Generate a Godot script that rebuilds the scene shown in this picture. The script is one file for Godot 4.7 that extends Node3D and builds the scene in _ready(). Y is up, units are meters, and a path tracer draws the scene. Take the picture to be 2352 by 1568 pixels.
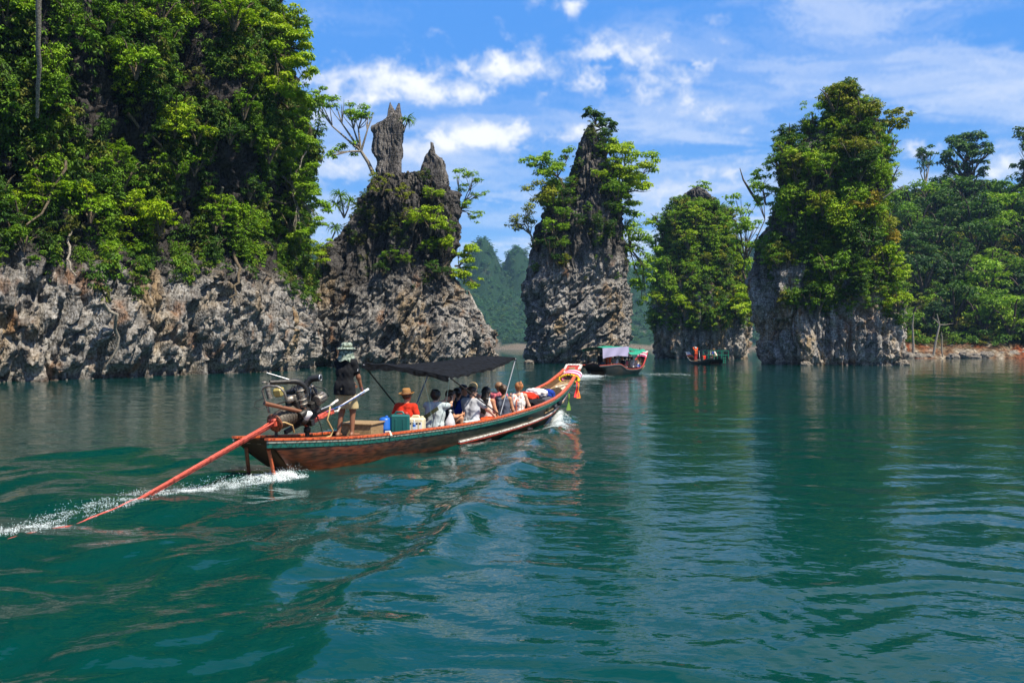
extends Node3D

const F := 825.8          # focal length in pixels of a 1024 wide picture
const EYE := 2.1
const HZ := 346.0
const K := 1024.0 / 2352.0

var rng := RandomNumberGenerator.new()
var M := {}
var names := {}
var n_fbm := FastNoiseLite.new()
var n_rid := FastNoiseLite.new()
var n_cel := FastNoiseLite.new()
var n_one := FastNoiseLite.new()
var n_low := FastNoiseLite.new()
var n_val := FastNoiseLite.new()
var crowns := []
var stems := []
var t0 := 0


# ------------------------------------------------------------------ names and tags
func numbered(called: String) -> String:
	var n = names.get(called, 0)
	names[called] = n + 1
	return called if n == 0 else "%s_%03d" % [called, n]

func tag(o: Node3D, label := "", category := "", group := "", kind := "") -> Node3D:
	if label != "": o.set_meta("label", label)
	if category != "": o.set_meta("category", category)
	if group != "": o.set_meta("group", group)
	if kind != "": o.set_meta("kind", kind)
	return o

func thing(called: String, label: String, category: String, at := Vector3.ZERO, turn := 0.0, group := "") -> Node3D:
	var o := Node3D.new()
	o.name = numbered(called)
	add_child(o)
	o.position = at
	o.rotation.y = turn
	tag(o, label, category, group)
	return o

func obj(called: String, mesh: Mesh, mat: Material, parent: Node3D = null) -> MeshInstance3D:
	var o := MeshInstance3D.new()
	o.mesh = mesh
	if mat: o.material_override = mat
	if parent == null:
		o.name = numbered(called)
		add_child(o)
	else:
		o.name = called
		parent.add_child(o, true)
	return o

func multi(called: String, mesh: Mesh, mat: Material, xf: Array, cols: Array, parent: Node3D = null) -> MultiMeshInstance3D:
	var mm := MultiMesh.new()
	mm.transform_format = MultiMesh.TRANSFORM_3D
	mm.use_colors = cols.size() > 0
	mm.mesh = mesh
	mm.instance_count = xf.size()
	for i in xf.size():
		mm.set_instance_transform(i, xf[i])
		if cols.size() > 0: mm.set_instance_color(i, cols[i])
	var o := MultiMeshInstance3D.new()
	o.multimesh = mm
	o.material_override = mat
	o.name = numbered(called) if parent == null else called
	(parent if parent else self).add_child(o, true)
	return o

# ------------------------------------------------------------------ points
func wp(px: float, py: float, d: float) -> Vector3:
	return Vector3((px - 512.0) / F * d, EYE + (HZ - py) / F * d, -d)

func wq(px: float, py: float, d: float) -> Vector3:      # the same from a 2352 wide picture
	return wp(px * K, py * K, d)

func ss(a: float, b: float, x: float) -> float:
	var t := clampf((x - a) / (b - a), 0.0, 1.0)
	return t * t * (3.0 - 2.0 * t)

func lin(r: float, g: float, b: float) -> Color:          # linear base colour -> albedo_color
	return Color(r, g, b).linear_to_srgb()

func table(t: Array, x: float) -> float:                   # piecewise smooth lookup in [[x, y], ...]
	if x <= t[0][0]: return t[0][1]
	for i in range(1, t.size()):
		if x <= t[i][0]:
			var a: float = t[i - 1][0]
			var b: float = t[i][0]
			var k := (x - a) / (b - a)
			return lerpf(t[i - 1][1], t[i][1], k)
	return t[t.size() - 1][1]

func smooth_table(t: Array, x: float) -> float:            # Catmull-Rom
	var n := t.size()
	if x <= t[0][0]: return t[0][1]
	if x >= t[n - 1][0]: return t[n - 1][1]
	for i in range(1, n):
		if x <= t[i][0]:
			var x1: float = t[i - 1][0]
			var x2: float = t[i][0]
			var y1: float = t[i - 1][1]
			var y2: float = t[i][1]
			var m1: float
			var m2: float
			if i >= 2: m1 = (y2 - t[i - 2][1]) / (x2 - t[i - 2][0])
			else: m1 = (y2 - y1) / (x2 - x1)
			if i + 1 < n: m2 = (t[i + 1][1] - y1) / (t[i + 1][0] - x1)
			else: m2 = (y2 - y1) / (x2 - x1)
			var w := x2 - x1
			var s := (x - x1) / w
			var s2 := s * s
			var s3 := s2 * s
			return (2 * s3 - 3 * s2 + 1) * y1 + (s3 - 2 * s2 + s) * w * m1 + (-2 * s3 + 3 * s2) * y2 + (s3 - s2) * w * m2
	return 0.0

# ------------------------------------------------------------------ mesh helpers
func st_new(smooth := true) -> SurfaceTool:
	var st := SurfaceTool.new()
	st.begin(Mesh.PRIMITIVE_TRIANGLES)
	st.set_smooth_group(0 if smooth else -1)
	return st

func tri(st: SurfaceTool, a: Vector3, b: Vector3, c: Vector3, out: Vector3) -> void:
	st.add_vertex(a)
	if (c - a).cross(b - a).dot(out) >= 0.0:
		st.add_vertex(b)
		st.add_vertex(c)
	else:
		st.add_vertex(c)
		st.add_vertex(b)

func quad(st: SurfaceTool, a: Vector3, b: Vector3, c: Vector3, d: Vector3, out: Vector3) -> void:
	tri(st, a, b, c, out)
	tri(st, a, c, d, out)

func done(st: SurfaceTool) -> ArrayMesh:
	st.generate_normals()
	return st.commit()

# a box with chamfered edges, centred on c, half sizes e, axes b
func add_box(st: SurfaceTool, c: Vector3, e: Vector3, b := Basis.IDENTITY, ch := 0.0) -> void:
	st.set_smooth_group(-1)
	var k := minf(ch, minf(e.x, minf(e.y, e.z)) * 0.8)
	var ax := [Vector3.RIGHT, Vector3.UP, Vector3.BACK]
	for i in 3:
		var u: Vector3 = ax[(i + 1) % 3]
		var v: Vector3 = ax[(i + 2) % 3]
		var n: Vector3 = ax[i]
		var eu := e[(i + 1) % 3] - k
		var ev := e[(i + 2) % 3] - k
		for s in [-1.0, 1.0]:
			var o: Vector3 = n * e[i] * s
			quad(st, c + b * (o + u * eu + v * ev), c + b * (o - u * eu + v * ev), c + b * (o - u * eu - v * ev), c + b * (o + u * eu - v * ev), b * (n * s))
	if k > 0.0:
		for i in 3:
			var n: Vector3 = ax[i]
			var u: Vector3 = ax[(i + 1) % 3]
			var v: Vector3 = ax[(i + 2) % 3]
			var en := e[i] - k
			for su in [-1.0, 1.0]:
				for sv in [-1.0, 1.0]:
					var p: Vector3 = u * e[(i + 1) % 3] * su + v * (e[(i + 2) % 3] - k) * sv
					var q: Vector3 = u * (e[(i + 1) % 3] - k) * su + v * e[(i + 2) % 3] * sv
					quad(st, c + b * (p + n * en), c + b * (q + n * en), c + b * (q - n * en), c + b * (p - n * en), b * (u * su + v * sv))
		for sx in [-1.0, 1.0]:
			for sy in [-1.0, 1.0]:
				for sz in [-1.0, 1.0]:
					var s := Vector3(sx, sy, sz)
					tri(st, c + b * (Vector3(e.x, e.y - k, e.z - k) * s), c + b * (Vector3(e.x - k, e.y, e.z - k) * s), c + b * (Vector3(e.x - k, e.y - k, e.z) * s), b * s)
	st.set_smooth_group(0)

func box(c: Vector3, e: Vector3, b := Basis.IDENTITY, ch := 0.0) -> ArrayMesh:
	var st := st_new()
	add_box(st, c, e, b, ch)
	return done(st)

func add_tube(st: SurfaceTool, pts: Array, rad, sides := 8, cap := true) -> void:
	var n := pts.size()
	var prev := Vector3.ZERO
	var rings := []
	var dirs := []
	for i in n:
		var dir: Vector3 = (pts[mini(i + 1, n - 1)] - pts[maxi(i - 1, 0)]).normalized()
		if i == 0:
			prev = dir.cross(Vector3.UP if absf(dir.y) < 0.9 else Vector3.RIGHT).normalized()
		prev = (prev - dir * prev.dot(dir)).normalized()
		var other := dir.cross(prev)
		var r: float = rad if not rad is Array else rad[i]
		var ring := PackedVector3Array()
		for k in sides:
			var a := TAU * k / sides
			ring.append(pts[i] + (prev * cos(a) + other * sin(a)) * r)
		rings.append(ring)
		dirs.append(dir)
	for i in n - 1:
		for k in sides:
			var k2 := (k + 1) % sides
			var mid: Vector3 = (rings[i][k] + rings[i][k2]) * 0.5 - pts[i]
			quad(st, rings[i][k], rings[i][k2], rings[i + 1][k2], rings[i + 1][k], mid)
	if cap:
		st.set_smooth_group(-1)
		for k in range(1, sides - 1):
			tri(st, rings[0][0], rings[0][k], rings[0][k + 1], -dirs[0])
			tri(st, rings[n - 1][0], rings[n - 1][k], rings[n - 1][k + 1], dirs[n - 1])
		st.set_smooth_group(0)

func tube(pts: Array, rad, sides := 8) -> ArrayMesh:
	var st := st_new()
	add_tube(st, pts, rad, sides)
	return done(st)

# profile [[radius, height], ...] turned about the axis b.y through c
func add_lathe(st: SurfaceTool, prof: Array, c := Vector3.ZERO, b := Basis.IDENTITY, sides := 20, sx := 1.0, sz := 1.0) -> void:
	for i in prof.size() - 1:
		var r0: float = prof[i][0]
		var h0: float = prof[i][1]
		var r1: float = prof[i + 1][0]
		var h1: float = prof[i + 1][1]
		for k in sides:
			var a0 := TAU * k / sides
			var a1 := TAU * (k + 1) / sides
			var am := (a0 + a1) * 0.5
			var out := Vector3(cos(am) * (h1 - h0), -(r1 - r0), sin(am) * (h1 - h0))
			var p00 := c + b * Vector3(cos(a0) * r0 * sx, h0, sin(a0) * r0 * sz)
			var p01 := c + b * Vector3(cos(a1) * r0 * sx, h0, sin(a1) * r0 * sz)
			var p10 := c + b * Vector3(cos(a0) * r1 * sx, h1, sin(a0) * r1 * sz)
			var p11 := c + b * Vector3(cos(a1) * r1 * sx, h1, sin(a1) * r1 * sz)
			if r0 < 1e-5: tri(st, p00, p11, p10, b * out)
			elif r1 < 1e-5: tri(st, p00, p01, p10, b * out)
			else: quad(st, p00, p01, p11, p10, b * out)

func lathe(prof: Array, c := Vector3.ZERO, b := Basis.IDENTITY, sides := 20, sx := 1.0, sz := 1.0) -> ArrayMesh:
	var st := st_new()
	add_lathe(st, prof, c, b, sides, sx, sz)
	return done(st)

func axis_basis(y: Vector3, hint := Vector3.RIGHT) -> Basis:
	var yy := y.normalized()
	var x := hint - yy * hint.dot(yy)
	if x.length() < 0.01: x = Vector3.BACK - yy * yy.z
	x = x.normalized()
	return Basis(x, yy, x.cross(yy))

func add_cyl(st: SurfaceTool, a: Vector3, b: Vector3, r: float, sides := 16, r2 := -1.0, bev := 0.0) -> void:
	var h := (b - a).length()
	var q := r if r2 < 0.0 else r2
	var k := bev
	st.set_smooth_group(1)
	add_lathe(st, [[0.0, 0.0], [r - k, 0.0]], a, axis_basis(b - a), sides)
	st.set_smooth_group(2)
	add_lathe(st, [[r - k, 0.0], [r, k], [q, h - k], [q - k, h]], a, axis_basis(b - a), sides)
	st.set_smooth_group(3)
	add_lathe(st, [[q - k, h], [0.0, h]], a, axis_basis(b - a), sides)
	st.set_smooth_group(0)

func cyl(a: Vector3, b: Vector3, r: float, sides := 16, r2 := -1.0, bev := 0.0) -> ArrayMesh:
	var st := st_new()
	add_cyl(st, a, b, r, sides, r2, bev)
	return done(st)

# a grid of points nu x nv (u fastest) as a smooth mesh. side: +1 or -1 chooses which way the normals point.
func grid_mesh(p: PackedVector3Array, nu: int, nv: int, wrap: bool, side: float, cols: PackedColorArray, uvs := PackedVector2Array()) -> ArrayMesh:
	var nor := PackedVector3Array()
	nor.resize(p.size())
	for j in nv:
		var j0 := maxi(j - 1, 0) * nu
		var j1 := mini(j + 1, nv - 1) * nu
		for i in nu:
			var i0: int
			var i1: int
			if wrap:
				i0 = (i + nu - 1) % nu
				i1 = (i + 1) % nu
			else:
				i0 = maxi(i - 1, 0)
				i1 = mini(i + 1, nu - 1)
			var n := (p[j * nu + i1] - p[j * nu + i0]).cross(p[j1 + i] - p[j0 + i])
			nor[j * nu + i] = n.normalized() * side
	var idx := PackedInt32Array()
	var cu := nu if wrap else nu - 1
	idx.resize(cu * (nv - 1) * 6)
	var w := 0
	for j in nv - 1:
		for i in cu:
			var a := j * nu + i
			var b := j * nu + (i + 1) % nu
			var c := a + nu
			var d := b + nu
			if side < 0.0:
				idx[w] = a; idx[w + 1] = b; idx[w + 2] = d; idx[w + 3] = a; idx[w + 4] = d; idx[w + 5] = c
			else:
				idx[w] = a; idx[w + 1] = d; idx[w + 2] = b; idx[w + 3] = a; idx[w + 4] = c; idx[w + 5] = d
			w += 6
	var arr := []
	arr.resize(Mesh.ARRAY_MAX)
	arr[Mesh.ARRAY_VERTEX] = p
	arr[Mesh.ARRAY_NORMAL] = nor
	if cols.size() > 0: arr[Mesh.ARRAY_COLOR] = cols
	if uvs.size() > 0: arr[Mesh.ARRAY_TEX_UV] = uvs
	arr[Mesh.ARRAY_INDEX] = idx
	var m := ArrayMesh.new()
	m.add_surface_from_arrays(Mesh.PRIMITIVE_TRIANGLES, arr)
	return m

# ------------------------------------------------------------------ materials
func mat(c: Color, rough := 0.8, metal := 0.0, spec := 0.5) -> StandardMaterial3D:
	var m := StandardMaterial3D.new()
	m.albedo_color = c
	m.roughness = rough
	m.metallic = metal
	m.metallic_specular = spec
	return m

func vmat(rough := 0.9, spec := 0.3) -> StandardMaterial3D:
	var m := mat(Color.WHITE, rough, 0.0, spec)
	m.vertex_color_use_as_albedo = true
	return m

func noise_image(size: int, freq: float, octaves: int, kind: int, seed_: int, frac := FastNoiseLite.FRACTAL_FBM) -> Image:
	var n := FastNoiseLite.new()
	n.seed = seed_
	n.noise_type = kind
	n.frequency = freq
	n.fractal_type = frac
	n.fractal_octaves = octaves
	return n.get_seamless_image(size, size)

# recolours a grey picture: ramp is [[value, Color], ...], sRGB colours
func ramp_texture(im: Image, ramp: Array) -> ImageTexture:
	var w := im.get_width()
	var h := im.get_height()
	var out := Image.create(w, h, false, Image.FORMAT_RGB8)
	var lut := []
	for i in 256:
		var x := i / 255.0
		var c: Color = ramp[0][1]
		for k in range(1, ramp.size()):
			if x >= ramp[k - 1][0]:
				c = ramp[k - 1][1].lerp(ramp[k][1], clampf((x - ramp[k - 1][0]) / (ramp[k][0] - ramp[k - 1][0]), 0.0, 1.0))
		lut.append(c)
	for y in h:
		for x in w:
			out.set_pixel(x, y, lut[int(im.get_pixel(x, y).r * 255.0)])
	return ImageTexture.create_from_image(out)

func triplanar(m: StandardMaterial3D, scale: float, world := true, stretch := Vector3.ONE) -> void:
	m.uv1_triplanar = true
	m.uv1_world_triplanar = world
	m.uv1_scale = stretch * scale

func bump(m: StandardMaterial3D, tex: Texture2D, cm: float) -> void:
	m.heightmap_enabled = true
	m.heightmap_texture = tex
	m.heightmap_scale = cm

func make_materials() -> void:
	n_fbm.seed = 11; n_fbm.frequency = 1.0; n_fbm.fractal_octaves = 4; n_fbm.noise_type = FastNoiseLite.TYPE_SIMPLEX_SMOOTH
	n_rid.seed = 23; n_rid.frequency = 1.0; n_rid.fractal_type = FastNoiseLite.FRACTAL_RIDGED; n_rid.fractal_octaves = 3; n_rid.noise_type = FastNoiseLite.TYPE_SIMPLEX
	n_cel.seed = 37; n_cel.frequency = 1.0; n_cel.noise_type = FastNoiseLite.TYPE_CELLULAR; n_cel.fractal_type = FastNoiseLite.FRACTAL_NONE
	n_cel.cellular_return_type = FastNoiseLite.RETURN_DISTANCE2_SUB
	n_val.seed = 37; n_val.frequency = 1.0; n_val.noise_type = FastNoiseLite.TYPE_CELLULAR; n_val.fractal_type = FastNoiseLite.FRACTAL_NONE
	n_val.cellular_return_type = FastNoiseLite.RETURN_CELL_VALUE
	n_one.seed = 41; n_one.frequency = 1.0; n_one.fractal_type = FastNoiseLite.FRACTAL_NONE; n_one.noise_type = FastNoiseLite.TYPE_SIMPLEX_SMOOTH
	n_low.seed = 53; n_low.frequency = 1.0; n_low.fractal_octaves = 3; n_low.noise_type = FastNoiseLite.TYPE_SIMPLEX_SMOOTH

	var mott := noise_image(512, 0.018, 5, FastNoiseLite.TYPE_SIMPLEX, 3)
	var crag := noise_image(512, 0.02, 5, FastNoiseLite.TYPE_SIMPLEX, 8, FastNoiseLite.FRACTAL_RIDGED)
	var t_crag := ImageTexture.create_from_image(crag)
	M.t_crag = t_crag
	var t_mott := ramp_texture(mott, [[0.0, Color(0.30, 0.29, 0.28)], [0.32, Color(0.60, 0.58, 0.55)], [0.55, Color(0.90, 0.89, 0.88)], [1.0, Color(1, 1, 1)]])
	M.t_mott = t_mott
	M.t_soft = ImageTexture.create_from_image(mott)
	var t_soft_rock := ImageTexture.create_from_image(noise_image(512, 0.022, 6, FastNoiseLite.TYPE_SIMPLEX, 18))
	var rock := vmat(0.93, 0.25)
	rock.albedo_texture = t_mott
	triplanar(rock, 0.52, true, Vector3(1, 0.62, 1))
	bump(rock, t_soft_rock, 7.0)
	M.rock = rock
	var soil := vmat(0.95, 0.2)
	soil.albedo_texture = t_mott
	triplanar(soil, 0.11)
	bump(soil, t_crag, 20.0)
	M.soil = soil
	# foliage
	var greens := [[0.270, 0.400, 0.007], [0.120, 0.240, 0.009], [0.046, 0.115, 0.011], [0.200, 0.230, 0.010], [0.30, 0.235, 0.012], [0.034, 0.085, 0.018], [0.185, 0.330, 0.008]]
	M.leaf = []
	for g in greens:
		var m := mat(lin(g[0], g[1], g[2]), 0.55, 0.0, 0.35)
		m.vertex_color_use_as_albedo = true
		m.backlight_enabled = true
		m.backlight = lin(0.55, 0.62, 0.1)
		M.leaf.append(m)
	M.bark = mat(lin(0.17, 0.14, 0.10), 0.9, 0.0, 0.2)
	M.bark.albedo_texture = t_mott
	triplanar(M.bark, 0.8)
	M.pale_bark = mat(lin(0.36, 0.33, 0.28), 0.9, 0.0, 0.2)
	M.pale_bark.albedo_texture = t_mott
	triplanar(M.pale_bark, 0.8)
	M.dark_bark = mat(lin(0.07, 0.055, 0.045), 0.9, 0.0, 0.2)

# ------------------------------------------------------------------ sky
func px_dir(px: float, py: float) -> Vector2:              # azimuth and elevation of a point of the 2352 wide picture
	var x := (px * K - 512.0) / F
	var y := (HZ - py * K) / F
	return Vector2(atan(x), atan2(y, sqrt(1.0 + x * x)))

func make_sky() -> PanoramaSkyMaterial:
	var W := 3072
	var H := 1536
	var blobs := []          # azimuth, elevation, half sizes, strength
	for b in [[905, 195, 125, 48, 1.0], [1010, 210, 85, 32, 0.9], [845, 215, 70, 34, 0.8], [1190, 160, 105, 42, 0.9], [1140, 190, 40, 40, 0.7], [1120, 315, 110, 36, 1.0], [1040, 330, 60, 32, 0.8],
			[1330, 305, 50, 34, 0.75], [1590, 255, 70, 42, 0.6], [1222, 10, 26, 26, 0.65], [1305, 12, 34, 26, 0.65], [800, 370, 90, 40, 0.55], [980, 345, 60, 40, 0.5], [1560, 430, 120, 36, 0.5],
			[1700, 395, 110, 22, 0.6], [2110, 350, 70, 26, 0.7], [2310, 380, 70, 30, 0.55], [2250, 340, 60, 14, 0.4], [1420, 130, 150, 40, 0.5], [1500, 180, 130, 60, 0.45], [740, 260, 60, 30, 0.3]]:
		var c := px_dir(b[0], b[1])
		blobs.append([c.x, c.y, b[2] * K / F, b[3] * K / F, b[4]])
	var r := RandomNumberGenerator.new()
	r.seed = 5
	for i in 90:
		var az := r.randf_range(0.75, TAU - 0.75)
		blobs.append([az if az < PI else az - TAU, r.randf_range(0.06, 0.75), r.randf_range(0.04, 0.16), r.randf_range(0.025, 0.07), r.randf_range(0.4, 1.0)])
	var fine := FastNoiseLite.new()
	fine.seed = 9; fine.frequency = 1.0; fine.fractal_octaves = 5; fine.fractal_gain = 0.6; fine.noise_type = FastNoiseLite.TYPE_SIMPLEX_SMOOTH
	fine.domain_warp_enabled = true; fine.domain_warp_amplitude = 0.35; fine.domain_warp_frequency = 1.6
	var veil := FastNoiseLite.new()
	veil.seed = 19; veil.frequency = 1.0; veil.fractal_octaves = 5; veil.fractal_gain = 0.55; veil.noise_type = FastNoiseLite.TYPE_SIMPLEX_SMOOTH
	veil.domain_warp_enabled = true; veil.domain_warp_amplitude = 0.6; veil.domain_warp_frequency = 1.2
	var rows := []
	rows.resize(H / 2)
	var zen := Vector3(0.036, 0.165, 0.60)
	var mid := Vector3(0.088, 0.305, 0.79)
	var low := Vector3(0.30, 0.58, 0.88)
	var white := Vector3(0.93, 0.95, 0.98)
	var one := func(j: int) -> void:
		var el := (0.5 - (j + 0.5) / H) * PI
		var line := PackedFloat32Array()
		line.resize(W * 3)
		var near := []
		for b in blobs:
			if absf(el - b[1]) < b[3] * 2.6: near.append(b)
		var base := mid.lerp(zen, ss(0.30, 1.2, el))
		base = base.lerp(low, pow(1.0 - clampf(el / 0.42, 0.0, 1.0), 2.2))
		var ce := cos(el)
		var se := sin(el)
		for i in W:
			var az := ((i + 0.5) / W) * TAU
			if az > PI: az -= TAU
			var x := sin(az) * ce
			var z := -cos(az) * ce
			var m := 0.0
			for b in near:
				var da := absf(az - b[0])
				if da > PI: da = TAU - da
				da = da / b[2]
				if da < 2.6:
					var de: float = (el - b[1]) / b[3]
					if de < 0.0: de *= 1.5
					m = maxf(m, b[4] * exp(-0.5 * (da * da + de * de)))
			var c := 0.0
			if m > 0.02:
				var f := fine.get_noise_3d(x * 15.0, se * 21.0, z * 15.0)
				c = ss(0.26, 1.0, m + f * 0.80)
			# high thin cloud on a plane overhead
			var k := 1.0 / (se + 0.13)
			var v := veil.get_noise_2d(x * k * 0.8 + 3.0, z * k * 1.7 + 1.7)
			var th := ss(-0.35, 0.6, v) * (0.38 + 0.16 * ss(-0.05, 0.4, az) * (1.0 - ss(0.9, 1.5, az)))
			var band := ss(0.02, 0.10, el) * (1.0 - ss(0.14, 0.30, el))
			th = maxf(th, ss(-0.18, 0.5, veil.get_noise_3d(sin(az) * 3.0 + 9.0, el * 24.0, cos(az) * 3.0)) * 0.55 * band)
			var o := base.lerp(white * 0.95, clampf(th, 0.0, 0.8))
			o = o.lerp(white * (0.84 + 0.16 * c), c * 0.93)
			line[i * 3] = o.x
			line[i * 3 + 1] = o.y
			line[i * 3 + 2] = o.z
		rows[j] = line
	var task := WorkerThreadPool.add_group_task(one, H / 2)
	WorkerThreadPool.wait_for_group_task_completion(task)
	var all := PackedFloat32Array()
	for j in H / 2: all.append_array(rows[j])
	var below := PackedFloat32Array()
	below.resize(W * 3)
	for i in W:
		below[i * 3] = 0.06
		below[i * 3 + 1] = 0.16
		below[i * 3 + 2] = 0.17
	for j in H / 2: all.append_array(below)
	var im := Image.create_from_data(W, H, false, Image.FORMAT_RGBF, all.to_byte_array())
	var m := PanoramaSkyMaterial.new()
	m.panorama = ImageTexture.create_from_image(im)
	return m

# ------------------------------------------------------------------ the main boat's frame
const HULL_AT := Vector3(-4.17, 0.0, -13.16)
const STERN := Vector3(-4.39, 0.0, -13.28)
const HEAD := Vector3(0.465, 0.0, -0.885)
const SIDE := Vector3(0.885, 0.0, 0.465)

func bp(t: float, y: float, b: float) -> Vector3:
	return STERN + HEAD.normalized() * t + SIDE.normalized() * b + Vector3(0, y, 0)

# ------------------------------------------------------------------ water
var waves := []
func wave_setup() -> void:
	var r := RandomNumberGenerator.new()
	r.seed = 77
	var L := [0.30, 0.36, 0.43, 0.52, 0.62, 0.74, 0.88, 1.05, 1.25, 1.5, 1.85, 2.3, 2.9, 3.7, 4.9, 6.5]
	for i in L.size():
		var l: float = L[i] * r.randf_range(0.92, 1.08)
		var a := PI * 0.5 + r.randfn(0.15, 0.75)
		var slope := 0.050 if l < 0.8 else (0.028 if l < 1.6 else 0.009)
		waves.append([cos(a) * TAU / l, sin(a) * TAU / l, slope * l / TAU, r.randf() * TAU, l])

# crests that spread from the bow of a boat at p0, heading h, side s
func wake(x: float, z: float, p0: Vector3, h: Vector3, s: Vector3, reach: float, amp: float) -> float:
	var dx := x - p0.x
	var dz := z - p0.z
	var back := -(dx * h.x + dz * h.z)
	if back < 0.0 or back > reach: return 0.0
	var lat := absf(dx * s.x + dz * s.z)
	lat += 0.22 * n_one.get_noise_2d(x * 0.45, z * 0.45) + 0.10 * n_one.get_noise_2d(x * 1.3, z * 1.3 + 8.0)
	var e := 0.0
	var fade := ss(0.0, 1.5, back) * (1.0 - ss(reach * 0.6, reach, back))
	for k in 4:
		var t := lat - back * (0.33 - 0.062 * k) - 0.35
		var w := 0.24 + 0.013 * back
		e += exp(-t * t / (w * w)) * (1.0 - 0.18 * k) - 0.55 * exp(-pow(t + w * 1.5, 2) / (w * w * 1.4))
	# waves across the track
	var inside := 1.0 - ss(back * 0.2, back * 0.34 + 0.6, lat)
	e += 0.5 * inside * cos(back * TAU / 2.6 + lat * 0.8)
	return e * amp * fade

func water_height(x: float, z: float, dr: float) -> float:
	var y := 0.0
	var calm := 0.75 + 0.85 * n_low.get_noise_2d(x * 0.09 + 4.0, z * 0.05)
	var wx := x + 0.5 * n_one.get_noise_2d(x * 0.35, z * 0.35)
	var wz := z + 0.5 * n_one.get_noise_2d(x * 0.35 + 40.0, z * 0.35)
	for w in waves:
		var k: float = w[4] / dr
		if k < 2.5: continue
		var g := 1.0 if k > 6.0 else (k - 2.5) / 3.5
		y += w[2] * g * sin(w[0] * wx + w[1] * wz + w[3])
	y *= maxf(calm, 0.25)
	if dr < 0.8:
		y += wake(x, z, Vector3(1.58, 0, -25.3), HEAD, SIDE, 26.0, 0.080 * (1.0 + 0.7 * n_one.get_noise_2d(x * 0.6, z * 0.6 + 50.0))) * (1.0 if dr < 0.5 else (0.8 - dr) / 0.3)
	return y

func make_water() -> void:
	wave_setup()
	var ang := []
	var na := 540
	for i in na + 1: ang.append(deg_to_rad(-39.0 + 78.0 * i / na))
	for i in range(1, 60): ang.append(deg_to_rad(39.0 + 282.0 * i / 60.0))
	var rad := [0.02, 1.0, 2.2, 3.0]
	var r := 3.4
	while r < 70.0:
		rad.append(r)
		r += clampf(r * r * 0.00072, 0.035, 0.26)
	while r < 3000.0:
		rad.append(r)
		r *= 1.012 if r < 220.0 else 1.12
	var nu := ang.size()
	var nv := rad.size()
	var rows := []
	rows.resize(nv)
	var one := func(j: int) -> void:
		var q: float = rad[j]
		var dr: float = rad[mini(j + 1, nv - 1)] - q
		var line := PackedVector3Array()
		line.resize(nu)
		for i in nu:
			var a: float = ang[i]
			var x: float = sin(a) * q
			var z: float = -cos(a) * q
			var y := 0.0
			if q > 3.0 and q < 400.0: y = water_height(x, z, maxf(dr, 0.05 if i <= na else 2.0))
			line[i] = Vector3(x, y, z)
		rows[j] = line
	var task := WorkerThreadPool.add_group_task(one, nv)
	WorkerThreadPool.wait_for_group_task_completion(task)
	var p := PackedVector3Array()
	for j in nv: p.append_array(rows[j])
	var m := mat(lin(0.0002, 0.0325, 0.0280), 0.018, 0.0, 0.29)
	var rip := FastNoiseLite.new()
	rip.seed = 3; rip.frequency = 0.022; rip.fractal_octaves = 4; rip.fractal_gain = 0.5; rip.noise_type = FastNoiseLite.TYPE_SIMPLEX_SMOOTH
	var im := rip.get_seamless_image(1024, 1024)
	var tx := ImageTexture.create_from_image(im)
	triplanar(m, 0.16, true, Vector3(0.62, 1, 1.0))
	bump(m, tx, 0.75)
	M.water = m
	var o := obj("water", grid_mesh(p, nu, nv, true, 1.0, PackedColorArray()), m)
	tag(o, "teal green lake water with ripples and boat wakes", "", "", "structure")

# ------------------------------------------------------------------ rock
# carved: how far the rock stands out at p
func carve(p: Vector3, o: Dictionary) -> float:
	var tilt: float = o.get("tilt", 0.0)
	if tilt == 0.0: return carve_at(p, o)
	var w: float = 1.0 - ss(o.get("tilt_lo", 7.0), o.get("tilt_hi", 12.0), p.y)
	if w <= 0.0: return carve_at(p, o)
	var tilted := carve_at(Basis(Vector3.BACK, tilt) * p, o)
	return tilted if w >= 1.0 else lerpf(carve_at(p, o), tilted, w)

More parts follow.
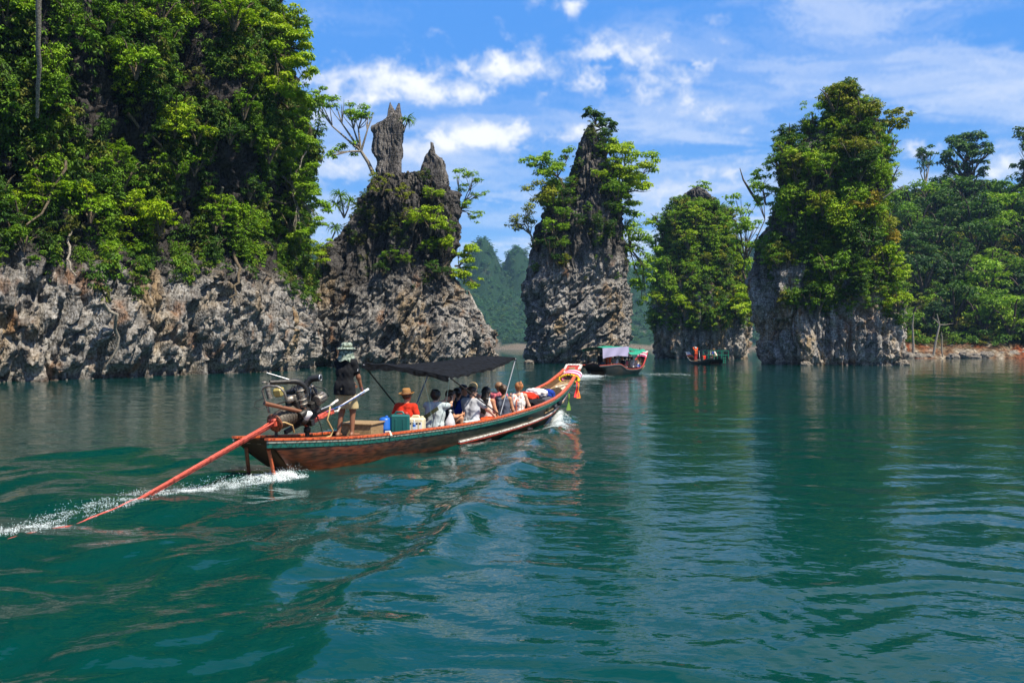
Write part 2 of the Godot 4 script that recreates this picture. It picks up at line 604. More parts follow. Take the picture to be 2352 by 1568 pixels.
func carve_at(q: Vector3, o: Dictionary) -> float:
	var sd: float = o.get("seed", 0.0)
	var a: float = o.get("amp", 1.0)
	var wx := n_one.get_noise_3d(q.x * 0.5 + sd, q.y * 0.4, q.z * 0.5) * 0.32
	var wy := n_one.get_noise_3d(q.x * 0.45, q.y * 0.4 + sd, q.z * 0.45 + 7.0) * 0.5
	var big := n_low.get_noise_3d(q.x * 0.11 + sd, q.y * 0.045, q.z * 0.11)
	# upright faces parted by joints, at three sizes
	var a1 := Vector3((q.x + wx * 0.9) * 0.36 + sd, (q.y + wy) * 0.095, (q.z + wx * 0.9) * 0.36)
	var a2 := Vector3((q.x + wx * 0.7) * 0.95 + sd, (q.y + wy) * 0.34, (q.z + wx * 0.7) * 0.95)
	var a3 := Vector3((q.x + wx * 0.4) * 2.3 + sd, (q.y + wy * 0.5) * 0.95, (q.z + wx * 0.4) * 2.3)
	var face := n_val.get_noise_3dv(a1) * 0.62 + n_val.get_noise_3dv(a2) * 0.24 + n_val.get_noise_3dv(a3) * 0.09
	var joints := minf(n_cel.get_noise_3dv(a1) + 1.0, 0.14) * 3.2 + minf(n_cel.get_noise_3dv(a2) + 1.0, 0.2) * 1.2 + minf(n_cel.get_noise_3dv(a3) + 1.0, 0.3) * 0.34
	var flute := n_rid.get_noise_3d((q.x + wx) * 0.75, (q.y + wy) * 0.055 + sd, (q.z + wx) * 0.75)
	var body := n_fbm.get_noise_3d(q.x * 0.5 + sd, q.y * 0.32, q.z * 0.5)
	var grain := n_fbm.get_noise_3d(q.x * 2.7 + sd, q.y * 1.1, q.z * 2.7)
	var pit := ss(0.2, 0.46, n_fbm.get_noise_3d(q.x * 0.7 + sd * 2.0, q.y * 0.45 + 9.0, q.z * 0.7))
	return a * (big * 1.5 + face + joints - flute * 0.36 + body * 0.45 - pit * 0.5 + grain * 0.34 - 1.1)

func rock_color(p: Vector3, o: Dictionary) -> Color:
	var sd: float = o.get("seed", 0.0)
	var band: float = o.get("band", 7.0)
	var up := ss(band - 1.5, band + 1.8, p.y + 2.2 * n_low.get_noise_3d(p.x * 0.25 + sd, p.y * 0.06, p.z * 0.25))
	var warm := ss(-0.05, 0.42, n_low.get_noise_3d(p.x * 0.16 + sd * 2.0, p.y * 0.12, p.z * 0.16) + o.get("warm", 0.0))
	var ochre := ss(0.22, 0.5, n_fbm.get_noise_3d(p.x * 0.35 + sd, p.y * 0.22 + 5.0, p.z * 0.35) + o.get("ochre", 0.0))
	var streak := ss(0.02, 0.45, n_fbm.get_noise_3d(p.x * 0.9 + sd, p.y * 0.07, p.z * 0.9))
	var drip := ss(0.08, 0.4, n_fbm.get_noise_3d(p.x * 1.7 + 3.0, p.y * 0.075 + sd, p.z * 1.7))
	var pale := ss(0.15, 0.5, n_fbm.get_noise_3d(p.x * 0.4, p.y * 0.15 + sd, p.z * 0.4 + 9.0))
	var c := Vector3(0.34, 0.33, 0.32).lerp(Vector3(0.36, 0.275, 0.175), warm)
	c = c.lerp(Vector3(0.52, 0.51, 0.50), pale * 0.7)
	c = c.lerp(Vector3(0.50, 0.46, 0.40), 0.6 * ss(0.2, 0.5, p.y) * (1.0 - ss(0.8, 1.5, p.y + n_one.get_noise_2d(p.x * 0.5, p.z * 0.5))))
	c = c.lerp(Vector3(0.27, 0.125, 0.048), ochre * 0.75)
	c = c.lerp(Vector3(0.085, 0.085, 0.09), streak * 0.72)
	c = c.lerp(Vector3(0.54, 0.53, 0.51), drip * 0.55)
	var d := Vector3(0.125, 0.12, 0.118).lerp(Vector3(0.04, 0.04, 0.043), streak * 0.9).lerp(Vector3(0.27, 0.255, 0.235), pale * 0.65)
	d = d * o.get("dark", 1.0)
	c = c.lerp(d, up)
	# the wet foot
	c = c * lerpf(0.42, 1.0, ss(0.05, 0.42 + 0.2 * n_one.get_noise_2d(p.x * 0.7, p.z * 0.7), p.y))
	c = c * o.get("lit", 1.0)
	return Color(c.x, c.y, c.z)

# rows: [[y, left, right], ...] in 2352 wide pixels from the top down; d: how far its foot stands
func tower(called: String, label: String, rows: Array, d: float, kd: float, nu: int, nv: int, o: Dictionary) -> Dictionary:
	var wl: Array = rows[rows.size() - 1]
	var half_w: float = (wl[2] - wl[1]) * 0.5 * K / F * d
	var zc: float = d + half_w * kd * o.get("push", 0.85)
	var tl := []
	var tr := []
	for k in range(rows.size() - 1, -1, -1):
		var rw: Array = rows[k]
		var y: float = wq(0, rw[0], zc).y
		if k == rows.size() - 1: y = 0.0
		tl.append([y, wq(rw[1], 0, zc).x])
		tr.append([y, wq(rw[2], 0, zc).x])
	tl.push_front([-2.5, tl[0][1]])
	tr.push_front([-2.5, tr[0][1]])
	var top: float = tl[tl.size() - 1][0]
	var p := PackedVector3Array()
	var cols := PackedColorArray()
	p.resize(nu * nv)
	cols.resize(nu * nv)
	var deep: float = half_w * kd
	var sharp: float = o.get("square", 2.6)
	for j in nv:
		var v := float(j) / (nv - 2)
		var y := lerpf(-2.5, top, minf(v, 1.0))
		var xl := table(tl, y)
		var xr := table(tr, y)
		var cx := (xl + xr) * 0.5
		var hw := (xr - xl) * 0.5
		var hd: float = deep * lerpf(1.0, clampf(hw / half_w, 0.12, 1.0), o.get("taper", 0.8))
		var calm := clampf(hw / 2.6, o.get("rough", 0.28), 1.0)
		for i in nu:
			# three quarters of the points on the side that faces the lake's middle
			var s := float(i) / nu
			var a := -PI * 0.62 + s / 0.8 * PI * 1.24 if s < 0.8 else PI * 0.62 + (s - 0.8) / 0.2 * PI * 0.76
			var ca := sin(a)
			var sa := cos(a)
			var e := pow(pow(absf(ca), sharp) + pow(absf(sa), sharp), -1.0 / sharp)
			var n := Vector3(ca * e * hw, 0, sa * e * hd)
			var w := Vector3(cx, y, -zc) + n
			if j == nv - 1:
				w = Vector3(cx, top + 0.15, -zc)
			else:
				var nn := Vector3(ca / maxf(hw, 0.3), 0, sa / maxf(hd, 0.3)).normalized()
				var under: float = -0.45 * exp(-pow((y - 0.25) / 0.5, 2.0))
				var dd := (carve(w, o) + under) * calm
				dd = maxf(dd, -hw * 0.62)
				w += nn * dd
				w.y += calm * 0.25 * n_one.get_noise_3d(w.x * 0.8, w.y * 0.8, w.z * 0.8) * (1.0 if y > 0.4 else 0.0)
			p[j * nu + i] = w
			cols[j * nu + i] = rock_color(w, o)
	var mesh := grid_mesh(p, nu, nv, true, 1.0, cols)
	var root := obj(called, mesh, M.rock)
	tag(root, label, "rock tower", o.get("group", ""))
	return {"p": p, "n": mesh.surface_get_arrays(0)[Mesh.ARRAY_NORMAL], "nu": nu, "nv": nv, "node": root, "front": 0.8, "mesh": mesh}

# the point of a rock nearest to a place of the 2352 wide picture
func on_rock(rk: Dictionary, x: float, y: float) -> int:
	var best := -1
	var bd := 1e9
	var px := x * K
	var py := y * K
	var p: PackedVector3Array = rk.p
	var n: PackedVector3Array = rk.n
	var k := 0
	for q in p:
		if q.z < -1.0:
			var f := F / -q.z
			var dx := 512.0 + q.x * f - px
			if absf(dx) < 14.0:
				var dy := HZ - (q.y - EYE) * f - py
				# of the points close to the line of sight, the one in front
				var e := maxf(dx * dx + dy * dy, 5.0) - q.z * 0.02
				if e < bd and n[k].dot(q) < 0.0:
					bd = e
					best = k
		k += 1
	return best

# ------------------------------------------------------------------ foliage
func leaf_arrays(spots: Array) -> ArrayMesh:
	# spots: [position, long axis, normal, length, width, colour]
	var v := PackedVector3Array()
	var nn := PackedVector3Array()
	var cc := PackedColorArray()
	var ix := PackedInt32Array()
	for s in spots:
		var pos: Vector3 = s[0]
		var ax: Vector3 = s[1]
		var nr: Vector3 = s[2]
		var l: float = s[3]
		var w: float = s[4]
		var sd := ax.cross(nr).normalized()
		var o := v.size()
		v.append(pos)
		v.append(pos + ax * l * 0.45 + sd * w * 0.5 - nr * w * 0.14)
		v.append(pos + ax * l - nr * l * 0.16)
		v.append(pos + ax * l * 0.45 - sd * w * 0.5 - nr * w * 0.14)
		for k in 4:
			nn.append((nr + (sd * 0.35 if k == 1 else (sd * -0.35 if k == 3 else Vector3.ZERO))).normalized())
			cc.append(s[5])
		# clockwise seen against the normal
		if (v[o + 2] - v[o]).cross(v[o + 1] - v[o]).dot(nr) > 0.0:
			for q in [0, 1, 2, 0, 2, 3]: ix.append(o + q)
		else:
			for q in [0, 2, 1, 0, 3, 2]: ix.append(o + q)
	var arr := []
	arr.resize(Mesh.ARRAY_MAX)
	arr[Mesh.ARRAY_VERTEX] = v
	arr[Mesh.ARRAY_NORMAL] = nn
	arr[Mesh.ARRAY_COLOR] = cc
	arr[Mesh.ARRAY_INDEX] = ix
	var m := ArrayMesh.new()
	m.add_surface_from_arrays(Mesh.PRIMITIVE_TRIANGLES, arr)
	return m

# leaves over a flattened pad
func pad_leaves(spots: Array, r: RandomNumberGenerator, c: Vector3, rad: float, flat: float, count: int, size: float, tint: float, droop := 0.25) -> void:
	var warm := r.randf_range(0.85, 1.2)
	for i in count:
		var u := Vector3(r.randfn(), r.randfn(), r.randfn()).normalized()
		if u.y < -0.25: u.y = -u.y * 0.6
		var q := pow(r.randf(), 0.28)
		var pos := c + Vector3(u.x, u.y * flat, u.z) * rad * q
		var nr := (u * 0.85 + Vector3(0, 0.55, 0) + Vector3(r.randfn(), r.randfn(), r.randfn()) * 0.38).normalized()
		var ax := (Vector3(u.x, 0, u.z) + Vector3(r.randfn(), 0, r.randfn()) * 0.8 - Vector3(0, droop, 0))
		ax = (ax - nr * ax.dot(nr)).normalized()
		var b := tint * r.randf_range(0.72, 1.25)
		spots.append([pos, ax, nr, size * r.randf_range(0.75, 1.35), size * r.randf_range(0.42, 0.62), Color(b * warm, b, b * r.randf_range(0.6, 1.2))])

func make_crowns() -> void:
	var r := RandomNumberGenerator.new()
	r.seed = 101
	# 0-4 domed bushes, 5-8 spreading trees, 9-11 hanging growth, 12-13 loose airy trees; all about one unit in radius
	for k in 14:
		var spots := []
		if k < 9:
			var wide := 1.0 if k < 5 else 1.1
			var lobes := 8 if k < 5 else 10
			for i in lobes:
				var a := r.randf() * TAU
				var h := r.randf_range(-0.45, 0.75) if k < 5 else r.randf_range(-0.3, 0.6)
				var q := sqrt(maxf(0.0, 1.0 - h * h)) * r.randf_range(0.30, 0.68) * wide
				var c := Vector3(cos(a) * q, h * 0.8, sin(a) * q)
				var tone := r.randf_range(0.68, 1.25)
				for s in 7:
					var u := Vector3(r.randfn(), r.randfn() * 0.8 + 0.25, r.randfn()).normalized()
					pad_leaves(spots, r, c + u * r.randf_range(0.16, 0.36), r.randf_range(0.10, 0.21), 0.85, 27 if k < 5 else 24, r.randf_range(0.095, 0.125), tone * r.randf_range(0.85, 1.2))
		elif k < 12:
			for i in 18:
				var x := r.randf_range(-0.7, 0.7)
				var y := r.randf_range(-0.1, 0.6)
				var n := r.randi_range(3, 7)
				for s in n:
					pad_leaves(spots, r, Vector3(x + r.randfn() * 0.05, y - s * 0.22, 0.3 + r.randfn() * 0.12 - absf(x) * 0.2), 0.22 - 0.018 * s, 0.9, 22, 0.11, r.randf_range(0.7, 1.15), 1.4)
		else:
			for i in 22:
				var a := r.randf() * TAU
				var h := r.randf_range(-0.5, 0.9)
				var q := sqrt(r.randf()) * 0.9
				pad_leaves(spots, r, Vector3(cos(a) * q, h, sin(a) * q), r.randf_range(0.12, 0.24), 0.75, 52, 0.10, r.randf_range(0.8, 1.2))
		crowns.append(leaf_arrays(spots))
	# stems: a few bare limbs that fork into the crown
	for k in 4:
		var st := st_new()
		for i in 6:
			var a := TAU * (i + r.randf() * 0.6) / 6.0
			var e := Vector3(cos(a) * 0.7, r.randf_range(0.1, 0.7), sin(a) * 0.7)
			add_tube(st, [Vector3(0, -0.75, 0), Vector3(e.x * 0.25, -0.3, e.z * 0.25), e * 0.75, e], [0.055, 0.045, 0.03, 0.012], 5)
		stems.append(done(st))
	# a small clump for the growth that clings to the rock
	var cl := []
	for i in 5:
		pad_leaves(cl, r, Vector3(r.randfn() * 0.45, r.randfn() * 0.35, r.randfn() * 0.3), 0.42, 0.75, 30, 0.26, r.randf_range(0.75, 1.2), 0.5)
	M.clump = leaf_arrays(cl)
	M.vary = vmat(0.6, 0.3)
	M.vary.backlight_enabled = true
	M.vary.backlight = lin(0.5, 0.6, 0.12)

func bush(called: String, label: String, group: String, at: Vector3, rad: float, kind: int, color: int, squash := 1.0, category := "bush") -> Node3D:
	var o := thing(called, label, category, at, rng.randf() * TAU if kind < 9 or kind > 11 else rng.randfn() * 0.3, group)
	o.scale = Vector3(rad * rng.randf_range(0.9, 1.15), rad * squash * rng.randf_range(0.85, 1.1), rad * rng.randf_range(0.9, 1.15))
	obj("crown", crowns[kind], M.leaf[color], o)
	obj("stem", stems[rng.randi() % 4], M.bark, o)
	return o

# a tree of its own outline: limbs run from the foot to each pad
func pad_tree(called: String, label: String, foot: Vector3, pads: Array, color: int, leaf: float, trunk_r: float, bark: Material, dens := 1.0, fork := 0.4, category := "tree", group := "") -> Node3D:
	var o := thing(called, label, category, foot, 0.0, group)
	var mid := Vector3.ZERO
	for p in pads: mid += p[0] - foot
	mid /= pads.size()
	var hub := mid * fork
	var st := st_new()
	add_tube(st, [Vector3.ZERO, hub * 0.5 + Vector3(rng.randfn(), 0, rng.randfn()) * trunk_r * 1.5, hub], [trunk_r, trunk_r * 0.85, trunk_r * 0.7], 7)
	var spots := []
	for p in pads:
		var e: Vector3 = p[0] - foot
		var bend := hub.lerp(e, 0.5) + Vector3(rng.randfn(), rng.randfn() * 0.5 + 0.6, rng.randfn()) * (e - hub).length() * 0.10
		add_tube(st, [hub, hub.lerp(bend, 0.55), bend, e - Vector3(0, p[1] * 0.2, 0)], [trunk_r * 0.6, trunk_r * 0.48, trunk_r * 0.36, trunk_r * 0.16], 6)
		for k in 4:
			var w: Vector3 = Vector3(rng.randfn(), rng.randfn() * 0.4, rng.randfn()).normalized() * p[1] * 0.85
			add_tube(st, [bend, bend.lerp(e + w, 0.6) - Vector3(0, p[1] * 0.12, 0), e + w], [trunk_r * 0.26, trunk_r * 0.17, trunk_r * 0.06], 4)
		var n := int(dens * clampf(p[1] * p[1] / (leaf * leaf) * 46.0, 120, 1500))
		var sub := 5
		for k in sub:
			var off: Vector3 = Vector3(rng.randfn() * 0.5, rng.randfn() * 0.34, rng.randfn() * 0.5) * p[1]
			pad_leaves(spots, rng, e + off, p[1] * rng.randf_range(0.40, 0.66), 0.62, n / sub, leaf, rng.randf_range(0.8, 1.2))
	obj("trunk", done(st), bark, o)
	obj("crown", leaf_arrays(spots), M.leaf[color], o)
	return o

# pads given in 2352 wide pixels
func px_tree(called: String, label: String, foot: Vector3, pads: Array, color: int, leaf: float, trunk_r: float, bark: Material, dens := 1.0, fork := 0.4, spread := 1.0) -> Node3D:
	var list := []
	for p in pads:
		var d := -foot.z + rng.randfn() * spread
		list.append([wq(p[0], p[1], d), p[2] * K / F * d])
	return pad_tree(called, label, foot, list, color, leaf, trunk_r, bark, dens, fork)

# growth that clings to a rock: many small clumps as one mass
func cling(called: String, label: String, rk: Dictionary, count: int, size: float, keep: Callable, shade: Array) -> void:
	var p: PackedVector3Array = rk.p
	var n: PackedVector3Array = rk.n
	var xf := []
	var cols := []
	var guard := 0
	while xf.size() < count and guard < count * 40:
		guard += 1
		var k := rng.randi() % p.size()
		if n[k].dot(p[k]) > 0.2 * p[k].length(): continue
		if rng.randf() > keep.call(p[k], n[k]): continue
		var s := size * rng.randf_range(0.6, 1.5)
		var b := Basis(Vector3.UP, rng.randf() * TAU).scaled(Vector3(s, s * rng.randf_range(0.8, 1.5), s))
		xf.append(Transform3D(b, p[k] + n[k] * s * 0.35))
		var g: Array = shade[rng.randi() % shade.size()]
		var f := rng.randf_range(0.75, 1.3)
		cols.append(Color(g[0] * f, g[1] * f, g[2] * f))
	var o := multi(called, M.clump, M.vary, xf, cols)
	tag(o, label, "climbing plants", "", "stuff")

const DARK_GREENS := [[0.055, 0.13, 0.012], [0.085, 0.18, 0.012], [0.045, 0.10, 0.012], [0.12, 0.20, 0.012], [0.10, 0.115, 0.02]]
const LIVE_GREENS := [[0.10, 0.21, 0.010], [0.15, 0.27, 0.010], [0.07, 0.15, 0.011], [0.19, 0.28, 0.011], [0.19, 0.19, 0.014]]

const SHADES := ["lime green", "mid green", "dark green", "olive", "orange tinged", "bluish green", "fresh green"]

# says which bush: its size, shade, build and where on its rock it grows
func bush_words(b: Array, box_: Array, noun: String, place: String) -> String:
	var fx := clampf(float(b[0] - box_[0]) / (box_[1] - box_[0]), 0.0, 0.999)
	var fy := clampf(float(b[1] - box_[2]) / (box_[3] - box_[2]), 0.0, 0.999)
	var ratio: float = float(b[2]) / box_[4]
	var sizes := "tiny" if ratio < 0.72 else ("small" if ratio < 0.9 else ("medium" if ratio < 1.1 else ("large" if ratio < 1.28 else "huge")))
	var build := "rounded" if b[3] < 5 else ("spreading" if b[3] < 9 else ("hanging" if b[3] < 12 else "airy"))
	var rows := ["near the top", "high up", "upper middle", "halfway up", "lower middle", "low down", "at the bottom"]
	var cols := ["far left", "left of centre", "centre", "right of centre", "far right"]
	return "%s %s %s %s %s %s on the %s" % [sizes, SHADES[b[4]], build, noun, rows[int(fy * 7.0)], cols[int(fx * 5.0)], place]

# bushes by list: [x, y, radius in 2352 wide pixels, kind, colour]; box_: their region and the radius that parts small from large
func bushes_on(rk: Dictionary, list: Array, called: String, noun: String, place: String, group: String, box_: Array, lift := 0.35) -> void:
	for b in list:
		var k := on_rock(rk, b[0], b[1])
		if k < 0: continue
		var q: Vector3 = rk.p[k]
		var r: float = b[2] * K / F * -q.z
		var nr: Vector3 = rk.n[k]
		var out := (nr * 0.8 + Vector3(0, 0.25, 0)) * r * lift
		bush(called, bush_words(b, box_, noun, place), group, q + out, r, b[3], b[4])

# scattered over a region of the picture with a chance given by keep(x, y)
func scatter(rk: Dictionary, x0: float, x1: float, y0: float, y1: float, step: float, keep: Callable, rad: Array, kinds: Array, colors: Array, called: String, noun: String, place: String, group: String, most := 60) -> void:
	var list := []
	var y := y0
	while y < y1:
		var x := x0
		while x < x1:
			var xx := x + rng.randf_range(-0.5, 0.5) * step
			var yy := y + rng.randf_range(-0.5, 0.5) * step
			if rng.randf() < keep.call(xx, yy):
				list.append([xx, yy, rng.randf_range(rad[0], rad[1]), kinds[rng.randi() % kinds.size()], colors[rng.randi() % colors.size()]])
			x += step
		y += step
	while list.size() > most: list.remove_at(rng.randi() % list.size())
	bushes_on(rk, list, called, noun, place, group, [x0, x1, maxf(y0, 0.0), y1, (rad[0] + rad[1]) * 0.5])

# ------------------------------------------------------------------ the cliff at the left
func make_left_cliff() -> Dictionary:
	# plan of its foot: [2352 wide x, distance]; then out of sight round the corner
	var plan := [Vector2(-75, -10), Vector2(-62, -22), Vector2(-46, -33)]
	for q in [[-160, 44], [0, 48.5], [150, 51], [310, 56], [480, 61.5], [630, 67.5], [700, 76], [735, 83], [790, 92]]:
		var w := wq(q[0], 0, q[1])
		plan.append(Vector2(w.x, w.z))
	plan.append(Vector2(-32, -108))
	plan.append(Vector2(-50, -118))
	var hs := [38.0, 38.0, 39.0, 40.0, 41.0, 40.0, 39.0, 37.0, 34.0, 25.0, 9.6, 9.0, 16.0, 22.0]
	var run := [0.0]
	for i in range(1, plan.size()): run.append(run[i - 1] + plan[i].distance_to(plan[i - 1]))
	var tx := []
	var tz := []
	var th := []
	for i in plan.size():
		tx.append([run[i], plan[i].x])
		tz.append([run[i], plan[i].y])
		th.append([run[i], hs[i]])
	var total: float = run[run.size() - 1]
	var s_a: float = run[3] - 2.0
	var s_b: float = run[11]
	var nu := 430
	var nv := 300
	var p := PackedVector3Array()
	var cols := PackedColorArray()
	p.resize(nu * nv)
	cols.resize(nu * nv)
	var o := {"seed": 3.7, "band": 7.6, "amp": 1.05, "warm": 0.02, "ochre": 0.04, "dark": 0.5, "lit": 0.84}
	var one := func(i: int) -> void:
		pass
	for i in nu:
		var f := float(i) / (nu - 1)
		var s: float
		if f < 0.08: s = lerpf(0.0, s_a, f / 0.08)
		elif f < 0.94: s = lerpf(s_a, s_b, (f - 0.08) / 0.86)
		else: s = lerpf(s_b, total, (f - 0.94) / 0.06)
		var x := smooth_table(tx, s)
		var z := smooth_table(tz, s)
		var e := 0.8
		var tang := Vector2(smooth_table(tx, s + e) - smooth_table(tx, s - e), smooth_table(tz, s + e) - smooth_table(tz, s - e)).normalized()
		var nr := Vector3(-tang.y, 0, tang.x)
		var top := table(th, s)
		for j in nv:
			var v := float(j) / (nv - 26)
			var w: Vector3
			if v <= 1.0:
				var y := lerpf(-2.5, top, v)
				var lean := 0.0
				lean += 0.9 * ss(0.0, 4.0, y) * (1.0 - ss(5.5, 9.0, y)) - 1.2 * ss(7.0, 10.0, y) + 1.8 * ss(13.0, 22.0, y) - 0.10 * maxf(y - 24.0, 0.0)
				w = Vector3(x, y, z) + nr * lean
				var under: float = -0.5 * exp(-pow((y - 0.2) / 0.5, 2.0))
				w += nr * (carve(w, o) + under)
				w.y += 0.25 * n_one.get_noise_3d(w.x * 0.8, w.y * 0.8, w.z * 0.8) * (1.0 if y > 0.4 else 0.0)
			else:
				var b := (v - 1.0) / (25.0 / (nv - 26))
				w = Vector3(x, top, z) - nr * (1.0 + b * 16.0 - 0.10 * maxf(top - 24.0, 0.0))
				w.y += 2.0 * n_low.get_noise_2d(w.x * 0.15, w.z * 0.15) + b * 1.5 - b * b * 3.0
			p[j * nu + i] = w
			cols[j * nu + i] = rock_color(w, o)
	var side := 1.0
	var mesh := grid_mesh(p, nu, nv, false, side, cols)
	var nn: PackedVector3Array = mesh.surface_get_arrays(0)[Mesh.ARRAY_NORMAL]
	# the middle of the face has to look towards the lake
	var probe := (nv / 2) * nu + nu / 2
	if nn[probe].dot(p[probe]) > 0.0:
		mesh = grid_mesh(p, nu, nv, false, -side, cols)
		nn = mesh.surface_get_arrays(0)[Mesh.ARRAY_NORMAL]
	var root := obj("limestone_cliff", mesh, M.rock)
	tag(root, "tall dark limestone cliff with a pale band above the water and jungle hanging over it", "cliff")
	return {"p": p, "n": nn, "nu": nu, "nv": nv, "node": root}

func make_towers() -> void:
	M.cliff = make_left_cliff()
	M.tower_a = tower("limestone_tower", "broad grey limestone tower with two bare rock horns on top", [[405, 848, 1012], [425, 838, 1032], [450, 822, 1042], [490, 802, 1050], [540, 772, 1050], [580, 742, 1044], [610, 728, 1040], [640, 722, 1046], [665, 716, 1072], [700, 706, 1090], [740, 702, 1112], [790, 700, 1134], [842, 696, 1142]],
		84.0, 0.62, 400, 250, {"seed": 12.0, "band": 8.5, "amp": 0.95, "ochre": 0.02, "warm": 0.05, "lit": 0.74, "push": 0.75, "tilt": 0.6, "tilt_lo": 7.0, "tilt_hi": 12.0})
	# its two horns stand on the crown of the tower
	M.horn_a = tower("rock_horn", "tall blocky rock horn with a forked tip on the two horned tower", [[262, 892, 923], [276, 884, 925], [284, 868, 929], [294, 856, 930], [318, 860, 925], [345, 853, 929], [372, 866, 919], [392, 860, 923], [410, 862, 921], [440, 850, 930]],
		93.0, 0.8, 150, 170, {"seed": 22.0, "band": -4.0, "dark": 1.5, "rough": 0.75, "amp": 0.5, "square": 3.4, "push": 0.2, "taper": 0.3})
	M.horn_b = tower("rock_horn", "shorter slanting rock horn with a knob on top beside the tall horn", [[329, 986, 996], [343, 986, 997], [350, 976, 997], [368, 972, 1020], [392, 960, 1026], [402, 940, 1027], [430, 925, 1034], [460, 915, 1040]],
		93.0, 0.5, 150, 130, {"seed": 32.0, "band": -4.0, "dark": 1.5, "rough": 0.6, "amp": 0.5, "square": 3.0, "push": 0.2, "taper": 0.4})
	var tip := tower("rock_tip", "", [[235, 894, 898], [250, 891, 905], [272, 888, 912], [282, 886, 912]], 93.0, 0.9, 40, 40, {"seed": 25.0, "band": -4.0, "dark": 1.5, "rough": 0.5, "amp": 0.3, "push": 0.2})
	var tip2 := tower("rock_tip", "", [[238, 913, 919], [252, 906, 922], [270, 903, 925], [282, 900, 926]], 93.0, 0.9, 40, 40, {"seed": 29.0, "band": -4.0, "dark": 1.5, "rough": 0.5, "amp": 0.3, "push": 0.2})
	for q in [tip, tip2]:
		remove_child(q.node)
		q.node.name = "rock_tip"
		for key in ["label", "category"]:
			if q.node.has_meta(key): q.node.remove_meta(key)
		M.horn_a.node.add_child(q.node, true)
	M.outcrop = tower("rock_outcrop", "jagged pale rock outcrop at the right foot of the two horned tower", [[668, 1074, 1080], [700, 1068, 1098], [735, 1062, 1114], [770, 1058, 1126], [800, 1050, 1136], [836, 1046, 1143]],
		90.0, 0.9, 130, 110, {"seed": 42.0, "band": 14.0, "amp": 0.5, "ochre": 0.12, "warm": 0.1})
	M.tower_b = tower("limestone_tower", "slim pointed limestone tower standing alone in the middle of the lake", [[290, 1350, 1366], [305, 1340, 1372], [330, 1324, 1382], [370, 1312, 1402], [410, 1296, 1418], [450, 1266, 1430], [500, 1242, 1436], [550, 1228, 1440], [600, 1220, 1441], [650, 1206, 1443], [690, 1198, 1446], [740, 1202, 1449], [790, 1202, 1452], [832, 1208, 1454]],
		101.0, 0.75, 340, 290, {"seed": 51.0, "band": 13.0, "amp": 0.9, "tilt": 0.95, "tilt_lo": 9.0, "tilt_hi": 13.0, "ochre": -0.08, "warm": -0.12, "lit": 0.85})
	M.tower_c = tower("limestone_tower", "squat jungle covered limestone tower behind the small boat with teal railing", [[432, 1590, 1606], [442, 1574, 1618], [458, 1562, 1630], [486, 1546, 1642], [526, 1530, 1660], [590, 1518, 1684], [650, 1502, 1702], [700, 1496, 1718], [750, 1494, 1724], [823, 1492, 1726]],
		140.0, 0.8, 260, 210, {"seed": 63.0, "band": 13.0, "amp": 1.1, "warm": 0.08})
	M.tower_d = tower("limestone_tower", "tallest jungle covered limestone tower at the right with a narrow summit", [[208, 1926, 1950], [226, 1906, 1972], [255, 1894, 1996], [290, 1876, 2022], [325, 1834, 2036], [360, 1806, 2044], [410, 1790, 2050], [470, 1776, 2040], [540, 1766, 2036], [600, 1750, 2040], [640, 1734, 2052], [690, 1742, 2060], [740, 1746, 2066], [800, 1752, 2074], [838, 1758, 2078]],
		92.0, 0.75, 350, 280, {"seed": 74.0, "band": 10.0, "amp": 0.95, "warm": 0.08})

# ------------------------------------------------------------------ far mountains, right hillside
func cone_hills(x: float, z: float, list: Array) -> float:
	var h := 0.0
	for c in list:
		var dx: float = (x - c[0]) / c[2]
		var dz: float = (z - c[1]) / c[3]
		var q := dx * dx + dz * dz
		h = maxf(h, c[4] * exp(-pow(q, 0.95) * 0.9))
	return h

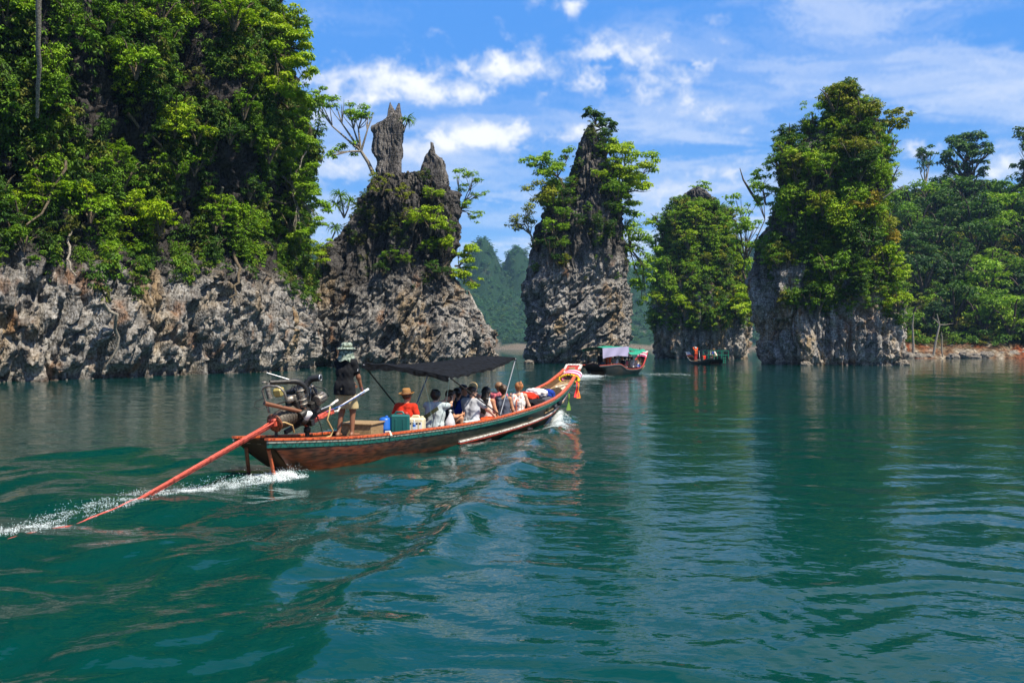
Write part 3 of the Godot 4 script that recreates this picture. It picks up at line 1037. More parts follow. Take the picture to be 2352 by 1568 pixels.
func make_mountains() -> void:
	var peaks := []
	for c in [[1110, 540, 800, 38, 1.0], [1188, 555, 840, 36, 1.0], [1290, 640, 800, 70, 1.0], [1030, 640, 780, 80, 1.0], [1150, 670, 790, 60, 1.0], [720, 548, 760, 60, 1.0], [640, 560, 800, 90, 1.0], [1390, 590, 860, 90, 1.0], [1470, 640, 800, 60, 1.0], [1560, 560, 900, 110, 1.0], [1720, 640, 800, 90, 1.0], [1830, 500, 900, 120, 1.0], [400, 520, 820, 110, 1.0]]:
		var w := wq(c[0], c[1], c[2])
		peaks.append([w.x, w.z, c[3] * 0.8, c[3] * 1.3, w.y * 0.97])
	var nu := 300
	var nv := 110
	var p := PackedVector3Array()
	var cols := PackedColorArray()
	p.resize(nu * nv)
	cols.resize(nu * nv)
	for j in nv:
		for i in nu:
			var x := lerpf(-420.0, 480.0, float(i) / (nu - 1))
			var z := -lerpf(640.0, 1000.0, float(j) / (nv - 1))
			var h := cone_hills(x, z, peaks)
			h *= 1.0 + 0.05 * n_low.get_noise_2d(x * 0.02, z * 0.02)
			h += 4.0 * (n_rid.get_noise_2d(x * 0.012, z * 0.012)) * ss(10.0, 40.0, h)
			var shore := -(650.0 + 14.0 * n_one.get_noise_2d(x * 0.01, 3.0))
			h = lerpf(-3.0, maxf(h, 3.0), ss(shore + 6.0, shore - 26.0, z))
			p[j * nu + i] = Vector3(x, h, z)
			var bare := ss(0.25, 0.5, n_fbm.get_noise_3d(x * 0.03, h * 0.02, z * 0.03))
			cols[j * nu + i] = Color(0.026, 0.066, 0.034).lerp(Color(0.20, 0.19, 0.17), bare if h < 30.0 else bare * 0.25)
			if h < 3.5: cols[j * nu + i] = Color(0.20, 0.17, 0.13)
	var m := grid_mesh(p, nu, nv, false, 1.0, cols)
	var n: PackedVector3Array = m.surface_get_arrays(0)[Mesh.ARRAY_NORMAL]
	if n[nu * 50 + 150].y < 0.0: m = grid_mesh(p, nu, nv, false, -1.0, cols)
	var o := obj("mountains", m, M.soil)
	tag(o, "far steep karst mountains under forest in blue haze", "", "", "structure")
	var xf := []
	var cc := []
	for k in 16000:
		var i := rng.randi() % nu
		var j := rng.randi_range(2, nv - 30)
		var q: Vector3 = p[j * nu + i]
		if q.y < 5.0: continue
		var s := rng.randf_range(1.8, 3.4)
		xf.append(Transform3D(Basis(Vector3.UP, rng.randf() * TAU).scaled(Vector3(s, s * rng.randf_range(0.8, 1.3), s)), q + Vector3(rng.randfn() * 1.5, s * 0.35, rng.randfn() * 1.5)))
		var f := rng.randf_range(0.6, 1.5)
		cc.append(Color(0.036 * f, 0.105 * f, 0.048 * f) if rng.randf() < 0.88 else Color(0.08, 0.15, 0.04))
	tag(multi("mountain_forest", M.clump, M.vary, xf, cc), "far forest covering the hazy mountains", "forest", "", "stuff")

func right_hill(x: float, z: float) -> float:
	# the shore runs from behind the tallest tower to the right
	var shore := -148.0 + 0.12 * (x - 40.0) + 3.0 * n_one.get_noise_2d(x * 0.06, 1.0)
	var u := shore - z
	var ridge := 32.5 + 3.5 * n_low.get_noise_2d(x * 0.03, 7.0)
	var h := -1.5 + 2.6 * ss(-3.0, 4.5, u) + ridge * ss(2.0, 62.0, u)
	h = lerpf(-2.0, h, ss(54.0, 68.0, x - maxf(-z - 148.0, 0.0) * 0.46))
	h += 1.2 * n_low.get_noise_2d(x * 0.09, z * 0.09) * ss(0.0, 6.0, u)
	return h

func make_right_shore() -> void:
	var nu := 240
	var nv := 130
	var p := PackedVector3Array()
	var cols := PackedColorArray()
	p.resize(nu * nv)
	cols.resize(nu * nv)
	for j in nv:
		for i in nu:
			var x := lerpf(40.0, 200.0, float(i) / (nu - 1))
			var v := float(j) / (nv - 1)
			var z := -lerpf(128.0, 290.0, v * v * 0.7 + v * 0.3)
			var h := right_hill(x, z)
			h += 0.5 * (n_rid.get_noise_2d(x * 0.3, z * 0.3)) * ss(0.2, 1.5, h)
			p[j * nu + i] = Vector3(x, h, z)
			var red := ss(-0.15, 0.3, n_fbm.get_noise_2d(x * 0.09, z * 0.09))
			var c := Color(0.17, 0.105, 0.06).lerp(Color(0.24, 0.062, 0.022), red)
			c = c.lerp(Color(0.36, 0.32, 0.25), ss(0.1, 0.4, n_fbm.get_noise_2d(x * 0.3 + 9.0, z * 0.3)))
			c = c.lerp(Color(0.03, 0.042, 0.015), ss(1.6, 3.6, h + n_one.get_noise_2d(x * 0.3, z * 0.3)))
			cols[j * nu + i] = c
	var m := grid_mesh(p, nu, nv, false, 1.0, cols)
	var n: PackedVector3Array = m.surface_get_arrays(0)[Mesh.ARRAY_NORMAL]
	if n[nu * 90 + 150].y < 0.0: m = grid_mesh(p, nu, nv, false, -1.0, cols)
	tag(obj("hillside", m, M.soil), "forested hillside with a bare red earth bank along the water", "", "", "structure")

# ------------------------------------------------------------------ what grows on the rocks
# overhung hollows of the left cliff where little grows
func hollow(q: Vector2) -> float:
	var f := 1.0
	for h in [[215, 190, 75, 110], [345, 300, 60, 80], [400, 500, 60, 45], [520, 400, 60, 90], [420, 590, 60, 30], [520, 200, 60, 50], [420, 130, 40, 50], [630, 480, 30, 60]]:
		var e := Vector2((q.x - h[0]) / h[2], (q.y - h[1]) / h[3]).length()
		f = minf(f, 0.08 + 0.92 * ss(0.65, 1.15, e))
	return f

func make_greenery() -> void:
	var C: Dictionary = M.cliff
	var A: Dictionary = M.tower_a
	var B: Dictionary = M.tower_b
	var T: Dictionary = M.tower_c
	var D: Dictionary = M.tower_d
	# ---- cliff at the left: where the jungle starts, as height in the picture
	var edge := [[0, 545], [90, 560], [200, 585], [300, 610], [390, 600], [470, 560], [560, 560], [640, 570], [700, 600], [760, 640]]
	var lo := func(p: Vector3, n: Vector3) -> float:
		var q := Vector2((512.0 + p.x * F / -p.z) / K, (HZ - (p.y - EYE) * F / -p.z) / K)
		var e := table(edge, q.x)
		if q.y > e and q.y < e + 85.0 and q.x > -120.0 and n_one.get_noise_2d(q.x * 0.035, q.y * 0.004) > 0.34: return 0.75 * (1.0 - (q.y - e) / 95.0)
		if q.y > e + 20.0 or q.x < -120.0 or q.y < -420.0: return 0.0
		var patch := ss(-0.1, 0.35, n_low.get_noise_3d(p.x * 0.22, p.y * 0.16, p.z * 0.22))
		return (0.06 + 0.9 * patch) * hollow(q) * (1.0 if q.y < e - 30.0 else 0.35)
	cling("cliff_undergrowth", "dark creepers and ferns matted over the upper part of the tall cliff", C, 4300, 0.6, lo, DARK_GREENS)
	var keep := func(x: float, y: float) -> float:
		var e := table(edge, x)
		if y > e - 12.0: return 0.0
		var v := n_low.get_noise_2d(x * 0.0055 + 2.0, y * 0.0075)
		return clampf(0.42 + v * 2.1, 0.0, 0.95) * hollow(Vector2(x, y))
	scatter(C, -40, 700, -60, 600, 42, keep, [26, 58], [0, 1, 2, 3, 4, 5, 6, 7, 9, 10, 11, 12, 13], [1, 6, 2, 1, 2, 6, 0], "cliff_bush", "bush", "tall left cliff", "bushes on the tall left cliff", 140)
	# what hangs over the washed band
	bushes_on(C, [[40, 560, 30, 9, 1], [120, 572, 34, 10, 2], [185, 585, 30, 11, 1], [262, 600, 32, 9, 6], [340, 600, 28, 10, 2], [420, 585, 30, 11, 1], [478, 565, 32, 9, 2], [530, 565, 34, 10, 1], [585, 568, 30, 11, 6], [640, 580, 30, 9, 1], [690, 600, 26, 10, 2]],
		"hanging_creeper", "creeper", "left cliff", "creepers hanging over the pale rock band", [0, 760, 400, 640, 31], 0.9)
	# the bright ones that catch the sun
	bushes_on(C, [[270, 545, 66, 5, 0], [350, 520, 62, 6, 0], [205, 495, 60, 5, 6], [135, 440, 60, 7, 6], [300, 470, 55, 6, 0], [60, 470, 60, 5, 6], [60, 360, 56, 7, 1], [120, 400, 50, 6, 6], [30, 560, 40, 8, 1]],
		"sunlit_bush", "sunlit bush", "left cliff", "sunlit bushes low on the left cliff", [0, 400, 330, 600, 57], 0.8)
	bushes_on(C, [[430, 330, 48, 6, 0], [450, 385, 38, 5, 6], [390, 400, 34, 6, 1], [330, 170, 60, 5, 6], [500, 60, 60, 6, 0], [560, 100, 56, 5, 0], [470, 35, 50, 7, 6], [610, 130, 50, 6, 6], [350, 110, 46, 7, 1], [260, 60, 50, 6, 1], [640, 210, 46, 5, 0], [570, 250, 44, 6, 1], [650, 60, 44, 6, 6], [620, 350, 40, 8, 6], [660, 440, 44, 12, 6], [650, 520, 44, 13, 1], [520, 480, 46, 8, 6], [560, 540, 44, 7, 1], [470, 520, 40, 12, 6]],
		"sunlit_tree", "leaning tree", "left cliff", "sunlit trees leaning from the left cliff", [300, 700, 0, 600, 46], 0.9)
	# trees that reach out over the gap at the cliff's right edge
	var k := on_rock(C, 600, 90)
	var ft: Vector3 = C.p[k]
	px_tree("overhanging_tree", "bright green tree hanging over the top right edge of the tall cliff against the sky", ft, [[640, 60, 38], [680, 90, 34], [700, 110, 26], [660, 130, 36], [690, 165, 24], [650, 190, 32], [610, 40, 36], [570, 20, 34], [675, 215, 30]], 0, 0.26, 0.16, M.bark, 0.9)
	k = on_rock(C, 640, 400)
	ft = C.p[k]
	px_tree("airy_tree", "airy tree with thin curved limbs and pale leaves at the tall cliff's right edge", ft, [[690, 400, 34], [720, 430, 30], [740, 470, 26], [700, 470, 30], [735, 510, 20], [690, 530, 26], [665, 360, 26], [720, 380, 16], [705, 560, 22]], 6, 0.22, 0.13, M.pale_bark, 0.9)
	k = on_rock(C, 640, 230)
	ft = C.p[k]
	px_tree("airy_tree", "thin leaved tree below the overhanging crown on the tall cliff's right edge", ft, [[690, 240, 28], [700, 285, 26], [735, 225, 18], [680, 320, 30], [715, 320, 20], [660, 280, 30]], 6, 0.22, 0.11, M.bark, 0.9)
	px_tree("hanging_bush", "yellow green bush hanging above the gap between cliff and two horned tower", C.p[on_rock(C, 690, 600)], [[700, 570, 26], [725, 590, 22], [745, 560, 18], [690, 605, 20]], 0, 0.22, 0.07, M.bark, 0.6)
	# bare limbs, roots and lianas on the cliff
	var li := 0
	for l in [[[90, -60], [90, 100], [84, 268], 0.17, "long bare grey trunk standing against the cliff near the left edge of the photo"], [[300, 250], [350, 340], [420, 395], 0.12, "bare diagonal branch crossing the dark hollow of the left cliff"],
			[[510, 430], [495, 520], [470, 600], 0.10, "pale root hanging to the top of the washed rock band on the cliff"], [[600, 470], [640, 500], [700, 440], 0.13, "pale curved limb near the right edge of the left cliff"],
			[[180, 560], [160, 600], [110, 645], 0.09, "pale leaning root beside the ochre rock at the far left"], [[545, 570], [550, 640], [545, 690], 0.14, "thick brown root running down the rock band of the cliff"],
			[[245, 700], [255, 750], [225, 800], 0.13, "crooked dead limb lying against the washed rock of the cliff"], [[115, 360], [110, 450], [95, 530], 0.10, "thin grey stem rising through the bushes at the far left"], [[700, 310], [690, 380], [640, 440], 0.10, "thin dark limb arching down from the cliff edge before the sky"]]:
		var pts := []
		for q in 3: 
			var kk := on_rock(C, l[q][0], maxf(l[q][1], -40.0))
			var base: Vector3 = C.p[kk] + (C.n[kk] as Vector3) * (1.0 + 0.25 * q)
			if l[3] == 0.17: base = wq(l[q][0], l[q][1], 46.3 + 1.6 * q * q * 0.5)
			pts.append(base)
		var path := []
		for q in 9:
			var f := q / 8.0
			var a: Vector3 = pts[0].lerp(pts[1], f)
			path.append(a.lerp(pts[1].lerp(pts[2], f), f) + Vector3(rng.randfn(), rng.randfn(), rng.randfn()) * 0.10)
		var rr := []
		for q in 9: rr.append(lerpf(l[3], l[3] * 0.55, q / 8.0))
		tag(obj("bare_limb", tube(path, rr, 7), M.pale_bark if li % 2 == 0 else M.bark), l[4], "bare limb")
		li += 1
	# ---- two horned tower
	var la := func(p: Vector3, n: Vector3) -> float:
		var q := Vector2((512.0 + p.x * F / -p.z) / K, (HZ - (p.y - EYE) * F / -p.z) / K)
		if q.y > 660.0: return 0.0
		return ss(-0.02, 0.4, n_low.get_noise_3d(p.x * 0.25 + 8.0, p.y * 0.2, p.z * 0.25)) * (1.0 if q.y < 560.0 else 0.45)
	cling("tower_undergrowth", "olive creepers clinging to the upper flanks of the two horned tower", A, 260, 0.36, la, [[0.05, 0.09, 0.015], [0.11, 0.12, 0.02], [0.035, 0.07, 0.012]])
	bushes_on(A, [[880, 438, 34, 12, 3], [920, 450, 26, 13, 3], [985, 455, 28, 6, 0], [1003, 448, 20, 5, 0], [950, 515, 34, 6, 0], [985, 525, 44, 5, 0], [1020, 560, 38, 6, 0], [990, 565, 26, 7, 6], [1035, 535, 24, 3, 1], [1015, 625, 34, 2, 2], [930, 495, 20, 12, 3], [905, 603, 28, 5, 1], [930, 600, 20, 7, 6], [885, 625, 24, 1, 2], [745, 600, 20, 12, 3]],
		"tower_bush", "bush", "two horned tower", "bushes on the two horned tower", [720, 1060, 420, 660, 33], 0.7)
	var fa: Vector3 = A.p[on_rock(A, 855, 425)]
	px_tree("leaning_tree", "tree with a white curved trunk leaning left from the tall rock horn", wq(858, 400, 93.0), [[800, 250, 24], [830, 262, 26], [770, 232, 24], [735, 225, 24], [785, 345, 22], [765, 352, 14], [845, 255, 16], [815, 330, 12]], 6, 0.30, 0.24, M.pale_bark, 0.55, 0.45, 0.8)
	px_tree("thin_tree", "bare limbed tree with leaf tufts on the two horned tower's right flank", wq(1047, 500, 92.0), [[1070, 400, 22], [1095, 410, 14], [1085, 445, 16], [1055, 395, 14], [1100, 485, 16], [1075, 470, 20], [1110, 440, 10], [1060, 430, 16], [1090, 500, 14]], 6, 0.24, 0.13, M.bark, 0.4, 0.3, 0.8)
	px_tree("shoreward_bush", "yellow green bush leaning out to the right from the waist of the two horned tower", wq(1045, 610, 89.0), [[1060, 575, 22], [1085, 570, 24], [1075, 590, 22], [1055, 625, 22], [1075, 622, 18], [1095, 652, 14], [1080, 650, 12]], 0, 0.28, 0.12, M.bark, 0.7, 0.3, 0.6)
	for q in [[780, 445, 42, "pandanus with drooping rosettes at the two horned tower's left shoulder"], [935, 270, 22, "small pandanus tuft beside the tip of the tall rock horn"], [770, 520, 22, "small shaggy pandanus low on the left shoulder of the two horned tower"]]:
		pandanus(q[3], wq(q[0] + (10 if q[2] > 30 else -8), q[1] + q[2] * 1.3, 93.0), wq(q[0], q[1], 93.0), q[2] * K / F * 93.0)
	# ---- slim tower
	var lb := func(p: Vector3, n: Vector3) -> float:
		var q := Vector2((512.0 + p.x * F / -p.z) / K, (HZ - (p.y - EYE) * F / -p.z) / K)
		if q.y > 640.0: return 0.0
		return ss(-0.1, 0.3, n_low.get_noise_3d(p.x * 0.28 + 3.0, p.y * 0.2, p.z * 0.28)) * (1.0 if q.y < 560.0 else 0.5)
	cling("tower_undergrowth", "creepers clinging to the upper walls of the slim tower", B, 200, 0.4, lb, DARK_GREENS)
	bushes_on(B, [[1385, 325, 28, 3, 2], [1410, 375, 34, 6, 6], [1425, 430, 32, 5, 0], [1405, 450, 34, 1, 1], [1300, 430, 34, 4, 1], [1285, 470, 34, 2, 6], [1300, 505, 30, 1, 1], [1330, 510, 22, 3, 2], [1425, 490, 28, 6, 6], [1395, 345, 30, 2, 1], [1400, 350, 26, 6, 1], [1398, 385, 28, 5, 0], [1378, 408, 24, 6, 0], [1392, 435, 30, 2, 1], [1418, 405, 30, 5, 0], [1275, 445, 32, 1, 1], [1260, 425, 24, 13, 6], [1305, 455, 30, 4, 2], [1262, 475, 24, 0, 2], [1272, 535, 36, 6, 6], [1296, 560, 26, 2, 1], [1262, 570, 26, 3, 2], [1305, 600, 24, 4, 3], [1282, 605, 22, 1, 2], [1405, 470, 24, 2, 2], [1412, 520, 22, 9, 2], [1380, 505, 18, 10, 2], [1236, 565, 20, 1, 2], [1226, 620, 16, 3, 1]],
		"tower_bush", "bush", "slim middle tower", "bushes on the slim middle tower", [1210, 1450, 320, 640, 33], 0.6)
	px_tree("summit_tree", "small windswept tree on the very tip of the slim middle tower", wq(1366, 300, 106.0), [[1345, 255, 14], [1370, 262, 18], [1390, 275, 18], [1405, 290, 14], [1360, 250, 12], [1392, 300, 14]], 2, 0.34, 0.16, M.dark_bark, 1.0, 0.4, 0.6)
	px_tree("leaning_tree", "airy tree leaning left from the left shoulder of the slim middle tower", wq(1290, 420, 105.0), [[1225, 365, 26], [1250, 360, 28], [1268, 388, 32], [1242, 395, 24], [1285, 370, 22], [1275, 415, 30], [1300, 345, 16]], 6, 0.34, 0.15, M.bark, 0.55, 0.35, 0.8)
	px_tree("leaning_tree", "olive leaning tree below the airy one on the slim tower's left side", wq(1262, 500, 105.0), [[1238, 440, 30], [1262, 430, 32], [1250, 470, 26], [1275, 455, 28]], 3, 0.34, 0.14, M.bark, 0.6, 0.35, 0.8)
	px_tree("twisted_tree", "twisted half bare tree low on the left side of the slim middle tower", wq(1232, 560, 104.0), [[1180, 505, 20], [1205, 490, 22], [1190, 520, 16], [1170, 515, 10], [1220, 510, 18], [1215, 475, 12]], 3, 0.32, 0.16, M.pale_bark, 0.4, 0.4, 0.8)
	px_tree("crowned_tree", "bright tree with layered crown on the right shoulder of the slim middle tower", wq(1425, 470, 103.0), [[1460, 370, 34], [1430, 345, 34], [1485, 380, 24], [1450, 410, 34], [1440, 440, 32], [1475, 435, 24], [1410, 330, 28], [1425, 395, 34], [1455, 465, 24]], 0, 0.34, 0.2, M.bark, 0.8, 0.35, 1.0)
	px_tree("hanging_tree", "pale green tree hanging down the slim middle tower's right side over the gap", wq(1436, 560, 105.0), [[1452, 490, 26], [1460, 525, 32], [1470, 560, 36], [1464, 595, 36], [1475, 628, 28], [1466, 655, 24], [1450, 515, 24], [1488, 590, 24], [1472, 690, 16]], 6, 0.36, 0.16, M.bark, 0.5, 0.35, 1.0)
	# ---- squat tower
	var lc := func(p: Vector3, n: Vector3) -> float:
		var q := (HZ - (p.y - EYE) * F / -p.z) / K
		return 0.0 if q > 745.0 or q < 462.0 else 1.0
	cling("tower_undergrowth", "jungle matted over the squat tower behind the small boat", T, 1500, 0.85, lc, DARK_GREENS + LIVE_GREENS)
	var kc := func(x: float, y: float) -> float: return 0.85 if y < 650.0 else 0.5
	scatter(T, 1516, 1708, 475, 745, 27, kc, [16, 36], [0, 1, 2, 3, 4, 5, 7, 10], [1, 6, 2, 0, 6, 3, 1], "tower_bush", "bush", "squat tower", "bushes on the squat tower", 50)
	px_tree("summit_tree", "thin small tree on the summit of the squat tower", wq(1610, 450, 146.0), [[1612, 420, 14], [1625, 430, 10], [1600, 428, 9]], 6, 0.4, 0.12, M.bark, 0.6)
	px_tree("gap_tree", "tall thin tree filling the gap between the squat tower and the tallest tower", wq(1712, 640, 120.0), [[1690, 455, 20], [1700, 490, 26], [1715, 520, 26], [1700, 545, 26], [1725, 560, 20], [1720, 600, 16], [1735, 470, 16], [1740, 430, 20], [1690, 520, 20], [1735, 510, 18]], 6, 0.42, 0.2, M.bark, 0.42, 0.3, 1.5)
	px_tree("gap_bush", "glowing yellow green bush at the waist of the squat tower above its grey foot", wq(1712, 715, 138.0), [[1690, 690, 20], [1710, 680, 20], [1720, 700, 20], [1700, 710, 16], [1730, 690, 14]], 0, 0.45, 0.15, M.bark, 0.9)
	tag(obj("dead_snag", tube([wq(1745, 470, 100.0), wq(1725, 440, 100.0), wq(1708, 412, 100.0), wq(1700, 385, 100.0)], [0.2, 0.16, 0.1, 0.04], 6), M.bark), "bare dead snag rising left of the tallest tower", "dead tree")
	# ---- tallest tower
	var ld := func(p: Vector3, n: Vector3) -> float:
		var q := Vector2((512.0 + p.x * F / -p.z) / K, (HZ - (p.y - EYE) * F / -p.z) / K)
		var e := table([[1740, 560], [1790, 690], [1850, 715], [1950, 720], [2020, 730], [2080, 740]], q.x)
		return 0.0 if q.y > e else (0.12 + 0.88 * ss(-0.1, 0.3, n_low.get_noise_3d(p.x * 0.2, p.y * 0.2, p.z * 0.2)))
	cling("tower_undergrowth", "jungle matted over the tallest tower", D, 1900, 0.6, ld, DARK_GREENS + LIVE_GREENS)
	var kd := func(x: float, y: float) -> float:
		var e := table([[1740, 520], [1790, 660], [1850, 700], [1950, 690], [2020, 700], [2080, 740]], x)
		if y > e: return 0.0
		return 0.8 if y < 480.0 or x > 1940.0 else 0.55
	scatter(D, 1785, 2045, 236, 720, 34, kd, [18, 46], [0, 1, 2, 3, 4, 5, 6, 7, 8, 9, 11, 12], [1, 6, 2, 6, 3, 1, 0], "tower_bush", "bush", "tallest tower", "bushes on the tallest tower", 66)
	bushes_on(D, [[1950, 350, 46, 0, 3], [1990, 360, 36, 1, 3], [1915, 250, 50, 5, 3], [1990, 280, 50, 6, 3], [1810, 300, 36, 1, 2], [1790, 370, 40, 5, 6], [1830, 380, 46, 6, 0], [1880, 400, 40, 2, 6], [1900, 470, 40, 7, 3], [1990, 480, 46, 6, 4], [2030, 520, 40, 5, 3], [2040, 600, 50, 7, 0], [2050, 650, 46, 6, 0], [2055, 560, 36, 8, 4], [1955, 222, 26, 4, 2], [1935, 218, 20, 3, 2], [1900, 620, 46, 6, 1], [1870, 690, 40, 0, 1], [1930, 640, 42, 2, 1], [1840, 690, 40, 1, 2], [2060, 700, 36, 5, 0]],
		"crowned_bush", "crown", "tallest tower", "large crowns on the tallest tower", [1740, 2080, 190, 740, 43], 0.6)
	px_tree("leaning_tree", "yellowish tree leaning right from the upper shoulder of the tallest tower", wq(2030, 330, 96.0), [[2055, 260, 20], [2080, 265, 20], [2040, 275, 22], [2065, 285, 16]], 3, 0.34, 0.15, M.pale_bark, 0.7)
	px_tree("side_tree", "light green tree leaning left from the left flank of the tallest tower", wq(1760, 470, 96.0), [[1745, 420, 18], [1760, 400, 20], [1740, 455, 14], [1775, 440, 18]], 6, 0.34, 0.12, M.bark, 0.7)
	tag(obj("bare_branch", tube([wq(2030, 455, 84.5), wq(2050, 440, 84.0), wq(2080, 425, 84.0)], [0.09, 0.06, 0.02], 6), M.pale_bark), "bare branch pointing right from the tallest tower's flank", "bare branch")
	# ---- hillside
	var spots := []
	var guard := 0
	while spots.size() < 165 and guard < 6000:
		guard += 1
		var x := rng.randf_range(60.0, 160.0)
		var z := rng.randf_range(-150.0, -240.0)
		var h := right_hill(x, z)
		if h < 3.2: continue
		var px := 512.0 + x * F / -z
		if px > 1075.0 or px < 890.0: continue
		var near := false
		for s in spots:
			if Vector2(s.x - x, s.z - z).length() < 4.6: near = true
		if near: continue
		spots.append(Vector3(x, h, z))
	for s in spots:
		var r := rng.randf_range(3.6, 6.2)
		var kind: int = [0, 1, 2, 3, 4, 2, 1, 7, 0][rng.randi() % 9]
		var col: int = [1, 2, 2, 5, 1, 6, 2][rng.randi() % 7]
		var where := [(512.0 + s.x * F / -s.z) / K, (HZ - (s.y + r - EYE) * F / -s.z) / K, r, kind, col]
		var o := bush("hillside_tree", bush_words(where, [2060, 2400, 400, 800, 4.4], "tree", "right hillside"), "trees of the forest on the right hillside", s + Vector3(0, r * 0.75, 0), r, kind, col, 1.0, "tree")
		o.get_child(1).name = "trunk"
		o.get_child(1).material_override = M.dark_bark
	var xf := []
	var cc := []
	for q in 3400:
		var x := rng.randf_range(30.0, 175.0)
		var z := rng.randf_range(-146.0, -250.0)
		var h := right_hill(x, z)
		if h < 2.2: continue
		var s := rng.randf_range(1.2, 2.4)
		xf.append(Transform3D(Basis(Vector3.UP, rng.randf() * TAU).scaled(Vector3(s, s, s)), Vector3(x, h + s * 0.3, z)))
		var g: Array = (DARK_GREENS + LIVE_GREENS)[rng.randi() % 10]
		cc.append(Color(g[0], g[1], g[2]))
	tag(multi("hillside_undergrowth", M.clump, M.vary, xf, cc), "undergrowth between the trees of the right hillside", "undergrowth", "", "stuff")
	# trees that stand out
	px_tree("umbrella_tree", "large dark umbrella shaped tree standing above the ridge of the right hillside", grounded(wq(2222, 430, 205.0)), [[2220, 322, 30], [2195, 330, 26], [2250, 330, 26], [2180, 352, 22], [2262, 355, 22], [2220, 350, 30], [2200, 372, 22], [2240, 375, 22], [2185, 388, 14], [2255, 390, 16], [2222, 395, 14], [2170, 365, 12], [2272, 340, 12]], 2, 0.75, 0.55, M.dark_bark, 0.75, 0.55, 2.5)
	px_tree("slender_tree", "slender tree with a small round crown left of the dark umbrella tree", grounded(wq(2125, 415, 200.0)), [[2127, 340, 18], [2115, 355, 14], [2140, 350, 14], [2120, 375, 10], [2138, 372, 10]], 2, 0.6, 0.28, M.pale_bark, 0.55, 0.5, 1.5)
	px_tree("edge_tree", "dark tree cut by the right edge of the photo above the hillside", grounded(wq(2352, 440, 190.0)), [[2350, 310, 16], [2360, 340, 26], [2352, 380, 20], [2370, 400, 26], [2345, 420, 20], [2350, 300, 14]], 2, 0.65, 0.35, M.dark_bark, 0.8, 0.4, 1.5)
	for t in [[2098, 822, [[2098, 790], [2096, 745], [2099, 720]], 0.22, "straight grey dead tree on the red bank beside the tallest tower"], [2142, 822, [[2150, 780], [2158, 745], [2152, 720]], 0.24, "forked grey dead tree on the red bank with a limb to the right"], [2166, 815, [[2163, 800], [2164, 775], [2162, 760]], 0.14, "short dead stump on the red bank right of the forked dead tree"]]:
		var foot := wq(t[0], t[1], 146.0)
		foot.y = 0.6
		var o := thing("dead_tree", t[4], "dead tree", foot)
		var pts := [Vector3(0, -1.0, 0)]
		for q in t[2]: pts.append(wq(q[0], q[1], 146.0) - foot)
		obj("trunk", tube(pts, [t[3], t[3] * 0.85, t[3] * 0.6, t[3] * 0.3], 7), M.pale_bark, o)
		if t[0] == 2142:
			obj("limb", tube([pts[2], wq(2172, 745, 146.0) - foot, wq(2190, 742, 146.0) - foot], [0.13, 0.09, 0.03], 6), M.pale_bark, o)
			obj("limb", tube([pts[2], wq(2150, 735, 146.0) - foot, wq(2142, 728, 146.0) - foot], [0.12, 0.07, 0.03], 6), M.pale_bark, o)
	# fallen blocks along the feet of the rocks
	var q3 := 0
	for b in [[1140, 818, 90.0, 1.2], [1125, 822, 88.0, 0.9], [1100, 830, 86.5, 1.0], [1215, 834, 100.0, 0.8], [1440, 834, 100.5, 1.0], [1990, 838, 92.5, 0.9], [2070, 836, 92.0, 1.1], [1850, 840, 91.5, 0.8]]:
		var at2 := wq(b[0], 0, b[2])
		at2.y = 0.1
		tag(boulder("fallen_block", at2, b[3] * 0.7, 500 + q3), "pale fallen block at the waterline %s" % ["at the outcrop's right tip", "beside the outcrop's right tip", "before the outcrop above the canopy", "at the slim tower's left foot", "at the slim tower's right foot", "at the tallest tower's foot right of centre", "at the tallest tower's right corner", "at the tallest tower's foot left of centre"][q3], "rock", "fallen blocks at the waterline")
		q3 += 1
	# boulders on the bank
	var q2 := 0
	for b in [[2265, 812, 1.6], [2240, 816, 1.2], [2322, 815, 1.7], [2350, 812, 1.5], [2190, 818, 1.0], [2110, 818, 1.1], [2085, 812, 1.3], [2130, 812, 0.9], [2215, 808, 1.0], [2300, 806, 0.9]]:
		var at := wq(b[0], b[1], 145.5)
		at.y = maxf(at.y - 0.6, 0.2)
		tag(boulder("boulder", at, b[2], 300 + q2), "%s boulder on the red bank %s" % [["large pale", "flat", "big rounded", "rightmost", "small", "squat", "leftmost", "low", "half buried", "upper"][q2], ["right of the dead trees", "beside the large pale one", "near the photo edge", "cut by the photo edge", "midway along the shore", "between the dead trees", "beside the tallest tower", "before the forked dead tree", "above the waterline stones", "under the forest edge"][q2]], "boulder", "boulders on the red bank")
		q2 += 1

# the foot of a tree set down on the hillside
func grounded(p: Vector3) -> Vector3:
	return Vector3(p.x, minf(right_hill(p.x, p.z) - 0.3, p.y), p.z)

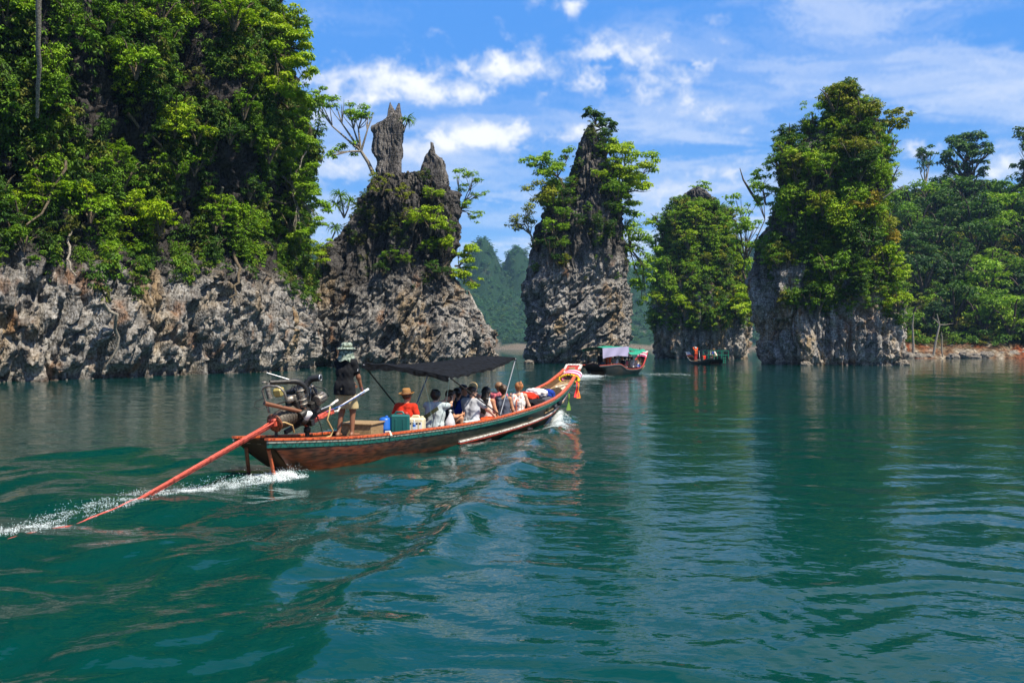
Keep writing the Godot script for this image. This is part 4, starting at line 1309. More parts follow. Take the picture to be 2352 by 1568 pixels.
func boulder(called: String, at: Vector3, r: float, sd: int) -> MeshInstance3D:
	var nu := 28
	var nv := 18
	var p := PackedVector3Array()
	var c := PackedColorArray()
	for j in nv:
		for i in nu:
			var a := TAU * i / nu
			var b := PI * (float(j) / (nv - 1) - 0.5)
			var u := Vector3(cos(a) * cos(b), sin(b), sin(a) * cos(b))
			var q := 1.0 + 0.35 * n_cel.get_noise_3d(u.x * 1.3 + sd, u.y * 1.3, u.z * 1.3) + 0.2 * n_fbm.get_noise_3d(u.x * 1.5, u.y * 1.5 + sd, u.z * 1.5)
			p.append(u * Vector3(1.2, 0.75, 1.0) * r * (q + 0.2))
			var f := 0.24 + 0.12 * n_fbm.get_noise_3d(u.x * 2.0 + sd, u.y * 2.0, u.z * 2.0)
			c.append(Color(f * 1.1, f, f * 0.86))
	var m := grid_mesh(p, nu, nv, true, -1.0, c)
	var nn: PackedVector3Array = m.surface_get_arrays(0)[Mesh.ARRAY_NORMAL]
	var k := nu * nv / 2
	if nn[k].dot(p[k]) < 0.0: m = grid_mesh(p, nu, nv, true, 1.0, c)
	var o := obj(called, m, M.rock)
	o.position = at
	return o

func pandanus(label: String, foot: Vector3, head: Vector3, size: float) -> void:
	var o := thing("pandanus", label, "pandanus", foot)
	var e := head - foot
	var st := st_new()
	var spots := []
	var tips := [e, e * 0.7 + Vector3(size * 0.5, 0, 0.2), e * 0.55 + Vector3(-size * 0.35, 0.1, -0.3)] if size > 1.4 else [e]
	for t in tips:
		add_tube(st, [Vector3.ZERO, t * 0.55 + Vector3(0.1, 0, 0), t], [0.10, 0.08, 0.05], 6)
		for i in 46:
			var a := rng.randf() * TAU
			var up := rng.randf_range(-0.7, 0.9)
			var ax := Vector3(cos(a), up, sin(a)).normalized()
			var nr := (Vector3.UP - ax * ax.y).normalized()
			var s := size * (0.55 if size > 1.4 else 1.0)
			spots.append([t, ax, nr, s * rng.randf_range(0.7, 1.1), s * 0.11, Color(0.85, 0.9, 1.2) * rng.randf_range(0.7, 1.2)])
			spots.append([t + ax * s * 0.7, (ax - Vector3(0, 1.1, 0)).normalized(), (nr + ax * 0.6).normalized(), s * rng.randf_range(0.4, 0.7), s * 0.09, Color(0.85, 0.9, 1.2) * rng.randf_range(0.7, 1.2)])
	obj("trunk", done(st), M.pale_bark, o)
	obj("crown", leaf_arrays(spots), M.leaf[1], o)

# ------------------------------------------------------------------ figures: capsules joined smoothly and meshed as surface nets
class Field:
	var lo: Vector3
	var h: float
	var nx: int
	var ny: int
	var nz: int
	var v := PackedFloat32Array()

	func _init(a: Vector3, b: Vector3, cell: float) -> void:
		lo = a
		h = cell
		nx = int((b.x - a.x) / h) + 2
		ny = int((b.y - a.y) / h) + 2
		nz = int((b.z - a.z) / h) + 2
		v.resize(nx * ny * nz)
		v.fill(1.0)

	func bone(a: Vector3, b: Vector3, ra: float, rb: float, k := 0.035) -> void:
		var m := maxf(ra, rb) + k + h * 2.0
		var i0 := maxi(int((minf(a.x, b.x) - m - lo.x) / h), 0)
		var i1 := mini(int((maxf(a.x, b.x) + m - lo.x) / h) + 1, nx - 1)
		var j0 := maxi(int((minf(a.y, b.y) - m - lo.y) / h), 0)
		var j1 := mini(int((maxf(a.y, b.y) + m - lo.y) / h) + 1, ny - 1)
		var k0 := maxi(int((minf(a.z, b.z) - m - lo.z) / h), 0)
		var k1 := mini(int((maxf(a.z, b.z) + m - lo.z) / h) + 1, nz - 1)
		var ba := b - a
		var l2 := maxf(ba.length_squared(), 1e-8)
		for z in range(k0, k1 + 1):
			for y in range(j0, j1 + 1):
				var o := (z * ny + y) * nx
				for x in range(i0, i1 + 1):
					var pa := lo + Vector3(x, y, z) * h - a
					var t := clampf(pa.dot(ba) / l2, 0.0, 1.0)
					var d := (pa - ba * t).length() - lerpf(ra, rb, t)
					var q := v[o + x]
					var g := maxf(k - absf(q - d), 0.0)
					v[o + x] = minf(q, d) - g * g * 0.25 / k

	func keep(at: Vector3, n: Vector3) -> void:          # keeps what lies on the side that n points to
		for z in nz:
			for y in ny:
				var o := (z * ny + y) * nx
				for x in nx:
					v[o + x] = maxf(v[o + x], -(lo + Vector3(x, y, z) * h - at).dot(n))

	func carve(c: Vector3, r: float) -> void:
		for z in nz:
			for y in ny:
				var o := (z * ny + y) * nx
				for x in nx:
					v[o + x] = maxf(v[o + x], r - (lo + Vector3(x, y, z) * h - c).length())

	func wrinkle(n: FastNoiseLite, f: float, amp: float, off: float) -> void:
		for z in nz:
			for y in ny:
				var o := (z * ny + y) * nx
				for x in nx:
					if absf(v[o + x]) < 0.05:
						var p := (lo + Vector3(x, y, z) * h) * f
						v[o + x] += amp * n.get_noise_3d(p.x + off, p.y * 0.7, p.z)

	func mesh(P: PackedVector3Array, N: PackedVector3Array, I: PackedInt32Array) -> void:
		var id := PackedInt32Array()
		id.resize(nx * ny * nz)
		id.fill(-1)
		var sy := nx
		var sz := nx * ny
		var off := [0, 1, sy, sy + 1, sz, sz + 1, sz + sy, sz + sy + 1]
		for z in nz - 1:
			for y in ny - 1:
				for x in nx - 1:
					var o := z * sz + y * sy + x
					var s := 0
					var c := 0
					for k in 8:
						if v[o + off[k]] < 0.0: c += 1
					if c == 0 or c == 8: continue
					var sum := Vector3.ZERO
					for e in [[0, 1], [2, 3], [4, 5], [6, 7], [0, 2], [1, 3], [4, 6], [5, 7], [0, 4], [1, 5], [2, 6], [3, 7]]:
						var a: int = e[0]
						var b: int = e[1]
						var va := v[o + off[a]]
						var vb := v[o + off[b]]
						if (va < 0.0) == (vb < 0.0): continue
						var t := va / (va - vb)
						var pa := Vector3(a & 1, (a >> 1) & 1, a >> 2)
						var pb := Vector3(b & 1, (b >> 1) & 1, b >> 2)
						sum += pa.lerp(pb, t)
						s += 1
					id[o] = P.size()
					P.append(lo + (Vector3(x, y, z) + sum / s) * h)
					var g := Vector3.ZERO
					for k in 8:
						var w := v[o + off[k]]
						g += Vector3((k & 1) * 2 - 1, ((k >> 1) & 1) * 2 - 1, (k >> 2) * 2 - 1) * w
					N.append(g.normalized())
		for z in range(1, nz - 1):
			for y in range(1, ny - 1):
				for x in range(1, nx - 1):
					var o := z * sz + y * sy + x
					var s := v[o] < 0.0
					if s != (v[o + 1] < 0.0): _face(P, N, I, id[o], id[o - sy], id[o - sy - sz], id[o - sz])
					if s != (v[o + sy] < 0.0): _face(P, N, I, id[o], id[o - sz], id[o - sz - 1], id[o - 1])
					if s != (v[o + sz] < 0.0): _face(P, N, I, id[o], id[o - 1], id[o - 1 - sy], id[o - sy])

	func _face(P: PackedVector3Array, N: PackedVector3Array, I: PackedInt32Array, a: int, b: int, c: int, d: int) -> void:
		if a < 0 or b < 0 or c < 0 or d < 0: return
		var n := (P[c] - P[a]).cross(P[b] - P[a])
		if n.dot(N[a] + N[c]) >= 0.0:
			for q in [a, b, c, a, c, d]: I.append(q)
		else:
			for q in [a, c, b, a, d, c]: I.append(q)

func field_mesh(fields: Array) -> ArrayMesh:
	var P := PackedVector3Array()
	var N := PackedVector3Array()
	var I := PackedInt32Array()
	for f in fields:
		var p := PackedVector3Array()
		var n := PackedVector3Array()
		var i := PackedInt32Array()
		f.mesh(p, n, i)
		var o := P.size()
		P.append_array(p)
		N.append_array(n)
		for q in i: I.append(q + o)
	var arr := []
	arr.resize(Mesh.ARRAY_MAX)
	arr[Mesh.ARRAY_VERTEX] = P
	arr[Mesh.ARRAY_NORMAL] = N
	arr[Mesh.ARRAY_INDEX] = I
	var m := ArrayMesh.new()
	if I.size() > 0: m.add_surface_from_arrays(Mesh.PRIMITIVE_TRIANGLES, arr)
	return m

func fits(bones: Array, cell: float, pad := 0.03) -> Field:
	var a := Vector3.ONE * 1e9
	var b := Vector3.ONE * -1e9
	for q in bones:
		var r := maxf(q[2], q[3]) + pad
		for k in 2:
			a = a.min(q[k] - Vector3.ONE * r)
			b = b.max(q[k] + Vector3.ONE * r)
	var f := Field.new(a, b, cell)
	for q in bones: f.bone(q[0], q[1], q[2], q[3], q[4] if q.size() > 4 else 0.035)
	return f

func joint(a: Vector3, b: Vector3, l1: float, l2: float, hint: Vector3) -> Array:      # two bones from a towards b: [middle joint, end]
	var d := b - a
	var l := clampf(d.length(), 0.05, (l1 + l2) * 0.995)
	var u := d.normalized()
	var x := (l * l + l1 * l1 - l2 * l2) / (2.0 * l)
	var y := sqrt(maxf(l1 * l1 - x * x, 0.0))
	var n := (hint - u * hint.dot(u)).normalized()
	return [a + u * x + n * y, a + u * l]

func hand_bones(w: Vector3, dir: Vector3, side: Vector3, palm: Vector3, curl: float, thumb := 1.0) -> Array:
	# w wrist, dir along the hand, side across it (to the thumb), palm where the palm looks
	var out := []
	var kn := w + dir * 0.085
	out.append([w, kn + side * 0.022, 0.021, 0.016, 0.02])
	out.append([w, kn - side * 0.022, 0.021, 0.015, 0.02])
	var lens := [0.072, 0.082, 0.076, 0.060]
	for i in 4:
		var a: Vector3 = kn + side * (0.031 - 0.0205 * i)
		var l: float = lens[i]
		var p := a
		var ang := 0.15
		for s in 3:
			ang += curl * (0.55 if s == 0 else 0.75)
			var d := dir * cos(ang) + palm * sin(ang)
			var q: Vector3 = p + d * l * [0.46, 0.32, 0.24][s]
			out.append([p, q, 0.0092 - 0.0006 * s, 0.0086 - 0.0006 * s, 0.006])
			p = q
	var t0_ := w + dir * 0.028 + side * 0.026
	var t1 := t0_ + (dir * 0.6 + side * 0.75 + palm * 0.35 * thumb).normalized() * 0.042
	var t2 := t1 + (dir * 0.75 + palm * (0.3 + 0.5 * curl)).normalized() * 0.034
	out.append([t0_, t1, 0.014, 0.0105, 0.012])
	out.append([t1, t2, 0.0105, 0.0088, 0.006])
	return out

# o: seated, lean, yaw (head), pitch, hands [right, left] targets, sleeves, skin, shirt, pants, hair, hair_mat, legs ...
func person(label: String, at: Vector3, turn: float, o: Dictionary) -> Node3D:
	var root := thing("person", label, "person", at, turn, o.get("group", ""))
	var cell: float = o.get("cell", 0.017)
	var big: float = o.get("size", 1.0)
	var seated: bool = o.get("seated", true)
	var lean: float = o.get("lean", 0.08)
	var U := Vector3(sin(lean), cos(lean), 0)
	var Fw := Vector3(cos(lean), -sin(lean), 0)
	var P := Vector3(0, 0.11 if seated else 0.93, 0)
	var wd: float = o.get("wide", 1.0)
	var C := P + U * 0.28
	var Nk := P + U * 0.50
	var hp: float = o.get("pitch", 0.0)
	var hy: float = o.get("yaw", 0.0)
	var HB := Basis(Vector3.UP, -hy) * Basis(Vector3.BACK, -hp)
	var H := Nk + Vector3(sin(lean) * 0.08 + 0.02, 0.165, 0)
	var body := []
	body.append([P + Vector3(0, 0, -0.075 * wd), P + Vector3(0, 0, 0.075 * wd), 0.112 * wd, 0.112 * wd])
	for s in [-1.0, 1.0]:
		body.append([P + Vector3(0, 0.02, s * 0.05 * wd), C + Vector3(0, 0, s * 0.065 * wd), 0.10 * wd, 0.10 * wd])
		body.append([C + Vector3(0, 0, s * 0.07 * wd), P + U * 0.42 + Vector3(0, 0, s * 0.09 * wd), 0.105 * wd, 0.082 * wd])
	var sh := []
	for s in [1.0, -1.0]: sh.append(P + U * 0.455 + Vector3(0, 0, s * 0.175 * wd))
	body.append([sh[0], sh[1], 0.054, 0.054])
	body.append([P + U * 0.43, H, 0.058, 0.05])
	# arms
	var arms := []
	var hands: Array = o.get("hands", [Vector3(0.32, 0.16, 0.12), Vector3(0.32, 0.16, -0.12)])
	for k in 2:
		var s := 1.0 if k == 0 else -1.0
		var j := joint(sh[k], hands[k], 0.285, 0.25, o.get("elbow", [Vector3(-0.5, -0.6, 0.8 * s), Vector3(-0.5, -0.6, 0.8 * s)])[k])
		arms.append([sh[k], j[0], j[1]])
		body.append([sh[k], j[0], 0.05 * sqrt(wd), 0.039])
		body.append([j[0], j[1], 0.04, 0.027])
	# legs
	var legs := []
	var feet: Array = o.get("feet", [Vector3(0.42, -0.30, 0.13), Vector3(0.42, -0.30, -0.13)] if seated else [Vector3(0, 0.075, 0.11), Vector3(0, 0.075, -0.11)])
	for k in 2:
		var s := 1.0 if k == 0 else -1.0
		var hip := P + Vector3(0.01, -0.02, s * 0.09)
		var kh: Vector3 = o.get("knee", [Vector3(1, 0.6, 0.1 * s), Vector3(1, 0.6, 0.1 * s)])[k]
		var j := joint(hip, feet[k], 0.43, 0.42, kh)
		legs.append([hip, j[0], j[1]])
		body.append([hip, j[0], 0.084 * wd, 0.056])
		body.append([j[0], j[1], 0.055, 0.036])
		var toe: Vector3 = j[1] + (Basis(Vector3.UP, -o.get("toe", [0.25, -0.25])[k]) * Vector3(0.17, -0.035, 0))
		body.append([j[1] + Vector3(-0.035, -0.03, 0), toe, 0.036, 0.028])
	var parts := [fits(body, cell)]
	# head
	var hd := []
	var hx := func(x: float, y: float, z: float) -> Vector3: return H + HB * Vector3(x, y, z)
	hd.append([hx.call(-0.022, 0.035, 0), hx.call(0.012, 0.03, 0), 0.088, 0.084])
	hd.append([hx.call(0.03, -0.005, 0.012), hx.call(0.03, -0.005, -0.012), 0.066, 0.066])
	hd.append([hx.call(0.032, -0.065, 0.014), hx.call(0.032, -0.065, -0.014), 0.046, 0.046])
	hd.append([hx.call(0.062, -0.088, 0.008), hx.call(0.062, -0.088, -0.008), 0.022, 0.022])
	hd.append([hx.call(0.0, -0.06, 0), Nk - U * 0.05, 0.052, 0.055])
	hd.append([hx.call(0.092, 0.012, 0), hx.call(0.112, -0.024, 0), 0.009, 0.014, 0.012])
	hd.append([hx.call(0.088, 0.026, 0.03), hx.call(0.088, 0.026, -0.03), 0.013, 0.013, 0.02])
	hd.append([hx.call(0.094, -0.05, 0.014), hx.call(0.094, -0.05, -0.014), 0.009, 0.009, 0.012])
	for s in [-1.0, 1.0]:
		hd.append([hx.call(-0.006, 0.012, s * 0.084), hx.call(-0.002, -0.022, s * 0.08), 0.015, 0.010, 0.008])
	parts.append(fits(hd, o.get("head_cell", 0.0095)))
	# hands
	for k in 2:
		var s := 1.0 if k == 0 else -1.0
		var w: Vector3 = arms[k][2]
		var dir: Vector3 = (w - arms[k][1]).normalized()
		var g: Array = o.get("grip", [0.45, 0.45])
		var side: Vector3 = o.get("thumb", [Vector3(0.2, 1, 0), Vector3(0.2, 1, 0)])[k]
		side = (side - dir * side.dot(dir)).normalized()
		var palm := dir.cross(side).normalized() * s
		if palm.dot(Vector3(0, -0.3, -s)) < 0.0: palm = -palm
		parts.append(fits(hand_bones(w, dir, side, palm, g[k]), o.get("hand_cell", 0.0065), 0.012))
	obj("body", field_mesh(parts), o.skin, root)
	# shirt
	if o.has("shirt"):
		var e := 0.016
		var sb := []
		for q in 5: sb.append([body[q][0], body[q][1], body[q][2] + e, body[q][3] + e])
		var sleeve: float = o.get("sleeve", 0.55)
		if sleeve > 0.0:
			sb.append([sh[0], sh[1], 0.054 + e, 0.054 + e])
			sb.append([P + U * 0.40, P + U * 0.485, 0.07, 0.066])
			for k in 2:
				var f := clampf(sleeve, 0.0, 1.0)
				sb.append([sh[k], (sh[k] as Vector3).lerp(arms[k][1], f), 0.052 + e, 0.05 + e])
				if sleeve > 1.0: sb.append([arms[k][1], (arms[k][1] as Vector3).lerp(arms[k][2], sleeve - 1.0), 0.04 + e, 0.03 + e])
		else:
			for s in [-1.0, 1.0]: sb.append([P + U * 0.40 + Vector3(0, 0, s * 0.085), P + U * 0.495 + Vector3(0, 0, s * 0.095), 0.06, 0.028, 0.03])
		var hem: float = o.get("hem", 0.0)
		if hem > 0.0:
			for s in [-1.0, 1.0]: sb.append([P + Vector3(0, 0.02, s * 0.07), P + Vector3(0.0, -hem - 0.02, s * 0.085), 0.135 * wd, 0.137 * wd])
		var f := fits(sb, cell)
		f.wrinkle(n_one, 13.0, 0.007, at.x * 3.0)
		f.keep(P - U * (0.06 + hem), U)
		obj("shirt", field_mesh([f]), o.shirt, root)
	if o.has("pants"):
		var e := 0.017
		var pb := [[body[0][0], body[0][1], body[0][2] + e - 0.003, body[0][3] + e - 0.003]]
		var pl: float = o.get("pant", 0.8)
		for k in 2:
			var end: Vector3 = (legs[k][0] as Vector3).lerp(legs[k][1], minf(pl, 1.0))
			pb.append([legs[k][0], end, 0.088 * wd + e, (0.062 + o.get("flare", 0.01)) + e])
			if pl > 1.0: pb.append([legs[k][1], (legs[k][1] as Vector3).lerp(legs[k][2], pl - 1.0), 0.056 + e, 0.045 + e])
		pb.append([P, P + U * 0.06, 0.105 * wd + e, 0.10 * wd + e])
		var f := fits(pb, cell)
		f.wrinkle(n_one, 11.0, 0.007, at.z * 3.0)
		if not seated and pl <= 1.0:
			f.keep((legs[0][0] as Vector3).lerp(legs[0][1], pl), Vector3.UP)
		obj("trousers" if pl > 1.0 else "shorts", field_mesh([f]), o.pants, root)
	# hair
	var hair: String = o.get("hair", "")
	if hair != "":
		var hb := []
		hb.append([hx.call(-0.026, 0.04, 0), hx.call(0.008, 0.038, 0), 0.1, 0.094])
		if hair != "crop":
			hb.append([hx.call(-0.04, 0.01, 0.035), hx.call(-0.045, -0.045, 0.02), 0.07, 0.05])
			hb.append([hx.call(-0.04, 0.01, -0.035), hx.call(-0.045, -0.045, -0.02), 0.07, 0.05])
		var f: Field
		if hair == "long" or hair == "tail":
			var a: Vector3 = hx.call(-0.075, -0.02, 0)
			var q := a + Vector3(-0.05, -0.16, 0)
			var b := P + U * 0.20 + Vector3(-0.145 * wd, 0, 0)
			if hair == "long":
				for s in [-1.0, -0.4, 0.4, 1.0]:
					hb.append([a + Vector3(0.02, 0.02, s * 0.045), q + Vector3(0.02, 0, s * 0.06), 0.045, 0.04])
					hb.append([q + Vector3(0.02, 0, s * 0.06), b + Vector3(0, rng.randfn() * 0.02, s * 0.05), 0.04, 0.022])
			else:
				hb.append([a, q, 0.034, 0.04])
				hb.append([q, q.lerp(b, 0.6), 0.04, 0.016])
		if hair == "bun" or hair == "updo":
			var c: Vector3 = hx.call(-0.07, 0.088, 0.01) if hair == "bun" else hx.call(-0.07, 0.08, 0)
			hb.append([c, c + Vector3(-0.01, 0.02, 0.01), 0.045, 0.04, 0.02])
			for k in 7: hb.append([c + Vector3(rng.randfn(), rng.randfn(), rng.randfn()) * 0.03, c + Vector3(rng.randfn(), rng.randfn(), rng.randfn()) * 0.035, 0.022, 0.015, 0.015])
		if hair == "knot":
			hb.append([hx.call(-0.105, 0.0, 0.02), hx.call(-0.115, -0.01, -0.02), 0.04, 0.036, 0.02])
		f = fits(hb, o.get("head_cell", 0.0095))
		f.wrinkle(n_fbm, 26.0, 0.009, at.x)
		# clear the face
		f.carve(hx.call(0.085, -0.045, 0), 0.088 if hair != "crop" else 0.11)
		f.carve(hx.call(0.03, -0.085, 0), 0.06)
		obj("hair", field_mesh([f]), o.hair_mat, root)
	if o.get("eyes", true):
		for s in [-1.0, 1.0]:
			var st := st_new()
			add_lathe(st, [[0.0, -0.012], [0.0085, -0.0085], [0.012, 0.0], [0.0085, 0.0085], [0.0, 0.012]], hx.call(0.088, 0.006, s * 0.031), Basis.IDENTITY, 10)
			obj("eye", done(st), M.dark_eye, root)
	if o.get("shades", false):
		var st := st_new()
		for s in [-1.0, 1.0]:
			add_lathe(st, [[0.0, -0.004], [0.026, -0.004], [0.03, 0.0], [0.026, 0.005], [0.0, 0.007]], hx.call(0.104, 0.008, s * 0.034), axis_basis(HB * Vector3(1, 0, s * 0.25)), 14, 1.0, 0.8)
			add_tube(st, [hx.call(0.102, 0.016, s * 0.06), hx.call(0.06, 0.018, s * 0.086), hx.call(-0.005, 0.012, s * 0.096)], 0.004, 5)
		add_tube(st, [hx.call(0.112, 0.014, -0.012), hx.call(0.112, 0.014, 0.012)], 0.0035, 5)
		obj("sunglasses", done(st), M.black_gloss, root)
	root.set_meta("head", H)
	root.set_meta("head_basis", HB)
	root.scale = Vector3.ONE * big
	return root

func straw_hat(root: Node3D, m: Material, brim := 0.165, tall := 0.115, tilt := 0.0) -> void:
	var H: Vector3 = root.get_meta("head")
	var b: Basis = (root.get_meta("head_basis") as Basis) * Basis(Vector3.BACK, tilt)
	var st := st_new()
	add_lathe(st, [[0.0, tall + 0.005], [0.035, tall + 0.0], [0.072, tall + 0.012], [0.088, tall - 0.01], [0.096, 0.04], [0.102, 0.012], [0.125, 0.004], [brim, 0.026], [brim + 0.004, 0.03], [brim, 0.034], [0.125, 0.012], [0.104, 0.018]], H + b * Vector3(-0.01, 0.052, 0), b, 28, 1.08, 0.95)
	var hat := obj("hat", done(st), m, root)
	obj("hat_band", lathe([[0.099, 0.016], [0.1035, 0.016], [0.1005, 0.042], [0.097, 0.042]], H + b * Vector3(-0.01, 0.052, 0), b, 28, 1.085, 0.955), M.hat_band, hat)

func make_people_materials() -> void:
	M.skin_fair = mat(lin(0.52, 0.30, 0.21), 0.55, 0.0, 0.4)
	M.skin_tan = mat(lin(0.42, 0.21, 0.12), 0.55, 0.0, 0.4)
	M.skin_dark = mat(lin(0.20, 0.085, 0.045), 0.5, 0.0, 0.45)
	for k in ["skin_fair", "skin_tan", "skin_dark"]:
		M[k].subsurf_scatter_enabled = true
		M[k].subsurf_scatter_strength = 0.08
	M.dark_eye = mat(lin(0.03, 0.02, 0.015), 0.2)
	M.black_gloss = mat(lin(0.008, 0.008, 0.009), 0.12, 0.0, 0.5)
	M.hair_dark = mat(lin(0.012, 0.009, 0.007), 0.45, 0.0, 0.5)
	M.hair_brown = mat(lin(0.055, 0.028, 0.014), 0.45, 0.0, 0.5)
	M.hair_light = mat(lin(0.20, 0.10, 0.04), 0.45, 0.0, 0.5)
	M.hair_blond = mat(lin(0.55, 0.38, 0.15), 0.45, 0.0, 0.5)
	M.hair_red = mat(lin(0.36, 0.14, 0.045), 0.45, 0.0, 0.5)
	var weave := noise_image(128, 0.2, 2, FastNoiseLite.TYPE_VALUE, 4)
	var t_weave := ramp_texture(weave, [[0.0, Color(0.82, 0.82, 0.82)], [1.0, Color(1, 1, 1)]])
	M.t_weave = t_weave
	var cloths := {"red": [0.60, 0.035, 0.014], "pale": [0.46, 0.53, 0.55], "grey": [0.50, 0.52, 0.58], "white": [0.78, 0.72, 0.70], "slate": [0.10, 0.12, 0.17], "navy": [0.015, 0.02, 0.035], "black": [0.012, 0.013, 0.016], "blue": [0.012, 0.045, 0.32],
		"pink": [0.62, 0.15, 0.18], "khaki": [0.50, 0.40, 0.22], "denim": [0.16, 0.20, 0.30], "charcoal": [0.07, 0.075, 0.09], "coral": [0.75, 0.22, 0.12], "orange": [0.75, 0.10, 0.02], "teal": [0.02, 0.25, 0.20], "olive": [0.06, 0.07, 0.035], "lilac": [0.38, 0.35, 0.54]}
	for k in cloths:
		var c: Array = cloths[k]
		var m := mat(lin(c[0], c[1], c[2]), 0.85, 0.0, 0.25)
		m.albedo_texture = t_weave
		triplanar(m, 6.0, false)
		m.rim_enabled = true
		m.rim = 0.25
		M["cloth_" + k] = m
	# white cloth with red, orange and blue flowers
	var im := Image.create(256, 256, false, Image.FORMAT_RGB8)
	im.fill(Color(0.95, 0.93, 0.9))
	var r := RandomNumberGenerator.new()
	r.seed = 8
	var inks := [Color(0.85, 0.16, 0.1), Color(0.9, 0.42, 0.12), Color(0.22, 0.2, 0.5), Color(0.8, 0.12, 0.2), Color(0.45, 0.1, 0.25), Color(0.85, 0.5, 0.2)]
	for i in 30:
		var cx := r.randf() * 256.0
		var cy := r.randf() * 256.0
		var rad := r.randf_range(15.0, 26.0)
		var ink: Color = inks[i % 6]
		var ph := r.randf() * TAU
		for y in range(int(cy - rad), int(cy + rad) + 1):
			for x in range(int(cx - rad), int(cx + rad) + 1):
				var d := Vector2(x - cx, y - cy)
				var lim := rad * (0.62 + 0.38 * cos(d.angle() * 5.0 + ph))
				if d.length() < lim:
					im.set_pixel(posmod(x, 256), posmod(y, 256), ink.lerp(Color(0.95, 0.7, 0.2), 0.8) if d.length() < rad * 0.22 else ink)
	M.floral = mat(Color.WHITE, 0.85, 0.0, 0.25)
	M.floral.albedo_texture = ImageTexture.create_from_image(im)
	triplanar(M.floral, 2.0, false)
	# spotted green, grey and white camouflage
	var cam := noise_image(256, 0.02, 3, FastNoiseLite.TYPE_SIMPLEX, 21)
	M.camo = mat(Color.WHITE, 0.9, 0.0, 0.2)
	M.camo.albedo_texture = ramp_texture(cam, [[0.0, Color(0.12, 0.17, 0.15)], [0.36, Color(0.14, 0.2, 0.17)], [0.38, Color(0.38, 0.45, 0.42)], [0.52, Color(0.42, 0.48, 0.45)], [0.56, Color(0.58, 0.62, 0.57)], [1.0, Color(0.64, 0.67, 0.62)]])
	triplanar(M.camo, 3.2, false)
	var straw := noise_image(128, 0.16, 2, FastNoiseLite.TYPE_VALUE, 14)
	M.straw = mat(Color.WHITE, 0.85, 0.0, 0.25)
	M.straw.albedo_texture = ramp_texture(straw, [[0.0, Color(0.34, 0.22, 0.12)], [0.5, Color(0.56, 0.41, 0.25)], [1.0, Color(0.68, 0.53, 0.36)]])
	triplanar(M.straw, 9.0, false)
	M.hat_band = mat(lin(0.16, 0.09, 0.045), 0.8)

# ------------------------------------------------------------------ boats
const TURN := 1.0871
const HULL_TURN := 1.1136          # the long boat's heading

